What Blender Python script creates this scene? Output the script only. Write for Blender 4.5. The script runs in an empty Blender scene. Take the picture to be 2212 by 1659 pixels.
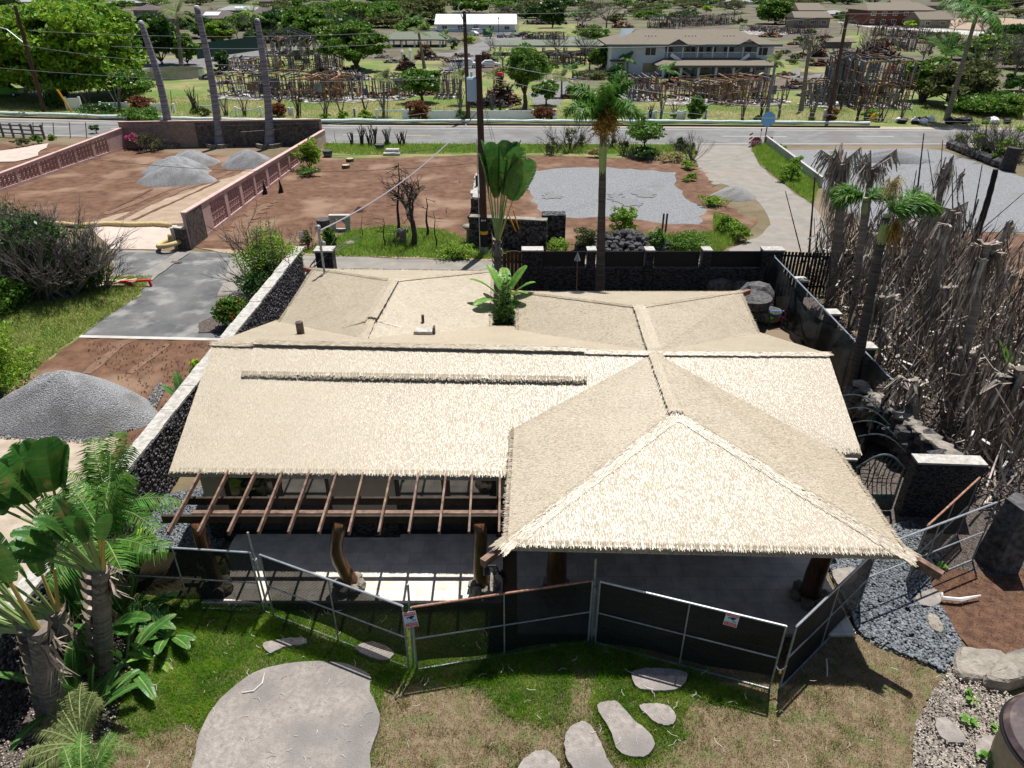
import bpy, math, random
import numpy as np
from mathutils import Vector, Matrix
# ---------------------------------------------------------------- camera, light, exposure
SC = bpy.context.scene
COL = SC.collection
CAMH, PITCH, FPX = 12.3, math.radians(29.5), 1536.0
cam = bpy.data.cameras.new('camera'); camo = bpy.data.objects.new('camera', cam); COL.objects.link(camo)
camo.location = (0, 0, CAMH); camo.rotation_euler = (math.pi/2-PITCH, 0, 0)
cam.sensor_width = 36; cam.lens = FPX/2212*36; cam.clip_end = 6000; SC.camera = camo
SUN = Vector((0.13, 0.34, 1.0)).normalized()
w = bpy.data.worlds.new('World'); SC.world = w; w.use_nodes = True
nt = w.node_tree; bg = nt.nodes['Background']; sky = nt.nodes.new('ShaderNodeTexSky')
sky.sky_type = 'NISHITA'; sky.sun_disc = False
sky.sun_elevation = math.asin(SUN.z); sky.sun_rotation = math.atan2(SUN.x, SUN.y)
nt.links.new(sky.outputs[0], bg.inputs[0]); bg.inputs[1].default_value = 0.053
sl = bpy.data.lights.new('sun', 'SUN'); sl.energy = 4.6; sl.angle = math.radians(0.5); sl.color = (1, .965, .91)
so = bpy.data.objects.new('sun', sl); COL.objects.link(so); so.rotation_euler = SUN.to_track_quat('Z', 'Y').to_euler()
SC.view_settings.view_transform = 'Standard'; SC.view_settings.look = 'None'
SC.view_settings.exposure = 0.54; SC.view_settings.gamma = 1
SC.cycles.max_bounces = 6; SC.cycles.transparent_max_bounces = 12; SC.cycles.use_denoising = True
# ---------------------------------------------------------------- geometry helpers
cP, sP = math.cos(PITCH), math.sin(PITCH)
OFF = dict(A1=(0,0,.3344), A2=(739.6,0,.3344), A3=(1472.4,0,.3344), A4=(0,276.5,.3344), B1=(691.3,241.9,.3125), B2=(1313.4,241.9,.40625),
  B3=(1659,622.1,.3333), B4=(0,622.1,.2917), C1=(0,1036.9,.375), C2=(311.1,933.2,.375), C3=(1036.9,1106,.375), C4=(1589.9,1036.9,.375),
  D1=(414.8,539.2,.34375), D2=(1071.4,587.6,.375), D3=(0,0,.2), D4=(414.8,0,.2), D5=(857.2,0,.2), D6=(1285.7,0,.2), D7=(1728.1,0,.21875))
def q(c, x, y):
    o = OFF[c]; return (o[0]+x*o[2], o[1]+y*o[2])
def qs(c, *pts): return [q(c, *p) for p in pts]
def ray(u, v):
    dv = v-829.5
    return (u-1106.0, FPX*cP-dv*sP, -FPX*sP-dv*cP)
def G(u, v, z=0.0):
    d = ray(u, v); k = (z-CAMH)/d[2]; return Vector((d[0]*k, d[1]*k, z))
def at(u, v, Y):
    d = ray(u, v); k = Y/d[1]; return Vector((d[0]*k, Y, CAMH+d[2]*k))
def kp(p, v=None):
    d = math.sqrt(1); yy = p.y*cP+(CAMH-p.z)*sP; return yy/FPX
def hz(base, vtop): return at(1106, vtop, base.y).z
RND = random.Random(11); NR = np.random.default_rng(5)
def rloc(o):
    while o.parent: o = o.parent
    return o.location
class MB:
    def __init__(s): s.v = []; s.f = []
    def quad(s, *p):
        n = len(s.v); s.v += [tuple(x) for x in p]; s.f.append(tuple(range(n, n+len(p)))); return s
    def box(s, c, d, rz=0, m=None):
        n = len(s.v); ca, sa = math.cos(rz), math.sin(rz)
        for z in (-1, 1):
            for x, y in ((-1,-1),(1,-1),(1,1),(-1,1)):
                X, Y = x*d[0]/2, y*d[1]/2
                s.v.append((c[0]+X*ca-Y*sa, c[1]+X*sa+Y*ca, c[2]+z*d[2]/2))
        for f in ((3,2,1,0),(4,5,6,7),(0,1,5,4),(1,2,6,5),(2,3,7,6),(3,0,4,7)): s.f.append(tuple(n+i for i in f))
        return s
    def bar(s, a, b, w, h, up=(0,0,1)):
        a, b = Vector(a), Vector(b); d = (b-a)
        if d.length < 1e-6: return s
        d.normalize(); up = Vector(up)
        if abs(d.dot(up)) > .98: up = Vector((0,1,0))
        x = d.cross(up).normalized(); y = x.cross(d).normalized(); n = len(s.v)
        for p in (a, b):
            for i, j in ((-1,-1),(1,-1),(1,1),(-1,1)): s.v.append(tuple(p+x*(i*w/2)+y*(j*h/2)))
        for f in ((3,2,1,0),(4,5,6,7),(0,1,5,4),(1,2,6,5),(2,3,7,6),(3,0,4,7)): s.f.append(tuple(n+i for i in f))
        return s
    def tube(s, pts, r, n=6, cap=True):
        pts = [Vector(p) for p in pts]; m = len(pts)
        if not hasattr(r, '__len__'): r = [r]*m
        st = len(s.v); ref = Vector((.31,.17,.93))
        for i, p in enumerate(pts):
            d = (pts[min(i+1, m-1)]-pts[max(i-1, 0)])
            d = d.normalized() if d.length > 1e-9 else Vector((0,0,1))
            rr = Vector((1,0,0)) if abs(d.z) > .75 else Vector((0,0,1))
            x = d.cross(rr).normalized(); y = d.cross(x)
            for k in range(n):
                t = 2*math.pi*k/n; s.v.append(tuple(p+(x*math.cos(t)+y*math.sin(t))*r[i]))
        for i in range(m-1):
            for k in range(n):
                a = st+i*n+k; b = st+i*n+(k+1) % n; s.f.append((a, b, b+n, a+n))
        if cap:
            s.f.append(tuple(st+k for k in range(n))[::-1]); s.f.append(tuple(st+(m-1)*n+k for k in range(n)))
        return s
    def ico(s, c, r, seed=0, sub=1, amp=.15):
        key = ('ico', sub)
        if key not in _IC: _IC[key] = _mkico(sub)
        V, F = _IC[key]; n = len(s.v); rr = random.Random(seed)
        for v in V:
            k = 1+rr.uniform(-amp, amp); s.v.append((c[0]+v[0]*r[0]*k, c[1]+v[1]*r[1]*k, c[2]+v[2]*r[2]*k))
        s.f += [tuple(n+i for i in f) for f in F]; return s
    def prism(s, poly, z0, z1):
        n = len(s.v); m = len(poly)
        for z in (z0, z1): s.v += [(p[0], p[1], z) for p in poly]
        s.f.append(tuple(n+i for i in range(m))[::-1]); s.f.append(tuple(n+m+i for i in range(m)))
        for i in range(m): s.f.append((n+i, n+(i+1) % m, n+m+(i+1) % m, n+m+i))
        return s
    def slab(s, poly, t):
        n = len(s.v); m = len(poly); s.v += [tuple(p) for p in poly]; s.v += [(p[0], p[1], p[2]-t) for p in poly]
        s.f.append(tuple(n+i for i in range(m))); s.f.append(tuple(n+m+i for i in range(m))[::-1])
        for i in range(m): s.f.append((n+i, n+m+i, n+m+(i+1) % m, n+(i+1) % m))
        return s
_IC = {}
def _mkico(sub):
    import bmesh
    b = bmesh.new(); bmesh.ops.create_icosphere(b, subdivisions=sub, radius=1)
    b.verts.ensure_lookup_table(); V = [tuple(v.co) for v in b.verts]; F = [tuple(v.index for v in f.verts) for f in b.faces]; b.free(); return V, F
def tag(o, label=None, cat=None, group=None, kind=None):
    if label: o['label'] = label
    if cat: o['category'] = cat
    if group: o['group'] = group
    if kind: o['kind'] = kind
    return o
def thing(name, label, cat, loc=(0,0,0), group=None):
    o = bpy.data.objects.new(name, None); COL.objects.link(o); o.location = loc; o.empty_display_size = .2
    return tag(o, label, cat, group)
def link(name, me, m, parent, loc, smooth=False):
    if m: me.materials.append(m)
    if smooth: me.polygons.foreach_set('use_smooth', [True]*len(me.polygons))
    o = bpy.data.objects.new(name, me); COL.objects.link(o)
    if parent: o.parent = parent
    elif loc is not None: o.location = loc
    return o
def obj(name, mb, m, parent=None, loc=None, smooth=False):
    L = rloc(parent) if parent else (Vector(loc) if loc is not None else Vector((0,0,0)))
    me = bpy.data.meshes.new(name)
    me.from_pydata([(v[0]-L[0], v[1]-L[1], v[2]-L[2]) for v in mb.v], [], mb.f); me.update()
    return link(name, me, m, parent, loc, smooth)
def fobj(name, V, k, m, parent=None, loc=None):
    """V (n*k,3): n separate k-gons"""
    L = rloc(parent) if parent else (Vector(loc) if loc is not None else Vector((0,0,0)))
    V = np.asarray(V, dtype=np.float32)-np.array(L, dtype=np.float32); n = len(V)//k
    me = bpy.data.meshes.new(name); me.vertices.add(n*k); me.vertices.foreach_set('co', V.ravel())
    me.loops.add(n*k); me.loops.foreach_set('vertex_index', np.arange(n*k, dtype=np.int32))
    me.polygons.add(n); me.polygons.foreach_set('loop_start', np.arange(0, n*k, k, dtype=np.int32))
    me.polygons.foreach_set('loop_total', np.full(n, k, dtype=np.int32)); me.update(calc_edges=True)
    return link(name, me, m, parent, loc)
def iobj(name, V, F, m, parent=None, loc=None):
    """V (N,3) F (M,4) int"""
    L = rloc(parent) if parent else (Vector(loc) if loc is not None else Vector((0,0,0)))
    V = np.asarray(V, dtype=np.float32)-np.array(L, dtype=np.float32); F = np.asarray(F, dtype=np.int32); M, k = F.shape
    me = bpy.data.meshes.new(name); me.vertices.add(len(V)); me.vertices.foreach_set('co', V.ravel())
    me.loops.add(M*k); me.loops.foreach_set('vertex_index', F.ravel())
    me.polygons.add(M); me.polygons.foreach_set('loop_start', np.arange(0, M*k, k, dtype=np.int32))
    me.polygons.foreach_set('loop_total', np.full(M, k, dtype=np.int32)); me.update(calc_edges=True)
    return link(name, me, m, parent, loc)
def dup(root, loc, rz=0, label=None, sc=1):
    c = root.copy(); COL.objects.link(c); c.location = loc; c.rotation_euler = (0, 0, rz); c.scale = (sc,)*3
    if label: c['label'] = label
    for ch in list(root.children):
        d = ch.copy(); COL.objects.link(d); d.parent = c
        for g in list(ch.children):
            e = g.copy(); COL.objects.link(e); e.parent = d
    return c
def unit(a): return a/np.maximum(np.linalg.norm(a, axis=1, keepdims=True), 1e-9)
def diamonds(C, size, asp=.45, up=0.0):
    n = len(C); a = NR.normal(size=(n,3)); a[:,2] *= .7; a = unit(a)
    b = unit(np.cross(a, NR.normal(size=(n,3))+np.array([0,0,up])))
    s = (size*NR.uniform(.6,1.3,(n,1))) ; V = np.empty((n,4,3))
    V[:,0] = C-a*s; V[:,1] = C+b*s*asp; V[:,2] = C+a*s; V[:,3] = C-b*s*asp
    return V.reshape(-1,3)
def inpoly(P, poly):
    x, y = P[:,0], P[:,1]; r = np.zeros(len(P), bool); m = len(poly)
    for i in range(m):
        x1, y1 = poly[i][0], poly[i][1]; x2, y2 = poly[(i+1) % m][0], poly[(i+1) % m][1]
        if y1 == y2: continue
        c = ((y1 > y) != (y2 > y)) & (x < (x2-x1)*(y-y1)/(y2-y1)+x1); r ^= c
    return r
def scatter(poly, n):
    A = np.array([(p[0], p[1]) for p in poly]); lo, hi = A.min(0), A.max(0); out = []; t = 0
    while t < n:
        P = NR.uniform(lo, hi, (n*2, 2)); P = P[inpoly(P, A)]; out.append(P); t += len(P)
        if len(out) > 60: break
    return np.concatenate(out)[:n]
def jag(poly, step, amp, seed=1):
    rr = random.Random(seed); out = []
    m = len(poly)
    for i in range(m):
        a, b = Vector(poly[i]), Vector(poly[(i+1) % m]); L = (b-a).length; k = max(1, min(120, int(L/step)))
        nn = Vector((-(b-a).y, (b-a).x, 0)).normalized() if L else Vector((0,0,0))
        for j in range(k):
            e = rr.uniform(-amp, amp) if j or amp else 0
            out.append(a.lerp(b, j/k)+nn*e)
    return out
PIX = [0]
def patch(name, uvs, lvl, m, step=.5, amp=.1, seed=1, kind='structure', world=False, label=None, cat=None, group=None):
    pts = [Vector((p[0], p[1], 0)) for p in uvs] if world else [G(*p) for p in uvs]
    if amp: pts = jag(pts, step, amp, seed)
    PIX[0] += 1; z = PIX[0]*.001; mb = MB(); mb.quad(*[(p.x, p.y, z) for p in pts])
    o = obj(name, mb, m); return tag(o, label, cat, group, kind)
# ---------------------------------------------------------------- materials
def nd(t, ty, **kw):
    n = t.nodes.new(ty)
    for k, v in kw.items(): setattr(n, k, v)
    return n
def mat(name, c, c2=None, scale=3.0, rough=.85, bump=0, bscale=None, island=0, st=(1,1,1), metal=0, trans=0, spec=.25,
        pos=(.35,.65), c3=None, s3=.3, p3=(.5,.6), tex='noise', alpha=None, det=6):
    m = bpy.data.materials.new(name); m.use_nodes = True; t = m.node_tree; L = t.links.new
    b = t.nodes['Principled BSDF']; b.inputs['Roughness'].default_value = rough; b.inputs['Metallic'].default_value = metal
    b.inputs['Specular IOR Level'].default_value = spec; b.inputs['Base Color'].default_value = (*c, 1)
    tc = nd(t, 'ShaderNodeTexCoord'); mp = nd(t, 'ShaderNodeMapping'); mp.inputs['Scale'].default_value = st; L(tc.outputs['Object'], mp.inputs[0])
    colr = None
    if c2:
        if tex == 'noise':
            n = nd(t, 'ShaderNodeTexNoise'); n.inputs['Scale'].default_value = scale; n.inputs['Detail'].default_value = det; n.inputs['Roughness'].default_value = .62; fac = n.outputs[0]
        else:
            n = nd(t, 'ShaderNodeTexVoronoi'); n.inputs['Scale'].default_value = scale; fac = nd(t, 'ShaderNodeSeparateColor').outputs[0]; L(n.outputs['Color'], t.nodes[-1].inputs[0])
        L(mp.outputs[0], n.inputs['Vector']); r = nd(t, 'ShaderNodeValToRGB'); r.color_ramp.elements[0].position = pos[0]; r.color_ramp.elements[1].position = pos[1]
        r.color_ramp.elements[0].color = (*c, 1); r.color_ramp.elements[1].color = (*c2, 1); L(fac, r.inputs[0]); colr = r.outputs[0]
        if c3:
            n3 = nd(t, 'ShaderNodeTexNoise'); n3.inputs['Scale'].default_value = s3; n3.inputs['Detail'].default_value = 5; L(mp.outputs[0], n3.inputs['Vector'])
            r3 = nd(t, 'ShaderNodeValToRGB'); r3.color_ramp.elements[0].position = p3[0]; r3.color_ramp.elements[1].position = p3[1]; L(n3.outputs[0], r3.inputs[0])
            mx = nd(t, 'ShaderNodeMix', data_type='RGBA'); L(r3.outputs[0], mx.inputs[0]); L(colr, mx.inputs[6]); mx.inputs[7].default_value = (*c3, 1); colr = mx.outputs[2]
    if island:
        g = nd(t, 'ShaderNodeNewGeometry'); mr = nd(t, 'ShaderNodeMapRange'); mr.inputs[3].default_value = 1-island; mr.inputs[4].default_value = 1+island
        L(g.outputs['Random Per Island'], mr.inputs[0]); h = nd(t, 'ShaderNodeHueSaturation'); L(mr.outputs[0], h.inputs['Value'])
        mr2 = nd(t, 'ShaderNodeMath', operation='FRACT'); mm = nd(t, 'ShaderNodeMath', operation='MULTIPLY'); mm.inputs[1].default_value = 7.31
        L(g.outputs['Random Per Island'], mm.inputs[0]); L(mm.outputs[0], mr2.inputs[0]); m3 = nd(t, 'ShaderNodeMapRange'); m3.inputs[3].default_value = .5-.035; m3.inputs[4].default_value = .5+.035
        L(mr2.outputs[0], m3.inputs[0]); L(m3.outputs[0], h.inputs['Hue'])
        if colr: L(colr, h.inputs['Color'])
        else: h.inputs['Color'].default_value = (*c, 1)
        colr = h.outputs[0]
    if colr: L(colr, b.inputs['Base Color'])
    if bump:
        bn = nd(t, 'ShaderNodeTexVoronoi' if tex == 'voro' else 'ShaderNodeTexNoise'); bn.inputs['Scale'].default_value = bscale or scale*2; L(mp.outputs[0], bn.inputs['Vector'])
        bp = nd(t, 'ShaderNodeBump'); bp.inputs['Strength'].default_value = min(1, bump); bp.inputs['Distance'].default_value = .05*max(1, bump); L(bn.outputs[0], bp.inputs['Height']); L(bp.outputs[0], b.inputs['Normal'])
    out = t.nodes['Material Output']; sh = b.outputs[0]
    if trans:
        tl = nd(t, 'ShaderNodeBsdfTranslucent'); mx = nd(t, 'ShaderNodeMixShader'); mx.inputs[0].default_value = trans
        if colr: L(colr, tl.inputs[0])
        else: tl.inputs[0].default_value = (*c, 1)
        L(sh, mx.inputs[1]); L(tl.outputs[0], mx.inputs[2]); sh = mx.outputs[0]
    if alpha is not None:
        tp = nd(t, 'ShaderNodeBsdfTransparent'); mx = nd(t, 'ShaderNodeMixShader'); mx.inputs[0].default_value = alpha; L(tp.outputs[0], mx.inputs[1]); L(sh, mx.inputs[2]); sh = mx.outputs[0]
    L(sh, out.inputs[0]); return m
def brickmat(name, c1, c2, mortar, bw, bh, rough=.9, ms=.02, axis=0, bump=.4):
    m = bpy.data.materials.new(name); m.use_nodes = True; t = m.node_tree; L = t.links.new; b = t.nodes['Principled BSDF']; b.inputs['Roughness'].default_value = rough
    tc = nd(t, 'ShaderNodeTexCoord'); sp = nd(t, 'ShaderNodeSeparateXYZ'); cb = nd(t, 'ShaderNodeCombineXYZ'); L(tc.outputs['Object'], sp.inputs[0])
    ad = nd(t, 'ShaderNodeMath', operation='ADD'); L(sp.outputs[0], ad.inputs[0]); L(sp.outputs[1], ad.inputs[1])
    if axis == 2: L(sp.outputs[0], cb.inputs[0]); L(sp.outputs[1], cb.inputs[1])
    else: L(ad.outputs[0], cb.inputs[0]); L(sp.outputs[2], cb.inputs[1])
    br = nd(t, 'ShaderNodeTexBrick'); br.inputs['Scale'].default_value = 1; br.inputs['Brick Width'].default_value = bw; br.inputs['Row Height'].default_value = bh
    br.inputs['Mortar Size'].default_value = ms; br.inputs['Color1'].default_value = (*c1, 1); br.inputs['Color2'].default_value = (*c2, 1); br.inputs['Mortar'].default_value = (*mortar, 1); L(cb.outputs[0], br.inputs[0])
    n = nd(t, 'ShaderNodeTexNoise'); n.inputs['Scale'].default_value = 3; n.inputs['Detail'].default_value = 8; L(tc.outputs['Object'], n.inputs[0])
    mr = nd(t, 'ShaderNodeMapRange'); mr.inputs[1].default_value = .3; mr.inputs[2].default_value = .7; mr.inputs[3].default_value = .75; mr.inputs[4].default_value = 1.15; L(n.outputs[0], mr.inputs[0])
    h = nd(t, 'ShaderNodeHueSaturation'); L(mr.outputs[0], h.inputs['Value']); L(br.outputs[0], h.inputs['Color']); L(h.outputs[0], b.inputs['Base Color'])
    bp = nd(t, 'ShaderNodeBump'); bp.inputs['Strength'].default_value = bump; bp.inputs['Distance'].default_value = .03; bp.invert = True; L(br.outputs['Fac'], bp.inputs['Height']); L(bp.outputs[0], b.inputs['Normal'])
    return m
M = {}
def D(k, *a, **kw): M[k] = mat(k, *a, **kw)
D('ground', (.11,.085,.05), (.16,.13,.07), 1.2, c3=(.20,.15,.10), s3=.12, p3=(.48,.62), bump=.6, bscale=9)
D('farland', (.055,.06,.03), (.15,.125,.085), .06, c3=(.07,.09,.03), s3=.03, p3=(.46,.56))
D('grassfield', (.15,.17,.05), (.27,.23,.11), .5, c3=(.11,.17,.035), s3=.15, p3=(.45,.6), bump=.8, bscale=6)
D('burntland', (.06,.05,.038), (.15,.12,.09), .25, c3=(.12,.14,.05), s3=.08, p3=(.5,.58), bump=1, bscale=3)
D('ashground', (.12,.11,.10), (.50,.48,.47), 1.5, bump=.8, bscale=5, c3=(.12,.10,.08), s3=.7, p3=(.48,.58), pos=(.42,.58))
D('asphalt', (.145,.145,.145), (.20,.20,.195), .8, bump=.15, bscale=60, c3=(.15,.14,.135), s3=.25, p3=(.5,.62))
D('asphalt_dusty', (.205,.19,.17), (.27,.245,.215), 1.2, bump=.15, bscale=60, c3=(.27,.215,.17), s3=.35, p3=(.58,.76))
D('asphalt_dark', (.085,.087,.09), (.15,.15,.148), .7, bump=.15, bscale=50, c3=(.24,.235,.225), s3=.8, p3=(.52,.66))
D('kerb', (.30,.25,.20), (.42,.36,.29), 4)
D('dirt', (.085,.042,.024), (.165,.088,.052), 1.6, bump=.7, bscale=7, c3=(.23,.15,.10), s3=.3, p3=(.52,.66), det=10)
D('dirt_dark', (.065,.032,.02), (.15,.08,.048), 5, bump=.8, bscale=18, det=10)
D('dirt_pale', (.27,.20,.14), (.37,.28,.20), 1.4, bump=.5, bscale=8)
D('sand', (.31,.25,.19), (.43,.36,.285), 2, bump=.5, bscale=9)
D('gravel', (.12,.125,.135), (.31,.315,.325), 22, bump=1.0, bscale=26, c3=(.19,.19,.19), s3=.35, p3=(.60,.68), det=3, pos=(.38,.62))
D('gravel_pile', (.17,.175,.185), (.44,.44,.445), 24, bump=1.6, bscale=28, det=4, pos=(.36,.64), c3=(.20,.20,.195), s3=.9, p3=(.5,.7))
D('gravel_road', (.20,.20,.20), (.33,.32,.30), 20, bump=.8, bscale=24, det=3)
D('concrete', (.40,.39,.36), (.52,.50,.46), 1.5, bump=.2, bscale=40, c3=(.34,.32,.30), s3=1.0, p3=(.5,.7))
D('concrete_pink', (.42,.35,.30), (.52,.44,.38), 1.0, bump=.2, bscale=40)
D('slab', (.23,.205,.185), (.37,.33,.30), 9, bump=.6, bscale=45, c3=(.20,.185,.175), s3=1.1, p3=(.42,.68), det=12)
D('white_cap', (.30,.285,.26), (.52,.50,.46), 7, bump=.4, bscale=30)
M['travertine'] = brickmat('travertine', (.74,.68,.59), (.64,.58,.50), (.5,.45,.38), .62, .41, axis=2, ms=.008, bump=.1)
M['block'] = brickmat('block', (.32,.23,.19), (.27,.20,.165), (.20,.15,.12), .41, .2, ms=.012)
D('pinkblock', (.50,.33,.30), (.60,.41,.37), 3, c3=(.42,.28,.24), s3=1, p3=(.5,.7))
D('pinkscreen', (.36,.20,.18), (.46,.27,.25), 4)
D('soot', (.05,.047,.045), (.18,.145,.125), 5, pos=(.4,.7))
D('lava', (.012,.012,.014), (.10,.095,.095), 9, rough=.6, bump=1.2, bscale=11, tex='voro')
D('lavaveneer', (.010,.010,.012), (.085,.08,.085), 14, rough=.5, bump=1.5, bscale=14, tex='voro', st=(1,1,2.2))
D('lavastone', (.045,.044,.05), (.12,.113,.125), 12, rough=.55, bump=.5, island=.7)
D('pebble', (.10,.115,.13), (.18,.195,.21), 12, rough=.5, island=.5)
D('rock', (.03,.03,.032), (.12,.115,.115), 6, bump=.8, bscale=12, island=.4)
D('boulder', (.20,.18,.15), (.33,.295,.25), 4, bump=1.2, bscale=9, c3=(.15,.14,.125), s3=1.6, p3=(.5,.6))
D('thatch', (.385,.32,.225), (.465,.395,.29), 1.3, rough=.44, island=.2, spec=.9)
D('thatch_base', (.375,.31,.215), (.455,.385,.28), 40, rough=.44, spec=.9, st=(1,1,1), bump=.4, bscale=70)
D('wood_dark', (.055,.028,.016), (.13,.065,.038), 6, st=(1,1,.15), rough=.6)
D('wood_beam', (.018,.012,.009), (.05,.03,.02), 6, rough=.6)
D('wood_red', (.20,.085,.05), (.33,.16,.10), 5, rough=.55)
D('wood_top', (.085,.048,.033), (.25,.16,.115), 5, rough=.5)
D('logpost', (.07,.03,.014), (.20,.09,.035), 5, rough=.35, st=(3,3,.6), spec=.5)
D('wallpaint', (.36,.31,.25), (.42,.365,.30), 2)
D('frame_dark', (.02,.02,.022), rough=.4)
D('glass', (.015,.02,.022), rough=.05, spec=1.0)
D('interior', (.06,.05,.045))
D('galv', (.42,.46,.50), (.60,.64,.67), 8, rough=.35, metal=.7)
D('galv_dull', (.20,.225,.24), (.33,.36,.38), 8, rough=.5, metal=.4); D('wiremesh', (.05,.058,.062), rough=.5, metal=.3)
D('rust', (.24,.10,.06), (.40,.24,.17), 14, rough=.8)
D('screen', (.008,.009,.010), rough=.9, alpha=.88, spec=.05)
D('screen_dense', (.005,.007,.007), (.016,.019,.019), 5, rough=.6, spec=.12, alpha=.94, st=(.4,1,3))
D('green_screen', (.01,.05,.04), rough=.6)
D('white_paint', (.82,.84,.86), (.88,.89,.90), 4, rough=.5)
D('siding', (.70,.75,.82), (.76,.80,.86), 1, rough=.7)
D('trim', (.16,.21,.23), rough=.7)
D('window', (.04,.05,.06), rough=.15, spec=.8)
D('shingle', (.135,.115,.09), (.20,.17,.13), 6, bump=.3, bscale=20)
D('shingle_green', (.12,.14,.105), (.17,.19,.15), 4, bump=.3)
D('shingle_dark', (.09,.075,.07), (.13,.11,.10), 3)
D('shingle_grey', (.24,.245,.25), (.31,.315,.32), 3)
D('metal_roof', (.58,.63,.68), (.68,.72,.76), .6, rough=.4, st=(6,.3,1))
D('redwall', (.16,.055,.035), (.21,.08,.05), 2)
D('tanwall', (.30,.25,.19), (.36,.30,.24), 2)
D('housewall', (.20,.17,.15), (.26,.22,.19), 2)
D('ash', (.42,.40,.40), (.75,.73,.73), 3, bump=.8, bscale=6, c3=(.10,.08,.07), s3=2.2, p3=(.48,.56))
D('char', (.018,.016,.016), (.06,.052,.05), 6, rough=.8, island=.4)
D('burntwood', (.07,.068,.075), (.26,.25,.265), 2.5, rough=.85, island=.6, st=(1,1,.3))
D('burntbrown', (.16,.075,.035), (.40,.24,.14), 2.0, island=.5, st=(1,1,.4))
D('rustmetal', (.13,.055,.03), (.32,.15,.085), 2.5, island=.6, rough=.8)
D('greytwig', (.10,.088,.08), (.20,.18,.165), 7, island=.3)
D('darktwig', (.035,.028,.024), (.085,.068,.058), 7, island=.3)
D('paletrunk', (.13,.125,.15), (.30,.29,.325), 1.1, st=(.3,.3,7), bump=.6, pos=(.4,.58))
D('palmtrunk', (.12,.10,.085), (.30,.255,.21), 1.6, st=(.3,.3,7), bump=.6)
D('palmtrunk_dark', (.04,.034,.03), (.11,.095,.085), 1.6, st=(.3,.3,7), bump=.6)
D('bark', (.07,.052,.04), (.15,.12,.095), 5, bump=.5)
D('pole', (.045,.022,.014), (.10,.055,.038), 5, st=(1,1,.2), rough=.7)
D('black', (.012,.012,.013), rough=.6)
D('yellow', (.75,.36,.02), rough=.5)
D('transformer', (.42,.54,.66), rough=.4)
D('wire', (.32,.30,.34), rough=.6); D('wire_dark', (.05,.05,.055), rough=.6)
D('leaf', (.07,.155,.025), (.16,.30,.04), 1.2, island=.45, trans=.35, rough=.5)
D('leaf_bright', (.12,.25,.022), (.27,.42,.038), .5, island=.35, trans=.38, rough=.5)
D('leaf_dark', (.03,.08,.018), (.075,.16,.03), 1.2, island=.45, trans=.25, rough=.4)
D('leaf_mid', (.065,.15,.022), (.17,.29,.04), .9, island=.4, trans=.3, rough=.5)
D('leaf_olive', (.09,.11,.04), (.18,.20,.07), 1.0, island=.5, trans=.25)
D('leaf_lime', (.24,.42,.03), (.40,.52,.06), 2, island=.3, trans=.4)
D('leaf_red', (.14,.05,.03), (.26,.12,.05), 2, island=.5, trans=.3)
D('frond', (.045,.13,.018), (.12,.26,.04), 1.5, island=.4, trans=.3, rough=.5, spec=.2)
D('frond_olive', (.12,.15,.05), (.26,.28,.11), 1.2, island=.45, trans=.3)
D('banana', (.05,.14,.025), (.10,.22,.04), 2.5, island=.12, trans=.3, rough=.42, spec=.4, c3=(.20,.19,.06), s3=3, p3=(.60,.70))
D('banana_bright', (.11,.26,.03), (.19,.36,.05), 2.5, island=.15, trans=.3, rough=.42, spec=.35, c3=(.30,.26,.08), s3=3, p3=(.58,.68))
D('petiole', (.19,.28,.09), (.28,.36,.14), 3, rough=.45); D('petiole_y', (.45,.36,.10), (.55,.40,.12), 3, rough=.45)
D('sheath', (.20,.155,.12), (.40,.33,.27), 5, island=.3, st=(1,1,.4))
D('drystrip', (.19,.155,.13), (.48,.42,.36), 3, island=.5, rough=.8)
D('drywhite', (.50,.46,.44), (.70,.66,.63), 3, island=.2)
D('orangefrond', (.34,.16,.03), (.40,.32,.08), 4, island=.5, trans=.3)
D('flower', (.75,.03,.33), island=.2, trans=.3); D('whiteflower', (.85,.85,.82), island=.1, trans=.3); D('redflower', (.6,.05,.05), trans=.3)
D('lawn', (.045,.12,.012), (.10,.19,.02), 5, bump=1, bscale=30, c3=(.20,.19,.06), s3=1.6, p3=(.52,.66))
D('lawndry', (.13,.095,.052), (.24,.185,.115), 7, bump=1, bscale=30, c3=(.14,.14,.06), s3=2.6, p3=(.52,.62), det=12)
D('blade', (.11,.29,.014), (.29,.47,.04), 1.6, island=.35, trans=.5)
D('bladedry', (.25,.18,.095), (.42,.32,.20), 2.5, island=.35, trans=.4)
D('blademix', (.13,.20,.03), (.30,.27,.10), 2.5, island=.4, trans=.3)
D('weed', (.16,.29,.035), (.30,.42,.07), 1.5, island=.4, trans=.35)
D('weeddry', (.34,.29,.12), (.44,.38,.19), 1.5, island=.3, trans=.3)
D('mulch', (.045,.035,.03), (.17,.14,.125), 16, bump=1.2, bscale=30, det=4)
D('leaflitter', (.12,.10,.085), (.36,.32,.28), 14, bump=1, bscale=25, det=5, pos=(.42,.6))
D('straw', (.46,.36,.17), (.58,.46,.25), 12, rough=.9)
D('sock', (.50,.62,.60), (.66,.76,.74), 3, rough=.8); D('kerb_shadow', (.02,.02,.022), rough=.8)
D('red', (.55,.02,.04), rough=.5); D('signred', (.50,.03,.05), rough=.5); D('signwhite', (.80,.80,.82), rough=.5); D('signblue', (.50,.68,.80), rough=.5)
D('signtext', (.78,.62,.66), rough=.5); D('mirror', (.16,.42,.68), (.24,.50,.76), 3, rough=.3)
D('carwhite', (.72,.73,.75), rough=.25, spec=.6); D('carsilver', (.38,.36,.34), rough=.25, metal=.5); D('cardark', (.02,.022,.026), rough=.2, spec=.6)
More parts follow.
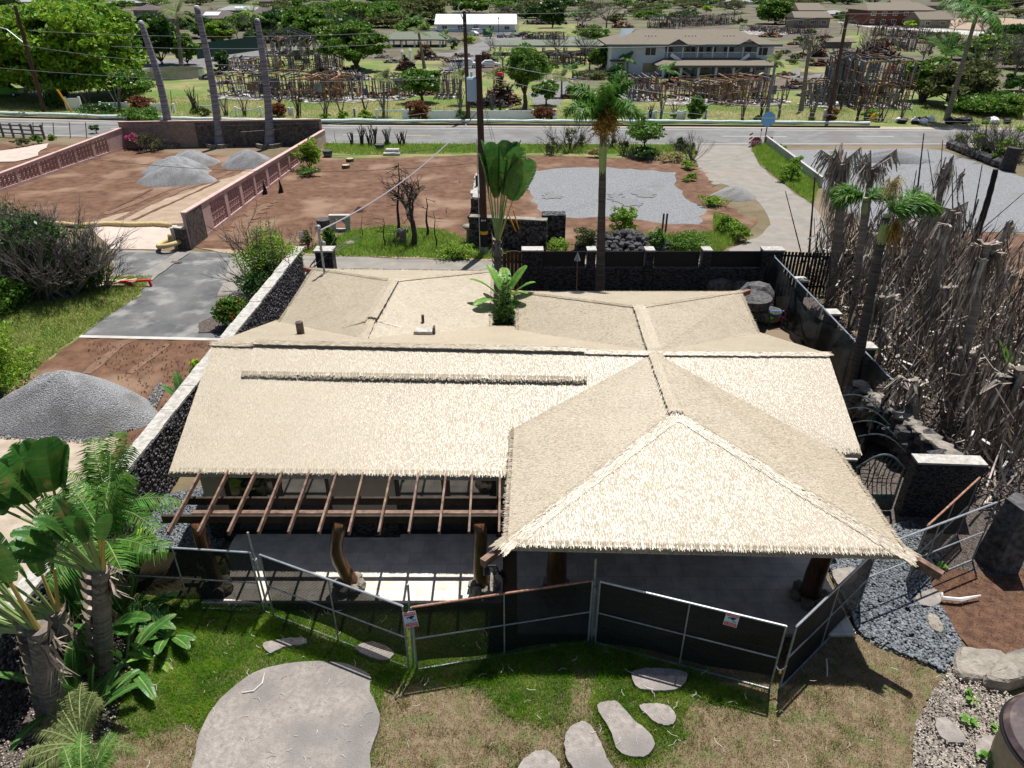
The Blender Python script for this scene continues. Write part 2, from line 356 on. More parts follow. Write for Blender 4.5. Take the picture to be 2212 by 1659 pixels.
D('carblue', (.04,.09,.16), rough=.25, spec=.6); D('cargreen', (.12,.36,.03), rough=.35); D('tyre', (.015,.015,.015)); D('carglass', (.015,.02,.025), rough=.1, spec=.8)
D('dumpster', (.02,.16,.09), rough=.5); D('orange', (.62,.12,.03), rough=.5); D('blue', (.05,.25,.55), rough=.5); D('pink', (.85,.05,.35), rough=.5)
D('tank', (.05,.035,.038), (.10,.07,.072), 5, rough=.45, c3=(.16,.12,.10), s3=2.5, p3=(.58,.7)); D('planter', (.36,.30,.19), (.45,.39,.26), 6)
D('potolive', (.10,.10,.035), rough=.35); D('iron', (.05,.075,.075), (.12,.15,.14), 9, rough=.4, metal=.3); D('marking', (.52,.53,.50)); D('markyellow', (.48,.40,.20))
# ---------------------------------------------------------------- ground, roads
mb = MB(); mb.quad((-2500,-300,-.004),(2500,-300,-.004),(2500,4500,-.004),(-2500,4500,-.004)); tag(obj('ground', mb, M['farland']), kind='structure')
patch('ground', [(-60,-5),(60,-5),(140,100),(260,330),(-260,330),(-140,100)], 0, M['ground'], amp=0, world=True)
patch('field', [(-200,262),(740,268),(1472,270),(2500,276),(2450,60),(1700,40),(900,40),(-500,60)], 1, M['grassfield'], 3, .5)
patch('burnt_land', [(-400,150),(250,120),(700,120),(1000,150),(1300,200),(2600,190),(2600,10),(-400,10)], 1, M['burntland'], 3, .8, 2)
for i, uv in enumerate((qs('D5',(1320,240),(1980,260),(1980,400),(1320,360)), qs('D5',(1020,500),(2200,500),(2200,600),(1900,900),(1020,640)), qs('D6',(1880,640),(2212,640),(2212,800),(1900,860)), qs('D7',(150,390),(600,340),(620,440),(300,470),(130,440)), qs('D7',(0,670),(280,660),(280,720),(0,710)), qs('D6',(680,790),(1700,800),(1700,850),(700,850)), qs('D5',(210,640),(500,640),(480,690),(200,690)), qs('D3',(1650,780),(2212,700),(2212,1000),(1650,1100)))):
    patch('grass_plot', uv, 2, M['grassfield'], 2, .4, 60+i)
patch('road', [(-400,246),(0,257),(740,272),(1472,276),(2212,281),(2700,286),(2700,316),(2212,314),(1472,314),(740,311),(0,292),(-400,280)], 2, M['asphalt'], amp=0)
patch('pavement', [(-400,241),(0,251),(740,267),(1472,271),(2212,276),(2212,281),(1472,276),(740,272),(0,257),(-400,246)], 3, M['kerb'], amp=0)
patch('verge', [(700,312),(1500,315),(1508,345),(1100,345),(700,340)], 3, M['grassfield'], 1, .3)
patch('road', qs('B2',(455,178),(765,178),(760,200),(800,275),(860,340),(920,375),(1000,440),(1080,490),(1130,560),(1200,700),(1180,790),(560,800))
      + [(1400,600),(1060,604),(680,600),(500,640),(245,640),(240,540),(500,546),(700,552),(1000,561),(1060,565),(1400,560)] + qs('B2',(560,745),(700,710),(820,650),(860,600),(850,560),(810,490),(720,420),(600,380),(555,390),(500,330),(475,290),(462,220)), 3, M['asphalt_dusty'], .8, .12, 3)
patch('driveway', [(245,545),(505,546),(470,640),(480,737),(170,731),(330,600),(250,590)], 4, M['asphalt_dark'], .6, .05, 4)
mb = MB(); a, b = G(170,731), G(480,738); mb.bar(a+Vector((0,.1,.0)), b+Vector((0,.1,.0)), .22, .1); tag(obj('kerb', mb, M['concrete']), kind='structure')
# parking and lanes across the road
patch('driveway', qs('D5',(220,800),(520,760),(600,620),(420,600),(440,575),(630,570),(700,520),(930,450),(880,400),(1980,400),(1980,440),(1060,440),(1000,520),(900,700),(880,800)), 3, M['asphalt'], 2, .2, 5)
patch('driveway', qs('D5',(1500,1150),(1740,1150),(1900,880),(1990,800),(1700,900),(1420,1000)), 4, M['asphalt'], 2, .2, 6)
patch('driveway', qs('D6',(1250,470),(0,1150),(500,1100),(420,860),(280,880))[1:], 5, M['asphalt'], 2, .2, 7)
patch('driveway', qs('D6',(1990,820),(2212,730),(2212,850),(2050,850)) + qs('D7',(280,720),(280,770),(0,770)), 5, M['asphalt'], 2, .1, 8)
patch('driveway', [(60,200),(300,128),(420,125),(640,100),(640,112),(430,150),(300,160),(70,215)], 3, M['asphalt'], 2, .2, 9)
patch('road', qs('D7',(370,220),(690,270),(1150,300),(2500,420),(2500,360),(1150,270),(700,250),(400,215)), 3, M['concrete'], 3, .2, 10)
patch('field', qs('D7',(1480,180),(2600,180),(2600,340),(1500,280)), 2, M['dirt_pale'], 5, 1, 11)
for i, (x0, x1, y) in enumerate([(740,800,292),(860,930,293),(1370,1440,294),(1560,1700,295),(1850,1930,295),(60,150,274),(240,300,278)]):
    a, b = G(x0, y), G(x1, y+.5); mb = MB(); mb.quad((a.x,a.y-.08,.03),(b.x,b.y-.08,.03),(b.x,b.y+.08,.03),(a.x,a.y+.08,.03)); tag(obj('road_marking', mb, M['markyellow'] if i == 1 else M['marking']), kind='structure')
for y0, y1, y2 in ((308.5,309,311),):
    P = [G(u, v) for u, v in ((-300,280),(0,290),(740,y1),(1472,311.5),(2300,311.5))]
    mb = MB()
    for a, b in zip(P, P[1:]): mb.quad((a.x,a.y-.07,.03),(b.x,b.y-.07,.03),(b.x,b.y+.07,.03),(a.x,a.y+.07,.03))
    tag(obj('road_marking', mb, M['marking']), kind='structure')
P = [G(u, v) for u, v in ((-300,252),(0,262),(740,277),(1472,281),(2300,285))]
mb = MB()
for a, b in zip(P, P[1:]): mb.quad((a.x,a.y-.07,.03),(b.x,b.y-.07,.03),(b.x,b.y+.07,.03),(a.x,a.y+.07,.03))
tag(obj('road_marking', mb, M['marking']), kind='structure')
# kerb step, coloured black as the shadow band below the white sediment sock
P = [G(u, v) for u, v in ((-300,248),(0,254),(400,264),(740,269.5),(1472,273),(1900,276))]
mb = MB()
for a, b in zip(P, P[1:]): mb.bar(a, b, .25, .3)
tag(obj('kerb', mb, M['kerb_shadow']), kind='structure')
rr = random.Random(3); pts = []
for (u0, v0), (u1, v1) in zip(((-200,243),(0,248),(400,261),(740,265.5),(1472,266.5)), ((0,248),(400,261),(740,265.5),(1472,266.5),(1905,270.5))):
    a, b = G(u0, v0), G(u1, v1); k = int((b-a).length/1.2)
    for j in range(k): pts.append(a.lerp(b, j/k)+Vector((0, rr.uniform(-.12,.12), .2+rr.uniform(-.03,.03))))
mb = MB(); mb.tube(pts, [.17*rr.uniform(.8,1.15) for _ in pts], 6); tag(obj('sediment_sock', mb, M['sock'], smooth=True), 'long pale green-white sediment sock lying along the far kerb of the main road', 'sediment sock')
# left side lots
patch('dirt_lot', [(-300,290),(270,322),(600,345),(700,290),(650,330),(560,385),(405,480),(385,485),(-300,485)], 4, M['dirt'], 1.0, .1, 12)
patch('dirt_lot', [(655,330),(705,343),(1060,335),(1500,345),(1530,400),(1560,470),(1640,470),(1620,505),(1560,545),(1100,560),(1060,560),(520,548),(430,540),(405,530),(480,480),(640,360)], 4, M['dirt'], 1.0, .3, 13)
patch('concrete_pad', [(190,488),(384,487),(352,540),(240,538)], 5, M['concrete_pink'], 1, .03, 14)
patch('gravel_lot', qs('B2',(0,298),(120,305),(350,322),(345,370),(420,460),(510,520),(480,600),(330,600),(0,560)) + [(1250,470),(1185,468),(1140,420),(1138,372),(1200,363)], 6, M['gravel'], .8, .25, 15)
patch('gravel_lot', qs('B2',(880,205),(1700,195),(1800,215),(2212,350),(2500,420),(2500,640),(1400,640),(1330,560),(1120,400),(960,270)), 4, M['gravel'], .8, .2, 16)
patch('dirt_lot', qs('B2',(1900,650),(2500,650),(2500,1400),(1900,1200),(1800,900)), 4, M['dirt'], .8, .2, 17)
patch('verge', qs('B2',(765,200),(840,170),(1120,400),(1085,490),(1000,430),(920,370),(800,270)), 5, M['grassfield'], .6, .1, 18)
patch('dirt_verge', [(430,538),(700,545),(1100,548),(1100,565),(700,553),(500,548)], 5, M['dirt_pale'], .6, .1, 19)
patch('grass_verge', [(660,548),(700,525),(760,500),(840,490),(960,500),(1010,520),(1105,548),(1100,562),(700,553)], 6, M['grassfield'], .5, .25, 20)
patch('grass_verge', [(700,312),(1500,315),(1505,340),(1400,332),(1060,330),(870,333),(780,335),(700,330)], 6, M['grassfield'], .5, .3, 21)
patch('grass_verge', qs('B2',(480,300),(560,400),(700,560),(760,640),(600,750),(0,760),(-300,800),(-300,700),(0,640),(360,660),(560,640),(640,560),(450,440),(370,330)), 5, M['dirt'], .5, .4, 22)
patch('dirt_lot', [(200,485),(600,345),(560,400),(400,484)], 5, M['dirt_pale'], 1, .3, 23)
# left of the house
patch('dirt_lot', [(150,732),(480,738),(470,800),(260,1060),(0,1320),(-200,1300),(-200,860),(0,800)], 4, M['dirt'], .5, .12, 24)
patch('sand_patch', [(-200,900),(0,925),(200,935),(255,950),(235,1010),(150,1200),(-200,1500)], 5, M['sand'], .4, .1, 25)
patch('grass_verge', [(-300,640),(240,600),(330,598),(300,640),(170,728),(90,790),(0,860),(-300,900)], 5, M['grassfield'], .5, .15, 26)
# around the house
patch('lawn', [(-80,1290),(620,1290),(640,1500),(560,1700),(-80,1900)], 4, M['lawn'], amp=0)
LAWN = qs('C1',(735,1190),(780,900),(830,850),(800,700),(900,680),(1180,680)) + [(620,1285),(760,1300),(1060,1305),(1100,1310),(1120,1352),(1850,1357),(1855,1363)] + qs('C4',(710,870),(730,920),(850,980),(1040,1030),(1130,1090),(1200,1140),(1190,1180),(1110,1260),(1060,1360),(1010,1500),(1010,1800)) + [(1960,1760),(150,1760)] + qs('C1',(540,1650),(640,1500))
patch('lawn', LAWN, 5, M['lawndry'], .1, .04, 27)
GREEN = qs('C1',(735,1190),(780,900),(830,850),(800,700),(900,680),(1180,680)) + [(620,1285),(760,1300),(1060,1305),(1110,1335),(1400,1420),(1660,1520),(1690,1545),(1560,1530),(1500,1510),(1470,1560),(1480,1600),(1410,1659),(1350,1659),(1310,1600),(1290,1560),(1272,1520),(1290,1450),(1238,1440),(1232,1560),(1180,1578),(1085,1545),(1040,1490),(860,1478),(830,1500),(810,1590),(800,1760),(430,1760),(440,1590),(400,1560),(310,1600),(260,1560)]
patch('mulch_bed', qs('C1',(0,850),(700,850),(780,900),(735,1190),(640,1500),(520,1680),(400,1900),(-300,1900)), 6, M['mulch'], .2, .04, 29)
patch('pebble_bed', qs('C4',(480,400),(1000,250),(1180,420),(1100,560),(1120,640),(1180,760),(1240,870),(1300,975),(1200,1130),(1130,1090),(850,980),(730,920),(690,870)), 6, M['pebble'], .3, .05, 30)
patch('soil_bed', qs('C4',(1090,470),(1500,300),(1900,500),(1900,1040),(1380,1010),(1240,870),(1130,700)), 7, M['dirt_dark'], .3, .06, 31)
patch('litter_bed', qs('C4',(1200,1140),(1260,1000),(1500,1200),(1900,1500),(1900,2000),(1010,2000),(1010,1500),(1060,1360),(1110,1260)), 7, M['leaflitter'], .2, .04, 32)
patch('litter_bed', [(1590,640),(1690,560),(1940,830),(2212,700),(2300,1200),(2160,1250),(1900,1200),(1850,1000),(1780,760)], 5, M['mulch'], .3, .06, 33)  # grove floor takes the dark mulch colour to stand for black shade among trunks
patch('pebble_bed', qs('C2',(-60,420),(350,330),(520,560),(430,700),(330,700),(60,680)), 6, M['pebble'], .3, .03, 34)
patch('soil_bed', [(430,700),(640,600),(1110,600),(1110,720),(1080,720),(430,720)], 5, M['mulch'], .3, .03, 35)
patch('soil_bed', [(1060,600),(1700,570),(1650,720),(1090,720)], 7, M['mulch'], .3, .03, 36)

# tyre tracks pressed into the bare lots and dusted over the asphalt
def track(pts, w_, m, seed=0):
    P = [G(*p) for p in pts]; L_, R_ = [], []; rr = random.Random(seed)
    for i, p in enumerate(P):
        d = (P[min(i+1, len(P)-1)]-P[max(i-1, 0)]).normalized(); n = Vector((-d.y, d.x, 0)); ww = w_*rr.uniform(.7,1.2); L_.append(p+n*ww/2); R_.append(p-n*ww/2)
    patch('tyre_track', [(p.x, p.y) for p in L_+R_[::-1]], 6, m, .5, .06, seed, world=True)
D('gravel_stain', (.10,.103,.11), (.27,.272,.28), 20, bump=.8, bscale=24, det=3); D('track_pale', (.13,.075,.048), (.21,.13,.088), 3.5, bump=.8, bscale=12, det=10); D('track_dark', (.075,.038,.023), (.135,.075,.046), 3, bump=.8, bscale=12, det=10); D('tyre_mark', (.075,.077,.08), (.14,.14,.138), 4, det=10); D('dust_mark', (.19,.18,.165), (.25,.235,.21), 2, det=10)
for i, (pts, w_, m) in enumerate(((qs('A4',(680,560),(860,490),(1040,420),(1200,370)), .55, 'track_pale'), (qs('A4',(760,600),(960,500),(1160,410),(1380,330),(1490,285)), .5, 'track_pale'), (qs('A4',(860,600),(1060,510),(1260,420),(1420,345)), .3, 'track_dark'), (qs('A4',(700,540),(900,440),(980,400)), .3, 'track_dark'),
  (qs('B4',(640,640),(900,430),(960,400)), .4, 'track_pale'), (qs('B4',(960,640),(1150,500),(1260,420)), .35, 'track_pale'),
  (qs('A4',(930,985),(1060,890),(1190,810)), .8, 'dust_mark'))):
    track(pts, w_, M[m], 40+i)
patch('dirt_patch', qs('A4',(1500,640),(1640,520),(1780,470),(1740,520),(1600,620),(1700,700),(1500,760),(1440,720)), 6, M['track_pale'], .3, .3, 5)
patch('gravel_stain', qs('B1',(1540,585),(1580,560),(1640,575),(1690,590),(1640,605),(1560,610)), 6, M['gravel_stain'], .2, .25, 8); patch('gravel_stain', qs('B1',(1980,570),(2060,560),(2120,600),(2212,610),(2212,660),(2080,650),(2010,610)), 6, M['gravel_stain'], .2, .3, 9); patch('gravel_stain', qs('B2',(130,430),(190,415),(245,430),(240,460),(160,455)), 6, M['gravel_stain'], .2, .2, 10)
patch('dirt_patch', qs('A4',(1115,865),(1180,866),(1168,878),(1100,877)), 6, M['soot'], amp=0)
# ---------------------------------------------------------------- thatched house
TS = thing('thatched_house', 'cream thatched single-storey house with crossing ridges and an open lanai', 'house', (0, 16, 0))
def tri_area(a, b, c): return .5*(b-a).cross(c-a).length
def strands(polys, down, dens=95, ln=.34, wd=.035, lift=.03, jit=.12, off=0.0, hgt=None):
    """thatch reed bundles lying on roof triangles; returns vertices/faces of little ridge-shaped bundles"""
    VV, FF, base = [], [], 0
    for tri in polys:
        a, b, c = [np.array(p) for p in tri]; A = tri_area(*[Vector(p) for p in tri]); n = int(A*dens)
        if n < 1: continue
        r1, r2 = NR.random(n), NR.random(n); m = r1+r2 > 1; r1[m] = 1-r1[m]; r2[m] = 1-r2[m]
        P = a+(b-a)*r1[:,None]+(c-a)*r2[:,None]; nn = np.cross(b-a, c-a); nn /= np.linalg.norm(nn); nn = nn if nn[2] > 0 else -nn
        d = np.array(down)-nn*np.dot(down, nn); d /= np.linalg.norm(d); s = np.cross(nn, d)
        ang = NR.normal(0, jit, (n,1)); dd = d*np.cos(ang)+s*np.sin(ang); ss = s*np.cos(ang)-d*np.sin(ang)
        L = ln*NR.uniform(.7,1.3,(n,1)); W = wd*NR.uniform(.6,1.3,(n,1)); H = (hgt or wd)*NR.uniform(.5,1.3,(n,1)); up = lift*NR.uniform(.4,1.6,(n,1))
        P0 = P-dd*L*.5+nn*(off-.005); P1 = P+dd*L*.5+nn*(off+up)
        V = np.empty((n,6,3)); V[:,0] = P0-ss*W/2; V[:,1] = P0+nn*H; V[:,2] = P0+ss*W/2; V[:,3] = P1-ss*W*.4; V[:,4] = P1+nn*H*.25; V[:,5] = P1+ss*W/2
        i = base+np.arange(n)[:,None]*6; FF += [i+np.array([[0,1,4,3]]), i+np.array([[1,2,5,4]])]; VV.append(V.reshape(-1,3)); base += n*6
    return np.concatenate(VV), np.concatenate(FF)
def fan(p): return [(p[0], p[i], p[i+1]) for i in range(1, len(p)-1)]
R1 = Vector((-7.95, 17.0, 3.93)); R2 = G(1789, 764, 3.93); C = G(1415, 762, 3.95); Cb = C.copy()
E1 = G(365, 1018, 2.45); E2 = G(1100, 1027, 2.45); E2x = E2+(E2-E1).normalized()*2.5
E3 = G(1861, 978, 2.74); E3x = E3+Vector((-3.4,.25,0))
F = G(1461, 890, 3.82); FL = G(1087, 1176, 2.72); FR = G(1964, 1196, 2.72); LR = G(1102, 943, 2.93); RR = G(1821, 985, 2.72)
LRb = Vector((LR.x, 16.6, 2.93)); RRb = Vector((RR.x, 16.0, 2.72))
BL = Vector((-7.95, 21.9, 2.38)); BR = Vector((7.95, 20.7, 2.5))
WF = G(1381, 663, 3.93); WL = G(1115, 629, 2.7); WR = G(1601, 629, 2.7); WLf = G(1115, 713, 2.7); WRf = G(1638, 714, 2.6)
WLx = WLf+Vector((0,-3.5,0)); WRx = WRf+Vector((0,-3.5,0))
VR = G(851, 606, 3.5); VF = G(790, 722, 3.5)+Vector((0,-.6,0)); VL = G(676, 580, 2.6); VRt = G(1066, 585, 2.5); VLf = G(604, 690, 2.5); VRf = G(1062, 697, 2.5)
VLx = VLf+Vector((0,-2.5,0)); VRx = VRf+Vector((0,-2.5,0))
DN, DS, DW, DE = (0,1,-.3), (0,-1,-.35), (-1,0,-.3), (1,0,-.3)
planes = [('front', [R1, C, E2x, E1], DS), ('front', [C, R2, E3, E3x], DS), ('back', [R1, BL, BR, R2], DN),
  ('lanai', [C, F, FL, LR, LRb], DW), ('lanai', [C, F, FR, RR, RRb], DE), ('lanai', [F, FL, FR], DS),
  ('rear', [C, WF, WL, WLf, WLx], DW), ('rear', [C, WF, WR, WRf, WRx], DE), ('rear', [WF, WL, WR], DN),
  ('side', [VF, VR, VL, VLf, VLx], DW), ('side', [VF, VR, VRt, VRf, VRx], DE), ('side', [VR, VL, VRt], DN)]
roofs = {}
for nm, pl, dn in planes: roofs.setdefault(nm, []).append((pl, dn))
for nm, L in roofs.items():
    mb = MB()
    for pl, dn in L:
        for t in fan(pl): mb.slab(t, .16)
    r = obj('thatched_roof', mb, M['thatch_base'], TS)
    VV, FF, b = [], [], 0
    for pl, dn in L:
        lon = dn in (DW, DE)
        V, F4 = strands(fan(pl), dn, dens=900, ln=.13, wd=.010, lift=.004, hgt=.003 if lon else .0015, jit=.045)
        VV.append(V); FF.append(F4+b); b += len(V)
    # eave fringes
    for pl, dn in L:
        d = Vector(dn); m = len(pl)
        for i in range(m):
            a, c = pl[i], pl[(i+1) % m]
            if a.z < 3.1 and c.z < 3.1 and (a-c).length > .3:
                e = (c-a); n = int(e.length*230); t = NR.random((n,1)); P = np.array(a)+np.array(e)*t; dd = np.array((d.x, d.y, -.55)); dd = dd/np.linalg.norm(dd)
                s = np.array(e.normalized()); ln = NR.uniform(.05,.09,(n,1)); P = P+np.array((0,0,-1))*NR.uniform(-.02,.13,(n,1))
                V = np.empty((n,6,3)); W = .007; up = np.array((0,0,.006)); P0 = P-dd*.1; P1 = P+dd*ln*.3+np.array((0,0,-.01))
                V[:,0] = P0-s*W; V[:,1] = P0+up; V[:,2] = P0+s*W; V[:,3] = P1-s*W; V[:,4] = P1+up; V[:,5] = P1+s*W
                i6 = b+np.arange(n)[:,None]*6; VV.append(V.reshape(-1,3)); FF += [i6+np.array([[0,1,4,3]]), i6+np.array([[1,2,5,4]])]; b += n*6
    iobj('thatch_reeds', np.concatenate(VV), np.concatenate(FF), M['thatch'], r)
# ridge and hip caps
def cap(pts, wdt, along, hh=.1, dens=1000, name='ridge_cap', ln=.22, lift=.006, hgt=.004, drop=.3):
    mb = MB(); VV, FF, b = [], [], 0
    for a, c in zip(pts, pts[1:]):
        d = (c-a).normalized(); s = d.cross(Vector((0,0,1))).normalized()
        A1, A2, B1_, B2_ = a-s*wdt, a+s*wdt, c-s*wdt, c+s*wdt
        z = Vector((0,0,hh)); lo = Vector((0,0,hh-wdt*drop))
        T = [(a+z, c+z, B1_+lo), (a+z, B1_+lo, A1+lo), (a+z, c+z, B2_+lo), (a+z, B2_+lo, A2+lo)]
        for t in T: mb.slab(t, .03)
        for k, (tt, sd) in enumerate(((T[:2], -1), (T[2:], 1))):
            dn = (d*along+s*sd*(1-abs(along))+Vector((0,0,-.1)))
            V, F4 = strands(tt, tuple(dn), dens=dens, ln=ln, wd=.013, lift=lift, hgt=hgt, jit=.12); VV.append(V); FF.append(F4+b); b += len(V)
    o = obj(name, mb, M['thatch_base'], TS); iobj('thatch_reeds', np.concatenate(VV), np.concatenate(FF), M['thatch'], o); return o
cap([R1, C], .12, .9, .03, hgt=.006); cap([C, R2], .12, .9, .03, hgt=.006)
cap([C+Vector((0,.3,0)), F], .17, .75, .05, hgt=.0015, lift=.004, drop=.1); cap([C+Vector((0,.2,0)), WF], .17, .8, .05, hgt=.0015, lift=.004, drop=.1)
cap([VR, G(803, 688, 3.56)], .17, .85, .07, hgt=.0015, lift=.004, drop=.1); cap([G(803, 690, 3.52), VF], .12, .85, .04, hgt=.0015, lift=.004, drop=.1)
for uv in ((742,708),(868,708)): cap([G(803, 689, 3.53), G(*uv, 3.27 if uv[0] < 800 else 3.24)], .04, .9, .02, hgt=.010)
for a, c in ((F, FL), (F, FR)): cap([a, c+(a-c).normalized()*-.1], .19, .85, .018, hgt=.004, ln=.24)
for a, c in ((WF, WL), (WF, WR), (VR, VL), (VR, VRt)): cap([a, c], .10, .9, .03, hgt=.012)
# raised thatch layer over the clerestory, and hood at the end of the rear-left ridge
def raised(poly, t, dn, fr=True, dens=150):
    mb = MB(); up = Vector((0,0,t)); P = [p+up for p in poly]
    for tr in fan(P): mb.slab(tr, t)
    o = obj('raised_thatch_layer', mb, M['thatch_base'], TS); V, F4 = strands(fan(P), dn, dens=900, ln=.13, wd=.010, lift=.003, hgt=.002, jit=.045)
    a, c = P[2], P[3]; e = c-a; n = int(e.length*140); tt = NR.random((n,1)); Q = np.array(a)+np.array(e)*tt+np.array((0,0,-1))*NR.uniform(-.01,t,(n,1)); s = np.array(e.normalized()); dd = np.array((0,-1,-.8)); dd /= np.linalg.norm(dd)
    W = .011; up = np.array((0,0,.012)); P0 = Q-dd*.08; P1 = Q+dd*NR.uniform(.03,.1,(n,1)); X = np.empty((n,6,3))
    X[:,0] = P0-s*W; X[:,1] = P0+up; X[:,2] = P0+s*W; X[:,3] = P1-s*W; X[:,4] = P1+up; X[:,5] = P1+s*W; i6 = len(V)+np.arange(n)[:,None]*6
    iobj('thatch_reeds', np.concatenate([V, X.reshape(-1,3)]), np.concatenate([F4, i6+np.array([[0,1,4,3]]), i6+np.array([[1,2,5,4]])]), M['thatch'], o)
def on(u, v, pl):
    n = (pl[1]-pl[0]).cross(pl[2]-pl[0]).normalized(); d = Vector(ray(u, v)); o = Vector((0,0,CAMH)); return o+d*((pl[0]-o).dot(n)/d.dot(n))
PF = [R1, C, E1]; raised([on(552,748,PF), on(1262,762,PF), on(1268,824,PF), on(522,812,PF)], .06, DS)
up_ = Vector((0,0,.075)); cap([on(552,745,PF)+up_, on(1262,761,PF)+up_], .13, .9, .06)
PL = [VF, VR, VL]; PRr = [VF, VR, VRt]; h0 = G(803, 687, 3.56)
for a, b_, c_ in ():
    mb = MB(); up = Vector((0,0,.09)); P = [h0+Vector((0,0,.02)), a+up, b_+up, c_+up]
    for tr in fan(P): mb.slab(tr, .1)
    o = obj('raised_thatch_layer', mb, M['thatch_base'], TS); V, F4 = strands(fan(P), DW if a.x < h0.x else DE, dens=900, ln=.13, wd=.010, lift=.003, hgt=.006, jit=.045); iobj('thatch_reeds', V, F4, M['thatch'], o)
# hip rafter tails
def tail(a, b, m='wood_red', nm='rafter_tail'):
    mb = MB(); mb.bar(a, b, .13, .17); return obj(nm, mb, M[m], TS)
tail(at(1110,1165,FL.y+.5), G(1042, 1217, 2.45), 'wood_top'); tail(at(1925,1178,FR.y+.4), G(2034, 1244, 2.45), 'wood_top')
tail(WR+Vector((-.6,-.6,-.02)), WR+Vector((.35,.2,-.1))); tail(WL+Vector((.6,-.6,-.02)), WL+Vector((-.35,.2,-.1))); tail(VL+Vector((.5,-.5,-.05)), VL+Vector((-.4,.2,-.08)))
# walls, openings
FZ = .15
def wallseg(x0, x1, y, z0, z1, m, nm='wall', t=.18):
    mb = MB(); mb.box(((x0+x1)/2, y+t/2, (z0+z1)/2), (x1-x0, t, z1-z0)); return obj(nm, mb, m, TS)
YW = 13.75
for x0, x1 in ((-7.5,-6.98), (-4.42,-2.84), (-.38,.3)):
    wallseg(x0, x1, YW, .85, 2.5, M['wallpaint'])
    wallseg(x0-.02, x1+.02, YW-.1, FZ-.1, .85, M['lavaveneer'], 'stone_base', .28)
for x0, x1 in ((-6.98,-4.42), (-2.84,-.38)):
    xm = (x0+x1)/2; wallseg(x0, x1, YW+.02, 2.28, 2.5, M['frame_dark'], 'lintel')
    for a, b in ((x0, xm), (xm, x1)):
        mb = MB()
        for cx in (a+.05, b-.05): mb.box((cx, YW+.06, 1.21), (.1, .08, 2.14))
        for cz in (.19, 2.23): mb.box(((a+b)/2, YW+.06, cz), (b-a-.2, .07, .08))
        d = obj('sliding_door', mb, M['frame_dark'], TS); mb = MB(); mb.box(((a+b)/2, YW+.07, 1.21), (b-a-.2, .02, 1.96)); obj('pane', mb, M['glass'], d)
mb = MB(); mb.box((-7.45, 17.7, 1.3), (.15, 7.6, 2.3)); mb.box((-3.6, 25.3, 1.3), (6.4,.15,2.3)); mb.box((-.95, 23.1, 1.3), (.15, 4.2, 2.3)); mb.box((-6.7, 23.0, 1.3), (.15, 4.4, 2.3)); mb.box((4.1, 23.0, 1.25), (7,.15,2.3))
mb.box((.7, 22, 1.3), (.15, 2, 2.3)); mb.box((7.3, 18.6, 1.3), (.15, 8.6, 2.3)); mb.box((3.8, 17.2, 1.4), (7,.15,2.5)); mb.box((.25, 15.5, 1.3), (.15, 3.2, 2.3)); obj('wall', mb, M['wallpaint'], TS)
wallseg(.33, .45, 17.0, .1, 1, M['lavaveneer'], 'stone_base', .1)
# roof vents
for u, v0, v1, r in ((650,721,706,.11),(915,712,700,.045)):
    b = on(u, v0, [R1, BL, BR]); mb = MB(); mb.tube([b-Vector((0,0,.1)), b+Vector((0,0,.38 if r > .1 else .5))], r, 10); obj('roof_vent', mb, M['bark'], TS)
b = on(915, 722, [R1, BL, BR]); mb = MB(); mb.box((b.x, b.y, b.z+.07), (.55,.28,.16)); obj('roof_vent', mb, M['white_cap'], TS)
b = on(938, 722, [R1, BL, BR]); mb = MB(); mb.box((b.x, b.y, b.z+.1), (.06,.2,.3)); obj('roof_vent', mb, M['bark'], TS)
# service mast on the rear-left roof
b = on(701, 592, [VR, VL, VRt]); b = G(701, 590, 2.75); MAST = b+Vector((0,0,1.75)); mb = MB(); mb.tube([b-Vector((0,0,.2)), MAST], .045, 8); mt = obj('service_mast', mb, M['galv_dull'], TS)
mb = MB(); mb.ico(MAST+Vector((0,0,.02)), (.1,.1,.09), 1, 2, 0); mb.ico(MAST+Vector((.12,0,-.6)), (.08,.08,.1), 1, 2, 0); obj('weatherhead', mb, M['galv_dull'], mt)
# floodlight under the tail, wall lamps
fl = thing('floodlight', 'small black twin floodlight fixed under the left rafter tail of the lanai', 'floodlight', tuple(G(1056, 1224, 2.3)))
for i, dx in enumerate((-.06, .12)):
    p = G(1056, 1224, 2.28)+Vector((dx,0,0)); mb = MB(); mb.tube([p, p+Vector((.03,-.1,-.12))], [.05,.075], 8); obj('lamp_head', mb, M['frame_dark'], fl)
mb = MB(); mb.bar(G(1056,1224,2.38)+Vector((-.06,.02,0)), G(1056,1224,2.38)+Vector((.14,.02,0)), .04, .04); obj('bracket', mb, M['frame_dark'], fl)
for X, l in ((-7.2, 'black wall lamp at the left end of the beige house wall'), (-.15, 'black wall lamp beside the right sliding door')):
    mb = MB(); mb.tube([(X, YW-.1, 2.05), (X, YW-.1, 2.3)], [.06,.09], 10); tag(obj('wall_lamp', mb, M['frame_dark'], loc=(X, YW, 2.1)), l, 'wall lamp')
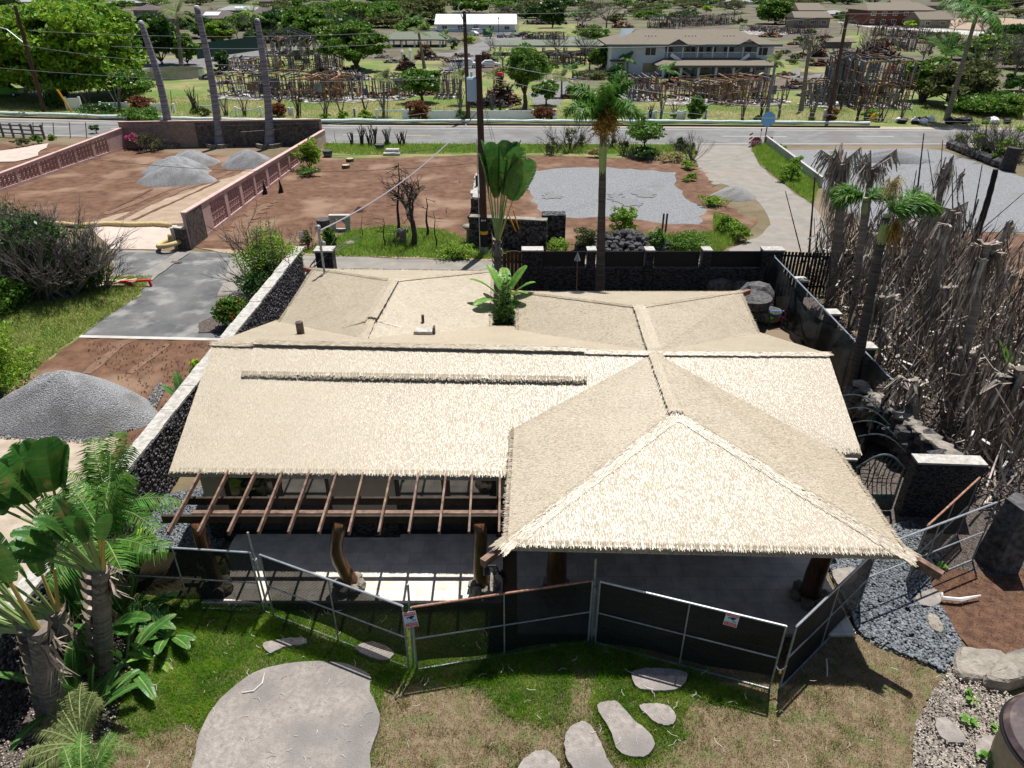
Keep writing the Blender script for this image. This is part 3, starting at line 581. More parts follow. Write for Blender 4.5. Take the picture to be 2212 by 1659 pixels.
# lanai posts and pad stones (log posts)
def logpost(p, top, r, seed, parent, wob=.05):
    rr = random.Random(seed); pts = []
    for i in range(8):
        t = i/7; pts.append(Vector(p).lerp(Vector(top), t)+Vector((math.sin(t*5+seed)*wob, rr.uniform(-.01,.01), 0)))
    mb = MB(); mb.tube(pts, [r*(1.15-.25*i/7)*rr.uniform(.93,1.07) for i in range(8)], 12); o = obj('log_post', mb, M['logpost'], parent, smooth=True)
    mb = MB()
    for k in range(6):
        a = k*math.pi/3; mb.ico((p[0]+math.cos(a)*r*1.6, p[1]+math.sin(a)*r*1.6, FZ+.12), (.16,.16,.16), seed+k, 1, .12)
    mb.ico((p[0], p[1], FZ+.1), (.3,.3,.16), seed, 1, .1); obj('stone_footing', mb, M['boulder'], parent)
for i, (x, y) in enumerate(((1.02,11.7),(6.72,11.6),(7.0,15.9))): logpost((x, y, FZ), (x+(.1 if i else 0), y+.1, 2.72 if y < 15 else 2.4), .2, i+3, TS, .03)
# decks
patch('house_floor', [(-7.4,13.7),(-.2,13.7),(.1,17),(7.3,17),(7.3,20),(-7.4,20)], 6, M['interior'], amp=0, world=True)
mb = MB(); mb.prism([(-6.98,11.48),(-.22,11.48),(-.22,13.8),(-6.98,13.8)], -.02, FZ); tag(obj('patio', mb, M['travertine']), kind='structure')
mb = MB(); mb.prism([(.12,10.62),(7.37,10.62),(7.39,17.2),(.12,17.2)], -.02, FZ+.003); tag(obj('patio', mb, M['travertine']), kind='structure')
# ---------------------------------------------------------------- pergola
PG = thing('pergola', 'reddish brown timber pergola on three crooked log posts in front of the house wall', 'pergola', (-3.8, 12, 0))
XS = [-7.2+.63*i for i in range(12)]
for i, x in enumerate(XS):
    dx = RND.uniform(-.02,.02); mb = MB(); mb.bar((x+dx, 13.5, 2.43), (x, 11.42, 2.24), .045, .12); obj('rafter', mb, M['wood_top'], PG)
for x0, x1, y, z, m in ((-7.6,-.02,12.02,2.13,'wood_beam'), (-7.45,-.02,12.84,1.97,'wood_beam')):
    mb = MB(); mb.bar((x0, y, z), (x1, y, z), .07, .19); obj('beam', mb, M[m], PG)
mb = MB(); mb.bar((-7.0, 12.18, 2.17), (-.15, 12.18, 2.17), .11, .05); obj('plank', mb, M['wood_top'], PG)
mb = MB()
for x in XS[1::3]: mb.bar((x, 12.02, 2.03), (x, 12.35, 2.03), .05, .05)
obj('bracket', mb, M['wood_dark'], PG)
for i, (x, y, wv) in enumerate(((-6.75,11.85,.02),(-3.73,11.95,.13),(-.64,11.9,.05))): logpost((x, y, FZ), (x-.12, 12.02, 2.06), .15, i+20, PG, wv)
mb = MB(); mb.tube([(-6.95,12.35,.15),(-6.95,12.35,.3),(-6.95,12.35,.55),(-6.95,12.35,.62)], [.22,.34,.36,.31], 16, cap=False); mb.tube([(-6.95,12.35,.16),(-6.95,12.35,.5)], [.2,.3], 16); tag(obj('flower_pot', mb, M['potolive'], loc=(-6.95,12.35,.15), smooth=True), 'large olive-glazed pot standing behind the left pergola post', 'flower pot')
# ---------------------------------------------------------------- walls and fences near the house
def wall_th(name, label, cat, segs, h, t, mface, mcap=None, z0=0, capo=.03, caph=.05, loc=None):
    P = segs; o = thing(name, label, cat, loc or (P[0][0], P[0][1], 0)); mb = MB(); mc = MB()
    for a, b in zip(P, P[1:]):
        a, b = Vector((a[0], a[1], 0)), Vector((b[0], b[1], 0)); mb.bar(a+Vector((0,0,z0+h/2)), b+Vector((0,0,z0+h/2)), t, h)
        if mcap: mc.bar(a+Vector((0,0,z0+h+caph/2+.002)), b+Vector((0,0,z0+h+caph/2+.002)), t+capo*2, caph)
    obj('wall_body', mb, mface, o)
    if mcap: obj('wall_cap', mc, mcap, o)
    return o
WH = 1.75
ww = thing('lava_stone_wall', 'long side wall faced in black lava pebbles with a white top left of the house', 'wall', (-9.6, 18, 0))
mb = MB(); mb.box((-9.68, 18.0, WH/2), (.42, 25.6, WH)); obj('wall_body', mb, M['lavaveneer'], ww)
mb = MB()
rr = random.Random(4); y = 5.2
while y < 30.7:
    l = rr.uniform(.5,.9); mb.box((-9.68+rr.uniform(-.015,.015), y+l/2, WH+.03+rr.uniform(-.01,.01)), (.44+rr.uniform(-.03,.03), l-.004, .07)); y += l
obj('wall_cap', mb, M['white_cap'], ww)
n = 5200; P = np.stack([np.full(n, -9.46), NR.uniform(5.3, 30.6, n), NR.uniform(.02, WH, n)], 1); mb = MB()
V0, F0 = _mkico(1); V0 = np.array(V0); F0 = np.array(F0); S = NR.uniform(.5,1.2,(n,1,1))*np.array([.025,.055,.045]); AA = P[:,None,:]+V0[None]*S*NR.uniform(.85,1.15,(n,len(V0),1))
iobj('face_stone', AA.reshape(-1,3), (F0[None]+np.arange(n)[:,None,None]*len(V0)).reshape(-1,3), M['lavastone'], ww)['kind'] = 'stuff'
p = G(702, 545, 1.8); pl = thing('gate_pillar', 'square black stone pillar with pale cap at the far end of the side wall', 'pillar', (p.x, p.y, 0))
mb = MB(); mb.box((p.x, p.y, .95), (.75,.6,1.9)); obj('pillar_body', mb, M['lavaveneer'], pl); mb = MB(); mb.box((p.x, p.y, 1.94), (.85,.7,.08)); obj('pillar_cap', mb, M['white_cap'], pl)
# back wall with slatted fence panels
bw = thing('stone_fence_wall', 'dark stacked-stone back wall with black slatted panels between pale-capped pillars', 'wall', (6, 30.2, 0))
YB = 30.2; bx0, bx1 = at(1150,548,YB).x, at(1690,548,YB).x
mb = MB(); mb.box(((bx0+bx1)/2, YB, .6), (bx1-bx0, .4, 1.2)); obj('wall_body', mb, M['lavaveneer'], bw)
px = [at(u, 548, YB).x for u in (1150, 1277, 1402, 1525, 1667)]
for i, x in enumerate(px):
    wv = .9 if i in (0, 4) else .36
    mb = MB(); mb.box((x, YB-.01, 1.0), (wv, .46, 2.02)); o = obj('pillar', mb, M['lavaveneer'], bw); mb = MB(); mb.box((x, YB-.01, 2.05), (wv+.06, .54, .07)); obj('pillar_cap', mb, M['white_cap'], o)
for a, b in zip(px, px[1:]):
    mb = MB(); x = a+.3
    while x < b-.25: mb.box((x, YB, 1.58), (.09,.03,.72)); x += .1
    mb.box(((a+b)/2, YB+.03, 1.3), (b-a-.4,.03,.06)); mb.box(((a+b)/2, YB+.03, 1.85), (b-a-.4,.03,.06)); mb.box(((a+b)/2, YB+.08, 1.58), (b-a-.5,.01,.7)); obj('slat_panel', mb, M['frame_dark'], bw)
gp = at(1118, 560, 30.4); gt = thing('wooden_gate', 'dark brown arched-top gate beside the back wall and the young traveller palm', 'gate', (gp.x, gp.y, 0))
mb = MB(); n = 9
for i in range(n):
    x = gp.x-.75+i*.17; h = 1.55+.35*math.sin(math.pi*min(1, (i+1)/n)); mb.box((x, 30.4, h/2), (.165,.05,h))
obj('gate_board', mb, M['wood_dark'], gt); mb = MB(); mb.box((gp.x-.05, 30.34, .5), (1.5,.05,.1)); mb.box((gp.x-.05, 30.34, 1.4), (1.5,.05,.1)); obj('gate_rail', mb, M['wood_dark'], gt)
# slat fence beyond the corner
sf = thing('slat_fence', 'black vertical slat fence running right from the back wall corner', 'fence', (13, 30, 0)); mb = MB(); x = px[-1]+.5
while x < 17.5: mb.box((x, 30.3-(x-12)*.10, .95), (.11,.03,1.9)); x += .15
obj('slat_panel', mb, M['frame_dark'], sf); mb = MB(); mb.bar((px[-1]+.45,30.36,1.7),(17.5,29.8,1.7),.04,.08); mb.bar((px[-1]+.45,30.36,.3),(17.5,29.8,.3),.04,.08); obj('fence_rail', mb, M['frame_dark'], sf)
# stones behind the house, right
for i, (u, v, r, l) in enumerate(((1550,622,.75,'rounded grey boulder behind the rear thatched wing'), (1600,625,.5,'small grey boulder right of the larger one behind the rear wing'), (1628,665,.9,'dark lava boulder beside the rear right eave'), (1660,690,.6,'low dark lava boulder at the foot of the windscreen fence'))):
    p = G(u, v, .2); mb = MB(); mb.ico(p+Vector((0,0,.2)), (r,r*.7,r*(1.1 if i == 2 else .6)), i, 2, .09); tag(obj('boulder', mb, M['rock'], loc=(p.x,p.y,0), smooth=False), l, 'boulder')
p = G(1625, 640, 1.2); mb = MB(); mb.tube([p+Vector((0,0,-.35)), p], [.75,.8], 14); mb.tube([p+Vector((0,0,.002)), p+Vector((0,0,.03))], [.55,.5], 14); tag(obj('round_cover', mb, M['rock'], loc=tuple(p)), 'round grey cover resting on dark rocks beside the rear eave', 'tank cover')
# right fence with draped black windscreen
def mesh_wires(mb, a, b, z0, z1, sp=.07, r=.0028):
    """chain link diamonds between ground points a,b"""
    a, b = Vector(a), Vector(b); L = (b-a).length; d = (b-a)/L; H = z1-z0; k = int((L+H)/sp)
    nn = d.cross(Vector((0,0,1)))*r
    for i in range(k):
        s = i*sp-H
        for sg in (1, -1):
            s0, t0, s1, t1 = s, 0.0, s+H, H
            if s0 < 0: t0 = -s0; s0 = 0
            if s1 > L: t1 = H-(s1-L); s1 = L
            if s1-s0 < .03: continue
            if sg > 0: p, q_ = a+d*s0, a+d*s1
            else: p, q_ = a+d*(L-s0), a+d*(L-s1)
            p = p+Vector((0,0,z0+t0)); q_ = q_+Vector((0,0,z0+t1)); u = (q_-p).normalized().cross(nn.normalized())*r
            mb.quad(p-u, p+u, q_+u, q_-u)
def fence_panel(a, b, label, ha=1.83, hb=None, scr=True, hem=.26, rustt=False, hemb=None, stand=False, group='temporary chain-link fence panels', name='temporary_fence', dense='screen', mid=True):
    a, b = Vector((a[0],a[1],0)), Vector((b[0],b[1],0)); hb = hb or ha; H = Vector((0,0,1)); o = thing(name, label, 'fence panel', tuple(a), group); d = (b-a).normalized(); zb = .06
    mb = MB(); r = .021
    A, B = a+H*ha, b+H*hb; mb.tube([a+H*zb, A], r, 7); mb.tube([b+H*zb, B], r, 7)
    mb.tube([a+H*zb, b+H*zb], r, 7)
    m_ = (a+b)/2
    if mid: mb.tube([m_+H*zb, (A+B)/2], r*.8, 6); mb.tube([a+H*(ha*.52), b+H*(hb*.52)], r*.8, 6)
    obj('frame', mb, M['galv_dull'], o); mb = MB(); mb.tube([A, B], r*1.15, 8); obj('top_rail', mb, M['rust' if rustt else 'galv'], o)
    mb = MB(); mesh_wires(mb, a, b, zb, min(ha, hb), r=.0022); obj('chain_link_mesh', mb, M['wiremesh'], o)
    if scr:
        mb = MB(); k = 14; nn = d.cross(H)*-.03; rr = random.Random(int(abs(a.x)*100)); hemb = hemb if hemb is not None else hem
        for i in range(k):
            t0, t1 = i/k, (i+1)/k; sg = lambda t: -.05*math.sin(math.pi*t*3+a.x)
            top0, top1 = ha-.05+(hb-ha)*t0, ha-.05+(hb-ha)*t1; w0 = .02*math.sin(t0*17); w1 = .02*math.sin(t1*17)
            for j in range(3):
                f0, f1 = j/3, (j+1)/3; lo0, lo1 = hem+(hemb-hem)*t0+sg(t0), hem+(hemb-hem)*t1+sg(t1)
                P = lambda t, f, lo, top, wv: a.lerp(b, t)+nn*(1+wv*30*(1-abs(2*f-1)))+H*(lo+(top-lo)*f)
                mb.quad(P(t0,f0,lo0,top0,w0), P(t1,f0,lo1,top1,w1), P(t1,f1,lo1,top1,w1), P(t0,f1,lo0,top0,w0))
        obj('windscreen', mb, M[dense], o)
    if stand:
        mb = MB(); e = d.cross(H)*.45
        for s in (0, .28): mb.tube([b+d*(s-.14)-e+H*.03, b+d*(s-.14)+e+H*.03], .02, 6)
        for s in (-1, 1): mb.tube([b+d*-.14+e*s+H*.03, b+d*.14+e*s+H*.03], .02, 6)
        obj('fence_foot', mb, M['galv_dull'], o)
    return o
g = lambda u, v: G(u, v)
a0 = g(256, 1306); b0 = g(572, 1327); fence_panel(a0, b0, 'leftmost temporary fence panel, beside the traveller palms', hem=.32)
a1 = g(592, 1332); b1 = g(884, 1447); fence_panel(a1, b1, 'temporary fence panel left of the camera warning sign post, slanting across the pergola', hem=.3)
a2 = g(902, 1450); b2 = g(1270, 1390); fence_panel(a2, b2, 'temporary fence panel right of the post with the tilted warning sign', hem=.22, rustt=True, hemb=.1, stand=False)
a3 = g(1285, 1392); b3 = g(1661, 1492); fence_panel(a3, b3, 'temporary fence panel in front of the lanai with a warning sign hung from its rail', hem=.1, hemb=.35, dense='screen_dense')
a4 = g(1682, 1492); b4 = Vector((7.75, 11.4, 0)); fence_panel(a4, b4, 'temporary fence panel forming the right half of the chained opening', hem=.06, dense='screen_dense')
a5 = b4+Vector((.04,.06,0)); b5 = g(2128, 1232); b5 = Vector((11.2, 12.95, 0)); fence_panel(a5, b5, 'unscreened fence panel behind the right rafter tail, ending at the dark stone pillar', scr=False)
a6 = Vector((9.2, 12.15, 0)); b6 = Vector((11.35, 13.9, 0)); fence_panel(a6, b6, 'fence panel with a rusty brown top rail leading back to the stone wall', rustt=True, hem=.1)
tops = [(535,1150,578,1327,'galvanised pole left of the slanting fence panel, taller than the panels'),(881,1262,893,1450,'galvanised pole behind the tilted warning sign'),(1287,1205,1278,1392,'galvanised pole between the two middle fence panels')]
for i, (u1, v1, u0, v0, l) in enumerate(tops):
    b = G(u0, v0)+Vector((0,.07,0)); t = at(u1, v1, b.y+.02)
    mb = MB(); mb.tube([b, t], .024, 8); mb.tube([b.lerp(t,.62), b.lerp(t,.68)], .05, 8); tag(obj('fence_pole', mb, M['galv_dull'], loc=tuple(b)), l, 'pole', 'tall poles at the fence joints')
# chain and padlock, rings
p0 = b3+Vector((0,0,.75)); p1 = a4+Vector((0,0,.75)); mb = MB()
for i in range(10):
    t = i/9; c = p0.lerp(p1, t)+Vector((0,-.02,-.12*math.sin(math.pi*t))); mb.ico(c, (.018,.012,.022), i, 1, .1)
ch = obj('chain', mb, M['galv'], loc=tuple(p0)); tag(ch, 'steel chain holding the two fence panels at the opening closed', 'chain'); mb = MB(); mb.box(p0.lerp(p1,.55)+Vector((0,-.03,-.17)), (.05,.025,.06)); obj('padlock', mb, M['yellow'], ch)
# warning signs
def text_obj(body, size, M_, mx, parent, name='lettering', sx=1, bold=.0):
    cu = bpy.data.curves.new(name, 'FONT'); cu.body = body; cu.size = size; cu.align_x = 'CENTER'; cu.align_y = 'CENTER'; cu.offset = bold; cu.resolution_u = 2; cu.extrude = .0006
    t = bpy.data.objects.new('tmp', cu); COL.objects.link(t); bpy.context.view_layer.update()
    me = bpy.data.meshes.new_from_object(t.evaluated_get(bpy.context.evaluated_depsgraph_get())); bpy.data.objects.remove(t); me.name = name
    me.transform(mx @ Matrix.Diagonal((sx,1,1,1))); me.materials.clear(); me.materials.append(M_)
    o = bpy.data.objects.new(name, me); COL.objects.link(o); o.parent = parent; return o
def warn_sign(P, X, Y, label):
    """P centre, X right, Y up unit vectors"""
    N = X.cross(Y).normalized(); o = thing('warning_sign', label, 'sign', tuple(P), 'camera warning signs on the fence'); B = Matrix(((X.x,Y.x,N.x,0),(X.y,Y.y,N.y,0),(X.z,Y.z,N.z,0),(0,0,0,1)))
    def rect(x0, y0, x1, y1, z, t=.002):
        mb = MB()
        for zz in (z, z+t):
            for x, y in ((x0,y0),(x1,y0),(x1,y1),(x0,y1)): mb.v.append(tuple(P+X*x+Y*y+N*zz))
        for f in ((3,2,1,0),(4,5,6,7),(0,1,5,4),(1,2,6,5),(2,3,7,6),(3,0,4,7)): mb.f.append(f)
        return mb
    obj('sign_plate', rect(-.125,-.17,.125,.17,0), M['signwhite'], o); obj('red_band', rect(-.115,.09,.115,.158,.003), M['signred'], o); obj('blue_panel', rect(-.112,-.068,.112,.085,.003), M['signblue'], o); obj('red_band', rect(-.115,-.16,.115,-.078,.003), M['signred'], o)
    mb = MB()
    for poly in ([(-.085,.05),(.03,.078),(.075,.075),(.08,.05),(.05,.03),(.02,.01),(-.01,.005),(-.01,.035)], [(.02,.012),(.035,.012),(.055,-.02),(.09,-.012),(.098,-.04),(.088,-.04),(.082,-.024),(.045,-.036)], [(-.07,.03),(-.055,.04),(-.04,.03),(-.055,.02)]):
        mb.quad(*[P+X*x+Y*y+N*.008 for x, y in poly])
    obj('camera_symbol', mb, M['frame_dark'], o)
    T = lambda x, y: B @ Matrix.Translation((x, y, .007))
    text_obj('WARNING', .056, M['signtext'], T(0,.124), o, sx=.93, bold=.001); text_obj('NO TRESPASSING', .03, M['signtext'], T(0,-.103), o, sx=.85, bold=.0005); text_obj('PRIVATE PROPERTY', .028, M['signtext'], T(0,-.137), o, sx=.80, bold=.0005); text_obj('VIDEO SURVEILLANCE', .018, M['trim'], T(0,-.055), o)
d = (b1-a1).normalized(); c = at(887, 1338, a2.y-.10); X = Vector((1,.1,.13)).normalized(); N = Vector((.1,-1,.25)); Y = N.cross(X).normalized(); warn_sign(c, X, Y, 'tilted camera warning sign wired to the fence pole in front of the pergola')
d = (b3-a3).normalized(); pos = a3.lerp(b3, .72); c = at(1580, 1339, pos.y-.05); N = d.cross(Vector((0,0,1))).normalized(); X = (d-Vector((0,0,.06))).normalized(); Y = N.cross(X).normalized(); Y = Y if Y.z > 0 else -Y; warn_sign(c, X, Y, 'camera warning sign hanging below the top rail in front of the dark lanai')
# right boundary fence with draped screen
rf = thing('windscreen_fence', 'chain-link fence with draped black windscreen along the right side of the house', 'fence', (11.4, 24, 0)); XF = 11.4; Y0, Y1 = 18.6, 29.6
mb = MB()
for k in range(5): y = Y0+(Y1-Y0)*k/4; mb.tube([(XF,y,0),(XF,y,1.95)], .03, 7)
mb.tube([(XF,Y0,1.9),(XF,Y1,1.9)], .03, 7); obj('fence_frame', mb, M['galv'], rf)
mb = MB(); mesh_wires(mb, (XF+.02,Y0,0), (XF+.02,Y1,0), .1, 1.9, sp=.1); obj('chain_link_mesh', mb, M['galv_dull'], rf)
mb = MB(); nI, nJ = 60, 12; V = []
for i in range(nI+1):
    t = i/nI; sag = .55*(math.sin(math.pi*min(1,max(0,(t-.25)/.7)))**2)*(1 if t > .25 else 0)+.1*abs(math.sin(t*9))
    for j in range(nJ+1):
        f = j/nJ; top = 2.0-sag if t < .97 else 2.0
        V.append((XF-.08-.35*f*(1-f)*2.2*(1+.5*math.sin(t*23+f*5))-.06*math.sin(t*60+f*3), Y0+(Y1-Y0)*t+.2*math.sin(f*6+t*12), top*(1-f)+.0))
mb.v = V; mb.f = [(i*(nJ+1)+j, i*(nJ+1)+j+1, (i+1)*(nJ+1)+j+1, (i+1)*(nJ+1)+j) for i in range(nI) for j in range(nJ)]; obj('windscreen', mb, M['screen_dense'], rf, smooth=True)
fs = thing('fallen_windscreen', 'crumpled black windscreen hanging down at the end of the right fence', 'windscreen', (10.6,17.6,0)); mb = MB(); V = []
for i in range(15):
    for j in range(9):
        t, f = i/14, j/8; V.append((11.35-1.6*t+.1*math.sin(j*2.2), 18.5-2.0*t+.12*math.sin(i*1.9+j), (1.95-1.5*t)*(1-f)+.05+.1*math.sin(i*2+j*3)*.5))
mb.v = V; mb.f = [(i*9+j, i*9+j+1, (i+1)*9+j+1, (i+1)*9+j) for i in range(14) for j in range(8)]; obj('cloth', mb, M['screen_dense'], fs, smooth=True)
for i, (u, v) in enumerate(((1022,604),(2040-300,700),(1788,775))): pass
for i, (uv, l) in enumerate(((q('B2',1025,890),'pale square pillar cap nearest the back corner of the right fence'), (q('B2',1195,1065),'pale square pillar cap half-way along the right fence'), (q('B3',645,375),'pale square pillar cap near the dark leaning palm'))):
    p = G(*uv, 1.6); o = thing('stone_pillar', l, 'pillar', (p.x, p.y, 0), 'pillars outside the right fence'); mb = MB(); mb.box((p.x, p.y, .78), (.42,.42,1.56)); obj('pillar_body', mb, M['lavaveneer'], o); mb = MB(); mb.box((p.x, p.y, 1.6), (.5,.5,.08)); obj('pillar_cap', mb, M['white_cap'], o)
# courtyard gate wall right of the lanai
gw = wall_th('gate_wall', 'dark stacked-stone wall with pale top right of the arched iron gate', 'wall', [(10.2,14.75),(11.9,14.65)], 1.75, .34, M['lavaveneer'], M['white_cap'])
gw2 = wall_th('gate_wall', 'short dark stone wall stub between the thatch eave and the arched iron gate', 'wall', [(8.2,14.95),(8.75,14.9)], 1.75, .4, M['lavaveneer'], M['white_cap'])
ig = thing('iron_gate', 'arched iron gate of curved green-black bars in the stone wall', 'gate', (9.4,14.8,0)); mb = MB(); x0, x1 = 8.85, 10.05; yy = 14.8
arc = [Vector((x0+(x1-x0)*t, yy, 1.45+.42*math.sin(math.pi*t))) for t in [i/16 for i in range(17)]]
mb.tube(arc, .03, 6); mb.tube([(x0,yy,.1),(x0,yy,1.45)], .03, 6); mb.tube([(x1,yy,.1),(x1,yy,1.45)], .03, 6); mb.tube([(x0,yy,.6),(x1,yy,.6)], .025, 6); obj('gate_frame', mb, M['iron'], ig)
mb = MB(); rr = random.Random(8)
for k in range(9):
    x = x0+.1+k*.125; s = rr.choice((-1,1))*.18; mb.tube([(x+s*math.sin(t*3)*.7, yy, .6+t*(.9+.35*math.sin(math.pi*(x-x0)/(x1-x0)))) for t in [i/6 for i in range(7)]], .014, 5)
obj('curved_bar', mb, M['iron'], ig); mb = MB(); mb.box(((x0+x1)/2, yy, .33), (x1-x0-.05,.03,.5)); obj('kick_panel', mb, M['iron'], ig)
mb = MB()
for k in range(14): c = Vector((rr.uniform(x0+.1,x1-.1), yy-.02, rr.uniform(.8,1.6))); mb.quad(c, c+Vector((.05,0,.03)), c+Vector((.13,0,.09)), c+Vector((.03,0,.06)))
obj('iron_leaf', mb, M['iron'], ig)
# second ornamental gate leaf behind
ig2 = thing('iron_gate', 'open iron gate leaf with leaf ornaments in the dark behind the courtyard gate', 'gate', (9.9,16.6,0)); mb = MB()
for k in range(4): c = Vector((9.3+.15*k, 17.6-.3*k, 1.9-.25*k)); mb.tube([c+Vector((1.2*t, -.4*t, .3*math.sin(t*3.1)-.25*t)) for t in [i/8 for i in range(9)]], .02, 5)
obj('curved_bar', mb, M['iron'], ig2); mb = MB()
for k in range(26): c = Vector((rr.uniform(9.3,10.7), rr.uniform(16.6,17.8), rr.uniform(1.1,2.0))); mb.quad(c, c+Vector((.06,0,.04)), c+Vector((.08,.02,.17)), c+Vector((.0,0,.1)))
obj('iron_leaf', mb, M['iron'], ig2)
rw = thing('rock_wall', 'low rough lava rock wall with pale mortar top behind the iron gates', 'wall', (11.2,17,0)); mb = MB(); rr = random.Random(12)
for k in range(34): t = k/33; c = Vector((10.9+.9*t+rr.uniform(-.15,.15), 19.5-4.2*t, rr.uniform(.3,1.2))); mb.ico(c, (.4,.35,.35), k, 1, .15)
obj('rock_face', mb, M['rock'], rw); mb = MB()
for k in range(12): t = k/11; c = Vector((10.95+.9*t, 19.4-4.2*t, 1.32)); mb.ico(c, (.3,.28,.12), k+50, 1, .15)
obj('wall_cap', mb, M['boulder'], rw)
pw = thing('stone_pillar', 'leaning dark basalt pillar at the right end of the unscreened fence panel', 'pillar', (11.8,12.9,0)); mb = MB(); mb.tube([(11.75,12.9,0),(11.78,12.9,.9),(11.85,12.9,1.85)], [.5,.46,.42], 5); obj('pillar_body', mb, M['rock'], pw)
# ---------------------------------------------------------------- vegetation builders
def crown_pts(c, R, n, nclump, seed, csz=.3, shell=.55, gap=0):
    g = np.random.default_rng(seed); d = unit(g.normal(size=(nclump,3))); d[:,2] = np.where(d[:,2] < -.8, -d[:,2], d[:,2])
    rad = g.uniform(shell, 1, (nclump,1))**.7; ph = g.uniform(0, 6.28, 6)
    lump = 1+.16*np.sin(d[:,[0]]*5+ph[0])+.14*np.sin(d[:,[1]]*6+ph[1])+.12*np.sin(d[:,[2]]*7+ph[2])
    cc = d*rad*lump*(1-csz*.5); m = max(1, n//nclump)
    L = unit(g.normal(size=(nclump*m,3)))*(g.random((nclump*m,1))**.45)*csz*g.uniform(.6,1.3,(nclump,1)).repeat(m,0)*np.array([1,1,.6])
    P = cc.repeat(m,0)+L; return np.array(c)+P*np.array(R), np.array(c)+cc*np.array(R)
def branches(mb, p, d, ln, r, depth, rr, n=(2,3), spread=.6, k=.72, up=.1, seg=5, cnt=None):
    if cnt is not None:
        cnt[0] -= 1
        if cnt[0] < 0: return
    q1 = p+d*ln*.5+Vector((rr.uniform(-1,1), rr.uniform(-1,1), rr.uniform(-.5,.5)))*ln*.08; q2 = p+d*ln
    mb.tube([p, q1, q2], [r, r*.85, r*.65], seg if depth > 1 else 3, cap=False)
    if depth <= 0: return
    for i in range(rr.randint(*n)):
        e = (d+Vector((rr.uniform(-1,1), rr.uniform(-1,1), rr.uniform(-.6,.8)+up))*spread).normalized(); branches(mb, q2 if rr.random() < .7 else q1, e, ln*k*rr.uniform(.7,1.15), r*.62, depth-1, rr, n, spread, k, up, seg, cnt)
def tree(name, label, u, vb, vt, wpx, leaf='leaf', n=5000, ls=None, tr=None, cs=.35, group=None, seed=1, nc=None, bark='bark', cat='tree', flowers=None, nf=0, csz=.3, depthf=1, base=None, lean=0, twigs=0, asp=.45, shell=.55):
    b = base or G(u, vb); s = kp(b); R = wpx/2*s; H = max(.5, hz(b, vt)); cz = H*(1+cs)/2; rz = H*(1-cs)/2; tr = tr or H*.03; ls = ls or max(.05, s*2.3*1.6)
    o = thing(name, label, cat, tuple(b), group); c = (b.x+lean, b.y, cz); P, cc = crown_pts(c, (R, R*depthf, rz), n, nc or max(12, n//45), seed, csz, shell)
    rr = random.Random(seed); mb = MB(); t1 = Vector((b.x+lean*.5, b.y, H*cs*.8)); mb.tube([b, b.lerp(t1,.5)+Vector((tr*.4,0,0)), t1], [tr*1.25, tr, tr*.85], 8)
    for k in range(min(9, len(cc))):
        e = Vector(cc[rr.randrange(len(cc))]); mb.tube([t1, t1.lerp(e,.5)+Vector((0,0,-.05*H)), t1.lerp(e,.95)], [tr*.6, tr*.35, tr*.12], 5, cap=False)
    obj('trunk', mb, M[bark], o); cr = fobj('crown', diamonds(P, ls, asp), 4, M[leaf], o)
    if flowers: i = NR.integers(0, len(P), nf); Q = P[i]+unit(P[i]-np.array(c))*ls*.8; fobj('flower', diamonds(Q, ls*.8, .8), 4, M[flowers], cr)['kind'] = 'stuff'
    if twigs:
        mb = MB()
        for k in range(twigs): e = Vector(cc[rr.randrange(len(cc))]); branches(mb, t1.lerp(e,.5), (e-t1).normalized(), R*.35, tr*.25, 2, rr, spread=.7)
        obj('bare_twig', mb, M['greytwig'], o)['kind'] = 'stuff'
    return o
def shrub(name, label, u, vb, vt, wpx, leaf='leaf', n=1800, ls=None, cat='shrub', seed=1, stems=5, **kw):
    b = kw.pop('base', None) or G(u, vb); s = kp(b); R = wpx/2*s; H = max(.2, hz(b, vt)); ls = ls or max(.04, s*2.2*1.3)
    o = thing(name, label, cat, tuple(b), kw.get('group')); rr = random.Random(seed); mb = MB()
    P, cc = crown_pts((b.x, b.y, H*.5), (R, R*kw.get('depthf',.9), H*.55), n, max(8, n//50), seed, kw.get('csz',.35), kw.get('shell',.3)); P[:,2] = np.maximum(P[:,2], .02)
    for k in range(stems): e = Vector(cc[rr.randrange(len(cc))]); mb.tube([b, b.lerp(e,.5)+Vector((0,0,.1*H)), e], [H*.025, H*.018, H*.006], 5, cap=False)
    obj('stem', mb, M[kw.get('bark','greytwig')], o); fo = fobj('foliage', diamonds(P, ls, kw.get('asp',.45)), 4, M[leaf], o)
    if kw.get('flowers'): i = NR.integers(0, len(P), kw['nf']); fobj('flower', diamonds(P[i]+np.array([0,-ls*.5,ls*.5]), ls*.8, .8), 4, M[kw['flowers']], fo)['kind'] = 'stuff'
    if kw.get('twigs'):
        mb = MB()
        for k in range(kw['twigs']): e = Vector((rr.uniform(-1,1), rr.uniform(-.6,.6), rr.uniform(.5,1.2))).normalized(); branches(mb, b+Vector((rr.uniform(-.7,.7)*R, rr.uniform(-.4,.4)*R, 0)), e, H*kw.get('tl',.5), H*.014, kw.get('td',3), rr, spread=.55)
        obj('bare_twig', mb, M[kw.get('twm','greytwig')], o)['kind'] = 'stuff'
    return o
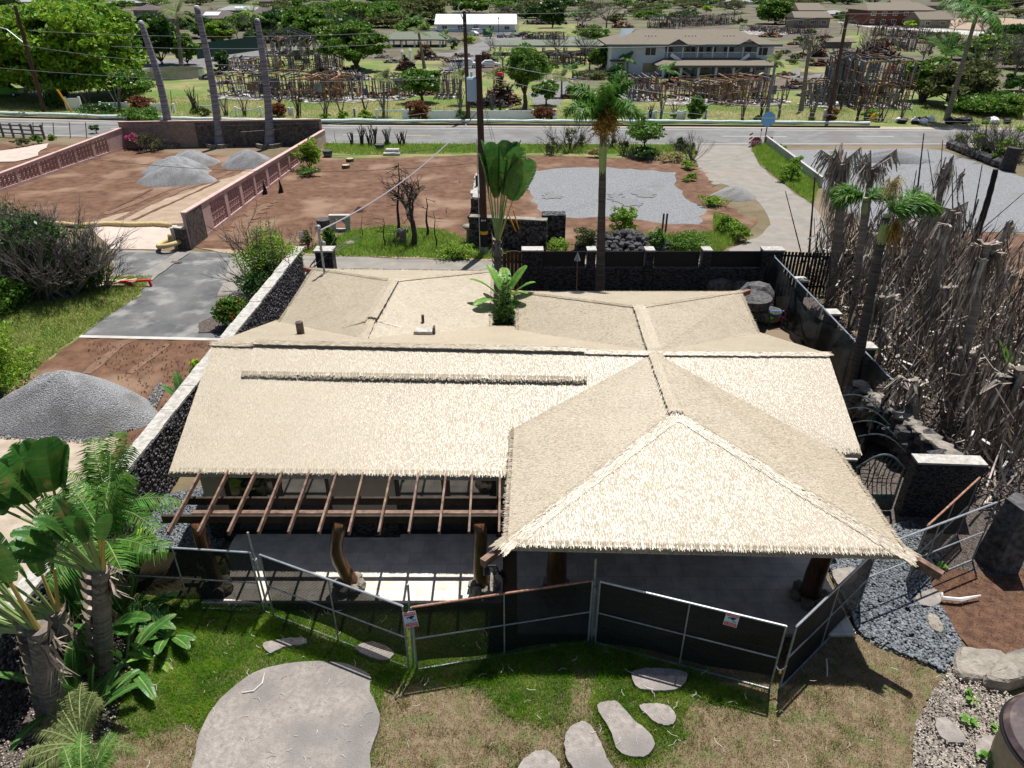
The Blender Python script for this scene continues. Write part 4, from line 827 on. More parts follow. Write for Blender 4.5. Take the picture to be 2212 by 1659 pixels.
def frond(leafV, mb, p, az, el, L, droop=.9, nl=26, ll=.5, w=.035, rng=RND, r=.02, bushy=False, twist=0):
    """rachis curve with leaflets"""
    pts = []; d = Vector((math.cos(az)*math.cos(el), math.sin(az)*math.cos(el), math.sin(el))); c = Vector(p); m = 8
    for i in range(m+1):
        pts.append(c.copy()); c = c+d*(L/m); d = (d+Vector((0,0,-droop/m*(.5+i/m)))).normalized()
    mb.tube(pts, [r*(1-.8*i/m) for i in range(m+1)], 4, cap=False); H = Vector((0,0,1))
    for k in range(nl):
        t = .12+.86*k/nl; i = min(m-1, int(t*m)); f = t*m-i; c = pts[i].lerp(pts[i+1], f); dd = (pts[i+1]-pts[i]).normalized(); s = dd.cross(H)
        s = s.normalized() if s.length > 1e-3 else Vector((1,0,0)); up = s.cross(dd); l = ll*(math.sin(math.pi*(.12+.83*t))**.6)*rng.uniform(.8,1.15)
        for sg in ((-1, 1) if not bushy else (-1, -.4, .4, 1)):
            e = (s*sg+dd*.55+up*(rng.uniform(-.35,.15) if not bushy else rng.uniform(-.9,.9))+H*-.15).normalized(); wv = dd*w*.5
            a = c; b_ = c+e*l*.5+H*(-.02*l); g_ = c+e*l+H*(-.28*l)
            leafV += [tuple(a-wv*.5), tuple(a+wv*.5), tuple(b_+wv), tuple(b_-wv), tuple(b_-wv), tuple(b_+wv), tuple(g_+wv*.15), tuple(g_-wv*.15)]
def palm(name, label, b, top, r0, r1, nf=14, L=2.2, leaf='frond', bark='palmtrunk', droop=1.1, ll=.5, nl=26, w=.05, bushy=False, seed=1, group=None, cat='palm', els=(.1,1.2), bend=.0, azs=None, crownshaft=None, rr_=.02, skirt=0, nseg=10, bulge=0):
    rr = random.Random(seed); b = Vector(b); top = Vector(top); o = thing(name, label, cat, tuple(b), group); mb = MB(); pts = []; rs = []
    for i in range(nseg+1):
        t = i/nseg; pts.append(b.lerp(top, t)+Vector((bend*math.sin(math.pi*t), 0, 0))); rs.append((r0+(r1-r0)*t)*(1+(.35*(1-t)**6))*(1.06 if i % 2 else .97))
    mb.tube(pts, rs, 10); tk = obj('trunk', mb, M[bark], o)
    if crownshaft: mb = MB(); d = (top-b).normalized(); mb.tube([top-d*crownshaft, top-d*crownshaft*.6, top+d*.1], [r1*1.15, r1*1.3, r1*.8], 8); obj('crownshaft', mb, M['petiole'], o)
    for i in range(nf):
        az = azs[i] if azs else i*2.4+rr.uniform(-.3,.3); el = els[0]+(els[1]-els[0])*((i*.618) % 1); V = []; mb = MB(); frond(V, mb, top, az, el, L*rr.uniform(.85,1.1), droop, nl, ll, w, rr, rr_, bushy)
        f = obj('frond', mb, M['petiole' if leaf != 'drystrip' else 'drystrip'], o); fobj('leaflet', np.array(V), 4, M[leaf], f)['kind'] = 'stuff'
    if skirt: mb = MB(); V = strips(top, skirt, rr, r1, 1.0); fobj('dead_skirt', V, 4, M['drystrip'], o)
    return o
def strips(top, n, rr, r, L, out=.5, w=.035, up=0):
    """dry leaf strips hanging from a trunk head: bunched in a few fronds, uneven in start, reach and length"""
    V = []; nb = max(3, n//14); B = [(rr.uniform(0, 6.283), rr.uniform(.1, 1)**1.4, rr.uniform(.35, 1.15), rr.uniform(0, .9)) for _ in range(nb)]
    for k in range(n):
        ba, bo, bl, bz = B[k % nb]; a = ba+rr.gauss(0,.22); d = Vector((math.cos(a), math.sin(a), 0)); o_ = out*bo*rr.uniform(.5,1.1); l = L*bl*rr.uniform(.45,1.1); W = Vector((-d.y, d.x, rr.uniform(-.4,.4)))*w*rr.uniform(.3,1.1)
        p0 = Vector(top)+d*r*.6-Vector((0,0,bz*min(.7,L*.3))); p1 = p0+d*o_*.6+Vector((0,0,up*rr.uniform(-.2,1)*bo+.1*rr.random())); p2 = p1+d*o_*.4*rr.uniform(.0,1)+Vector((rr.gauss(0,.08),rr.gauss(0,.06),-l*.5)); p3 = p2+Vector((rr.gauss(0,.12), rr.gauss(0,.1), -l*.5))
        P = [p0,p1,p2,p3]
        for i in range(3): V += [tuple(P[i]-W*(.4 if i == 0 else 1)), tuple(P[i]+W*(.4 if i == 0 else 1)), tuple(P[i+1]+W*(1 if i < 2 else .15)), tuple(P[i+1]-W*(1 if i < 2 else .15))]
    return np.array(V)
def blade(mb, p, az, el, L, W, droop=.8, pet=.3, rr=RND, tear=.25, roll=0.0, seg=22, pmb=None, pr=.025, fold=.25):
    """big banana-type leaf: petiole, midrib and torn lamina made of strips"""
    d = Vector((math.cos(az)*math.cos(el), math.sin(az)*math.cos(el), math.sin(el))); c = Vector(p); H = Vector((0,0,1)); s0 = Vector((-math.sin(az), math.cos(az), 0)); tot = L*(1+pet); pts = []; m = seg+6
    for i in range(m+1):
        pts.append((c.copy(), d.copy())); c = c+d*(tot/m); d = (d+Vector((0,0,-droop/m*(.2+1.6*i/m)))).normalized()
    if pmb is not None: pmb.tube([x[0] for x in pts[::3]], [pr*(1-.8*i/(m/3)) for i in range(len(pts[::3]))], 5, cap=False)
    i0 = int(m*pet/(1+pet)); n = m-i0
    for sg in (-1, 1):
        prev = None
        for i in range(i0, m+1):
            t = (i-i0)/n; c, d = pts[i]; s = (s0*math.cos(roll)+d.cross(s0)*math.sin(roll)); up = s.cross(d).normalized() if True else H
            if up.z < 0: up = -up
            wv = W*.5*(math.sin(math.pi*min(1, .06+.94*t))**.5)*(1 if t < .97 else .3); e = c+s*sg*wv+up*wv*fold-H*wv*.12*rr.random()+d*wv*.25; mid = c+(s*sg)*wv*.5+up*wv*fold*.75
            if prev:
                n_ = len(mb.v); tg = tear*rr.random() if rr.random() < .5 else 0; e2 = e.lerp(prev[2], tg)
                mb.v += [tuple(prev[0]), tuple(c), tuple(mid), tuple(prev[1]), tuple(e2), tuple(prev[2])]; mb.f += [(n_, n_+1, n_+2, n_+3), (n_+3, n_+2, n_+4, n_+5)]
            prev = (c, mid, e)
def banana(name, label, b, n, L, W, seed=1, leaf='banana', els=(.5,1.4), azs=None, pet=.5, cat='plant', group=None, droop=.9, h0=0, tear=.3, r=.05):
    rr = random.Random(seed); b = Vector(b); o = thing(name, label, cat, tuple(b), group); mb = MB(); mb.tube([b, b+Vector((0,0,max(.15,h0)))], [r*1.4, r], 7); obj('stem', mb, M['petiole'], o)
    for i in range(n):
        az = azs[i] if azs else rr.uniform(0, 6.28); el = rr.uniform(*els); lm, pm = MB(), MB(); blade(lm, b+Vector((0,0,h0*.8)), az, el, L*rr.uniform(.7,1.1), W*rr.uniform(.8,1.1), droop, pet, rr, tear, rr.uniform(-.2,.2), pmb=pm, pr=r*.5)
        f = obj('leaf', lm, M[leaf], o, smooth=False); obj('midrib', pm, M['petiole'], f)
    return o
def traveller(name, label, b, hT, rT, nleaf, Lp, Lb, W, az0, seed, fan=(.35,2.8), leaf='banana', lean=0.0, group=None, shrd=.35, drop=.8, tip=None, yl=2):
    """traveller's palm: trunk with sheath stubs, one plane fan of petioles with paddle blades; az0 = direction of the fan plane"""
    rr = random.Random(seed); b = Vector(b); o = thing(name, label, 'palm', tuple(b), group); top = b+Vector((lean, 0, hT)); mb = MB(); mb.tube([b, b.lerp(top,.5), top], [rT*1.1, rT, rT*.9], 10); obj('trunk', mb, M['palmtrunk'], o)
    X = Vector((math.cos(az0), math.sin(az0), 0)); mb = MB(); n = int(hT/.13)
    for i in range(n):
        t = i/n; sg = 1 if i % 2 else -1; c = b.lerp(top, t); w_ = rT*1.3; a = c+X*sg*rT*.3; nn = Vector((-X.y, X.x, 0))
        mb.quad(c-X*sg*w_*.2-nn*rT*1.1, c+X*sg*w_*.9-nn*rT*.6+Vector((0,0,.22)), c+X*sg*w_*1.12+Vector((0,0,.5)), c+X*sg*w_*.9+nn*rT*.6+Vector((0,0,.22)), c-X*sg*w_*.2+nn*rT*1.1)
    obj('leaf_sheath', mb, M['sheath'], o); fobj('dead_leaf', np.concatenate([strips(top-Vector((0,0,.15)), 40, rr, rT, .8, .35, .03, .1), strips(b.lerp(top,.6), 22, rr, rT, .6, .25, .025, .1)]), 4, M['sheath'], o)
    for i in range(nleaf):
        a = fan[0]+(fan[1]-fan[0])*(i+.5)/nleaf+rr.uniform(-.04,.04); d = X*math.cos(a)+Vector((0,0,math.sin(a))); out = Vector((-X.y, X.x, 0))*rr.uniform(-.12,.12); lp = Lp*rr.uniform(.9,1.1)
        p0 = top+X*math.cos(a)*rT*.6-Vector((0,0,.1)); pts = [p0+(d+out)*lp*k/5+Vector((0,0,-.06*lp*(k/5)**2))*abs(math.cos(a)) for k in range(6)]
        mb = MB(); mb.tube(pts, [.055,.045,.038,.033,.03,.028], 6); pe = obj('petiole', mb, M['petiole_y' if (i < yl) else 'petiole'], o)
        dd = (pts[-1]-pts[-2]).normalized(); lm, pm = MB(), MB(); el = math.asin(max(-1,min(1,dd.z))); az = math.atan2(dd.y, dd.x); blade(lm, pts[-1], az, el, Lb*rr.uniform(.8,1.1), W*rr.uniform(.8,1.1), drop*rr.uniform(.6,1.3), .02, rr, shrd if rr.random() < .7 else .95, rr.uniform(-.9,.9), pmb=pm, pr=.02)
        obj('blade', lm, M[leaf], pe); 
    return o
def deadtree(name, label, u, vb, vt, spread=.6, depth=4, m='darktwig', seed=1, n=(2,3), r=None, base=None, cat='dead tree', group=None, up=.2, lean=0, k=.72, first=.36, dz=None):
    b = base or G(u, vb); H = hz(b, vt); rr = random.Random(seed); o = thing(name, label, cat, tuple(b), group); r = r or H*.03; mb = MB(); t = b+Vector((lean, 0, H*first)); mb.tube([b, b.lerp(t,.5)+Vector((H*.02,0,0)), t], [r*1.3, r*1.05, r], 8); obj('trunk', mb, M[m], o); mb = MB()
    for i in range(rr.randint(3,4)):
        d = Vector((rr.uniform(-1,1)*spread*1.3, rr.uniform(-1,1)*spread, 1)).normalized(); branches(mb, t-Vector((0,0,r)), d, H*.26, r*.7, depth, rr, n, spread, k, up)
    obj('branch', mb, M[m], o); return o
def stalks(name, label, u, vb, vt, wpx, n, m='darktwig', seed=1, group=None, r=.03, cat='burnt shrub', tuft=None, curve=.3):
    b = G(u, vb); s = kp(b); H = hz(b, vt); W = wpx/2*s; rr = random.Random(seed); o = thing(name, label, cat, tuple(b), group)
    mb = MB(); 
    for i in range(n):
        a = b+Vector((rr.uniform(-.2,.2)*W, rr.uniform(-.3,.3), 0)); t = a+Vector((rr.uniform(-1,1)*W, rr.uniform(-.5,.5)*W*.6, H*rr.uniform(.7,1))); mb.tube([a, a.lerp(t,.35)+Vector(((a.x-t.x)*curve*.4,0,H*.08)), a.lerp(t,.7)+Vector(((a.x-t.x)*curve*.3,0,H*.06)), t], [r*1.3, r, r*.8, r*.45], 5, cap=False)
        if rr.random() < .5: branches(mb, a.lerp(t,.75), Vector((rr.uniform(-.5,.5),0,1)).normalized(), H*.18, r*.4, 1, rr)
    obj('stem', mb, M[m], o)
    if tuft: P, _ = crown_pts((b.x,b.y,.25), (W*.9,W*.6,.3), 260, 8, seed, .4, .2); fobj('foliage', diamonds(P, s*3), 4, M[tuft], o)
    return o
def tufts(name, poly, n, h, w_, m, world=True, z=0.03, lean=.5):
    P = scatter(poly, n); n = len(P); a = NR.uniform(0, 6.283, n); hh = h*NR.uniform(.5,1.2,n); V = np.empty((n,3,3)); dx, dy = np.cos(a)*w_/2, np.sin(a)*w_/2
    V[:,0] = np.stack([P[:,0]-dx, P[:,1]-dy, np.full(n, z)], 1); V[:,1] = np.stack([P[:,0]+dx, P[:,1]+dy, np.full(n, z)], 1)
    V[:,2] = np.stack([P[:,0]+NR.normal(0,lean,n)*hh, P[:,1]+NR.normal(0,lean,n)*hh, z+hh], 1); return tag(fobj(name, V.reshape(-1,3), 3, M[m]), kind='stuff')
def W2(uvs): return [(p.x, p.y) for p in (G(*t) for t in uvs)]
# ---------------------------------------------------------------- garden in front
LW, GW = W2(LAWN), W2(GREEN)
def tag_grass(o, l): tag(o, l, 'grass', kind='stuff')
# green lawn blades: real blades, denser in the green area
def lawnblades(name, poly, n, h, wd, m, l, excl=None, z=.055, mound=None, tuftn=0):
    P = scatter(poly, n); P = P+NR.normal(0, .05, P.shape)*(NR.random((len(P),1)) < .45)*4
    if excl: P = P[~inpoly(P, excl)]
    if tuftn:
        c = scatter(poly, tuftn); i = NR.integers(0, len(c), len(P)); P = c[i]+NR.normal(0, .07, (len(P),2)); P = P[inpoly(P, poly)]
    for s in STONES: P = P[~inpoly(P, s)]
    k = len(P); a = NR.uniform(0, 6.283, k); hh = h*NR.uniform(.5,1.3,k)*(1+.35*np.sin(P[:,0]*3.1+np.sin(P[:,1]*2.3)*2)*np.sin(P[:,1]*3.7)); dx, dy = np.cos(a)*wd/2, np.sin(a)*wd/2; V = np.empty((k,3,3)); zz = np.full(k, z)
    V[:,0] = np.stack([P[:,0]-dx, P[:,1]-dy, zz], 1); V[:,1] = np.stack([P[:,0]+dx, P[:,1]+dy, zz], 1); V[:,2] = np.stack([P[:,0]+NR.normal(0,.45,k)*hh, P[:,1]+NR.normal(0,.45,k)*hh-.2*hh, zz+hh], 1)
    tag_grass(fobj(name, V.reshape(-1,3), 3, M[m]), l)
def smooth_poly(uvs, n=40):
    P = [G(*t) for t in uvs]; m = len(P); out = []
    for i in range(n):
        t = i/n*m; j = int(t); f = t-j; a, b, c, d = (P[(j+k-1) % m] for k in range(4))
        out.append(.5*((2*b)+(c-a)*f+(2*a-5*b+4*c-d)*f*f+(3*b-a-3*c+d)*f**3))
    return out
ST = [([(425,1640),(450,1560),(500,1500),(570,1455),(660,1440),(740,1442),(800,1468),(800,1500),(822,1560),(800,1640),(780,1760),(430,1760)], 'large round concrete slab in the green grass at the bottom left'),
  (qs('C3',(870,960),(900,935),(1000,925),(1130,935),(1190,960),(1165,1020),(1110,1050),(1010,1055),(900,1035)), 'half-shaded flat slab beside the lanai fence panel'),
  (qs('C3',(670,1150),(740,1115),(800,1130),(870,1210),(960,1290),(1000,1360),(960,1430),(880,1435),(790,1400),(750,1290)), 'long flagstone pad right of the two-toned lawn, between two others'),
  (qs('C3',(915,1145),(990,1130),(1070,1140),(1118,1190),(1115,1240),(1060,1255),(990,1225)), 'smallest flagstone, right of the long pad'),
  (qs('C3',(500,1290),(560,1240),(620,1245),(680,1330),(720,1430),(760,1520),(620,1560),(520,1480),(485,1380)), 'rounded flagstone cut by the bottom edge, left of the long pad'),
  (qs('C3',(230,1480),(290,1420),(360,1398),(420,1430),(460,1500),(350,1600),(220,1560)), 'flagstone corner showing at the bottom edge left of the others'),
  (qs('C2',(690,1250),(750,1228),(850,1212),(930,1215),(935,1245),(820,1262),(730,1300)), 'small slab in the grass in front of the slanting fence panel'),
  (qs('C2',(1225,1265),(1330,1235),(1440,1290),(1400,1340),(1300,1320)), 'slab behind the foot of the slanting fence panel'),
  (qs('C4',(1150,1400),(1210,1400),(1300,1490),(1290,1540),(1190,1520),(1140,1450)), 'grey stepping stone in the leaf litter near the brown tank'),
  (qs('C4',(1380,1530),(1440,1495),(1550,1540),(1600,1610),(1560,1700),(1430,1640),(1370,1590)), 'grey stepping stone at the bottom edge near the brown tank'),
  (qs('C4',(555,540),(680,530),(690,580),(650,625),(590,630),(560,590)), 'brownish stone pad in the pebbles right of the lanai floor'),
  (qs('C4',(1030,690),(1130,650),(1180,700),(1130,750),(1050,735)), 'stone pad in the pebbles near the rafter tail shadow')]
STONES = []
for i, (uv, l) in enumerate(ST):
    P = smooth_poly(uv, 44); rr = random.Random(i); P = [p+Vector((rr.uniform(-.012,.012), rr.uniform(-.012,.012), 0)) for p in P]; zt = .15 if i < 8 else .14; STONES.append([(p.x, p.y) for p in P])
    c = sum(P, Vector())/len(P); mb = MB(); mb.prism([(p.x, p.y) for p in P], .05, zt); tag(obj('paving_slab', mb, M['slab'], loc=(c.x, c.y, .05)), l, 'paving slab')
lawnblades('green_grass', GW, 160000, .10, .012, 'blade', 'lush green lawn grass in front of the fence panels')
DRYP = W2([(835,1510),(1030,1480),(1180,1560),(1240,1440),(1470,1560),(1560,1530),(1700,1560)]+qs('C4',(300,1150),(600,1050),(730,960),(850,980),(1040,1030),(1190,1180),(1110,1260),(1010,1500),(1010,1700))+[(790,1760)])
lawnblades('dry_grass', LW, 60000, .05, .012, 'bladedry', 'dry brown lawn at the bottom right', excl=GW)
lawnblades('mixed_grass', LW, 42000, .065, .012, 'blademix', 'patchy green tufts in the dry lawn', excl=GW, tuftn=420)
lawnblades('dry_grass', GW, 8000, .07, .012, 'bladedry', 'straw-coloured blades in the green lawn', tuftn=110)
EDG = []
for s in STONES[1:6]:
    c = np.array(s).mean(0); EDG += [((np.array(s)-c)*1.16+c, s)]
for i, (o_, s) in enumerate(EDG): lawnblades('edge_grass', [tuple(x) for x in o_], 2600, .08, .012, 'blademix' , 'green-brown grass growing around the flagstones')
# twigs, litter
rr = random.Random(77); mb = MB()
for k in range(230):
    x = scatter(LW, 2)[0]; p = Vector((x[0], x[1], .16)); a = rr.uniform(0, 6.28); l = rr.uniform(.04,.22); mb.tube([p, p+Vector((math.cos(a)*l*.5, math.sin(a)*l*.5, .02)), p+Vector((math.cos(a+.4)*l, math.sin(a+.4)*l, 0))], .004, 3)
tag(obj('twig_litter', mb, M['drywhite']), 'pale dry twigs scattered on the lawn', 'twigs', kind='stuff')
for (pts, l) in ((qs('C1',(580,1195),(720,1200),(820,1195),(900,1178)), 'pale fallen frond stalk on the edge of the green lawn'), (qs('C1',(1395,1225),(1460,1215),(1510,1170),(1525,1110)), 'curved dry stalk lying at the edge of the big round slab'), (qs('C4',(1185,650),(1190,680),(1290,690),(1410,665)), 'pale curled palm sheath on the red soil'), (qs('C3',(1995,845),(2000,900),(2000,945)), 'thin white stick standing in the shadow right of the lanai')):
    P = [G(*t, .17) for t in pts]; mb = MB(); mb.tube(P, [.012,.016,.014,.006][:len(P)] if 'sheath' not in l else [.03,.05,.05,.02], 5); tag(obj('dry_stalk', mb, M['drywhite'], loc=tuple(P[0])), l, 'dry stalk')
# river pebbles (real stones)
def pebbles(name, poly, n, r, m, l, z=.11, flat=.45):
    P = scatter(poly, n); n = len(P)
    for s in STONES[8:]: P = P[~inpoly(P, s)]
    n = len(P); V0, F0 = map(np.array, _mkico(1)); S = NR.uniform(.6,1.3,(n,1,1))*np.array([r,r*.75,r*flat]); a = NR.uniform(0,6.283,n); L = V0[None]*S; X = L[:,:,0]*np.cos(a)[:,None]-L[:,:,1]*np.sin(a)[:,None]; Y = L[:,:,0]*np.sin(a)[:,None]+L[:,:,1]*np.cos(a)[:,None]
    V = np.stack([X+P[:,0,None], Y+P[:,1,None], L[:,:,2]+z+NR.uniform(0,.02,(n,1))], 2); tag(iobj(name, V.reshape(-1,3), (F0[None]+np.arange(n)[:,None,None]*len(V0)).reshape(-1,3), M[m]), l, 'pebbles', kind='stuff')
pebbles('river_pebbles', W2(qs('C4',(480,400),(1000,250),(1180,420),(1100,560),(1120,640),(1180,760),(1240,870),(1300,975),(1200,1130),(1130,1090),(850,980),(730,920),(690,870))), 6500, .042, 'pebble', 'blue-grey river pebbles right of the lanai')
pebbles('river_pebbles', W2(qs('C2',(-60,420),(350,330),(520,560),(430,700),(330,700),(60,680))), 3800, .035, 'pebble', 'blue-grey river pebbles left of the pergola')
pebbles('bark_litter', W2(qs('C4',(1200,1140),(1260,1000),(1500,1200),(1900,1500),(1900,2000),(1010,2000),(1010,1500),(1060,1360),(1110,1260))), 3500, .022, 'drystrip', 'dry leaves and bark chips in the bed by the brown tank', z=.12, flat=.3)
pebbles('soil_clods', W2(qs('C4',(1090,470),(1500,300),(1900,500),(1900,1040),(1380,1010),(1240,870),(1130,700))), 1500, .011, 'dirt_dark', 'red soil clods behind the flat boulders', z=.10, flat=.7)
pebbles('spilled_gravel', W2([(0,925),(60,930),(180,945),(300,900),(345,830),(360,840),(330,905),(200,962),(0,950)]), 1600, .03, 'gravel_pile', 'gravel stones spilled round the large gravel pile', z=.08, flat=.7)
pebbles('bark_litter', W2(qs('C1',(0,850),(700,850),(780,900),(735,1190),(640,1500),(520,1680),(-300,1900))), 3500, .02, 'drystrip', 'dark mulch and dry chips under the traveller palms', z=.11, flat=.3)
# flat boulders and brown tank at the right edge
def flatrock(name, uvs, z0, z1, l, m='boulder', seed=0):
    P = smooth_poly(uvs, 26); c = sum(P, Vector())/len(P); c.z = 0; rr = random.Random(seed); n = 26; mb = MB()
    rings = [(1.0, z0), (1.03, z0+(z1-z0)*.45), (.97, z1-.05), (.86, z1), (.4, z1+.02)]
    for k, z in rings:
        for p in P: mb.v.append((c.x+(p.x-c.x)*k*rr.uniform(.98,1.02), c.y+(p.y-c.y)*k*rr.uniform(.98,1.02), z+rr.uniform(-.012,.012)))
    for r_ in range(4):
        for i in range(n): a = r_*n+i; b = r_*n+(i+1) % n; mb.f.append((a, b, b+n, a+n))
    mb.f.append(tuple(4*n+i for i in range(n))); return tag(obj(name, mb, M[m], loc=(c.x, c.y, 0)), l, 'boulder')
flatrock('boulder', qs('C4',(1265,1000),(1370,1010),(1500,1015),(1560,1060),(1640,1080),(1560,1130),(1430,1180),(1290,1170),(1245,1100)), .05, .25, 'flat tan boulder with a level top between the pebbles and the brown tank', seed=3)
flatrock('boulder', qs('C4',(1430,1150),(1560,1040),(1750,1040),(1800,1150),(1640,1200),(1540,1230),(1420,1210)), .05, .37, 'large flat tan boulder at the right edge beside the brown tank', seed=4)
flatrock('boulder', qs('C4',(1090,800),(1140,800),(1190,890),(1160,915),(1100,870)), .05, .17, 'small tan rock at the edge of the red soil', seed=5)
tk = thing('water_tank', 'round tan tank with a brown domed lid cut by the right edge', 'tank', tuple(G(2290, 1720))); c = Vector((9.55, 7.45, 0)); tk.location = c
mb = MB(); mb.tube([c, c+Vector((0,0,.95))], [1.0,1.0], 40); obj('tank_body', mb, M['planter'], tk, smooth=False)
mb = MB(); mb.tube([c+Vector((0,0,.93)), c+Vector((0,0,1.02)), c+Vector((0,0,1.1)), c+Vector((0,0,1.13))], [1.06,1.06,.98,.5], 40); obj('tank_lid', mb, M['tank'], tk)
mb = MB(); mb.tube([c+Vector((math.cos(a)*1.08, math.sin(a)*1.08, .95)) for a in [i/40*6.2832 for i in range(41)]], .025, 5); obj('strap', mb, M['frame_dark'], tk)
# small green weeds in the litter bed
for i, (x, y, l) in enumerate(((1355,1255,'bright green weed beside the flat boulders'),(1345,1400,'dark green weed in the leaf litter near the tank'),(1510,1440,'green weed climbing at the foot of the tank'),(1450,1610,'bright green weed at the bottom edge near the tank'),(1180,510,'lime green sprout beside the rafter tail'))):
    p = G(*q('C4',x,y), .1); b = banana('weed', l, p, 9, .16, .09, seed=i+60, leaf='banana_bright', els=(.2,1.2), pet=.25, droop=1.2, r=.01, tear=0, cat='weed')
# traveller palms and banana-like plants at the left
def rp(u, v, Y): return at(u, v, Y)
b1_ = G(*q('C1',600,1100)); traveller('traveller_palm', 'traveller palm with shaggy grey-brown trunk beside the leftmost fence panel', b1_, 2.8, .17, 15, .9, .7, .34, .25, 31, fan=(1.3,2.5), lean=.72, shrd=.95, drop=1.2, yl=2)
b2_ = G(*q('C1',340,1440)); traveller('traveller_palm', 'nearest traveller palm, bending left at the left edge above the mulch', b2_, 2.75, .2, 13, 1.3, 1.3, .5, .1, 32, fan=(1.5,2.9), lean=.5, leaf='banana', shrd=.8)
traveller('traveller_palm', 'traveller palm with tall paddle leaves rising in front of the sandy patch', Vector((-10.15, 12.3, 0)), 1.5, .2, 9, 1.2, 1.35, .95, .15, 33, fan=(1.3,2.3), shrd=.08, drop=1.1)
traveller('traveller_palm', 'traveller palm mostly cut by the left picture edge', Vector((-8.9, 9.9, 0)), 1.6, .16, 9, 1.1, 1.0, .45, .5, 34, fan=(1.3,2.9), shrd=.8)
for i, (X, Y, n, L, W_, l) in enumerate(((-8.4,11.0,11,.95,.28,'broad-leaved green plant between the traveller palms and the fence'), (-7.95,9.9,9,.95,.26,'tall paddle-leaved plant at the foot of the middle traveller palm'), (-7.35,10.6,9,.62,.22,'arching banana-like plant touching the green lawn'), (-8.45,9.0,10,1.15,.28,'paddle-leaved plant in the mulch between the two trunks'), (-8.8,11.9,8,1.1,.34,'yellow-green plant against the white-topped side wall'))):
    banana('paddle_plant', l, (X, Y, .05), n, L, W_, seed=i+5, els=(.45,1.4), pet=.5, leaf='banana_bright' if i == 4 else 'banana', droop=1.0)
banana('young_plant', 'small lime green plant standing alone on the lawn', G(*q('C1',900,1040)), 8, .5, .16, seed=41, els=(.15,1.1), leaf='banana_bright', pet=.3, droop=1.1, r=.02)
banana('young_plant', 'yellow-green plant beside the pebbles left of the pergola', G(*q('C2',-40,640), .05), 9, .42, .16, seed=42, els=(.2,1.2), leaf='leaf_lime', pet=.25, droop=1.1, r=.02)
for i, (X, Y, n, L, W_, l) in enumerate(((-8.9,10.6,11,1.3,.36,'tall clump of paddle leaves behind the two shaggy trunks'),(-8.0,8.7,9,.9,.24,'low clump of paddle leaves in front of the left trunk'))):
    banana('paddle_plant', l, (X, Y, .05), n, L, W_, seed=i+25, els=(.6,1.45), pet=.6, droop=.9)
for i, (X, Y, Z, L, n, l, az) in enumerate(((-9.15,12.7,1.9,1.7,12,'feathery palm behind the side wall above the traveller palms',None), (-8.7,11.6,1.9,1.5,12,'small feathery palm beside the middle traveller palm',None))):
    palm('areca_palm', l, (X, Y, 0), (X, Y, Z), .08, .06, n, L, 'frond', 'petiole', 1.0, .5, 30, .04, seed=i+70, els=(.25,1.35))
palm('pygmy_date_palm', 'feathery bright green palm in the bottom-left corner', (-6.9,6.6,0), (-6.85,6.6,.75), .1, .09, 22, 1.15, 'frond', 'palmtrunk', 1.3, .22, 44, .016, seed=80, els=(.1,1.3))
palm('pygmy_date_palm', 'feathery yellow-green palm above the bottom-left corner one', (-7.5,7.7,0), (-7.5,7.7,.7), .1, .09, 18, 1.0, 'frond_olive', 'palmtrunk', 1.3, .2, 40, .016, seed=81, els=(.1,1.3))
stalks('dead_plant', 'tan dried stalks beside the yellow-green plant', *q('C2',45,670), q('C2',0,540)[1], 30, 7, 'drystrip', 5, r=.02, cat='dead plant')
pebbles('rock', W2(qs('C2',(30,600),(70,600),(80,640),(40,650))), 3, .1, 'planter', 'tan stones beside the dried stalks', flat=.8)
# plants between the two rear wings and by the gate
banana('banana_plant', 'bright green banana-like plant growing between the two rear thatched wings', Vector((-.25,23.2,1.2)), 10, 1.1, .42, seed=51, els=(.35,1.45), h0=1.6, leaf='banana_bright', pet=.4)
banana('banana_plant', 'banana-like plant left of the young traveller palm at the lane', Vector((-.5,26.6,0)), 7, 1.2, .4, seed=52, els=(.6,1.4), h0=1.0, pet=.3, leaf='banana_bright')
shrub('courtyard_shrub', 'dark glossy shrub filling the gap between the rear wings', 1098, 690, 600, 56, 'leaf_dark', 3500, .07, seed=53, base=Vector((-.25,21.9,0)))
shrub('courtyard_shrub', 'lighter green leafy shrub at the left eave of the rear right wing', 1098, 690, 600, 30, 'leaf', 900, .09, seed=54, base=Vector((.0,22.8,.9)))
# vine in the bed between the patios
shrub('vine', 'small green vine between the two patio floors', *q('C2',2065,860), q('C2',2065,780)[1], 14, 'leaf_dark', 260, .035, seed=55, cat='vine')
# traveller palm in the centre, with bent frond
tb = G(1082, 640); traveller('traveller_palm', 'tall traveller palm rising beside the utility pole behind the rear wing', Vector((-.6, 28.5, 0)), 3.0, .17, 10, 2.1, 2.0, 1.05, -.2, 35, fan=(1.25,1.75), shrd=.3, drop=1.0, yl=1)
# foxtail palms
fb = Vector((3.55,26.3,0)); ft = at(1305, 235, 26.3)
palm('foxtail_palm', 'tall single foxtail palm behind the rear right wing, crossing the road view', fb, at(1304,262,26.3), .19, .11, 11, 1.95, 'frond', 'palmtrunk_dark', 2.3, .42, 60, .05, bushy=True, seed=90, els=(.7,1.45), crownshaft=1.9, azs=[.1,3.0,3.5,5.9,2.2,1.2,4.6,5.2,.6,2.6,3.9])
c = at(1306,262,26.3); rx = random.Random(3); V = diamonds(np.array([[c[0]+rx.gauss(0,.2), c[1]-.15+rx.gauss(0,.2), c[2]-.05+rx.gauss(0,.2)] for _ in range(1500)]), .13, .12); tag(fobj('seed_tassel', V, 4, M['orangefrond'], [o for o in COL.objects if o.get('label','').startswith('tall single foxtail')][0]))
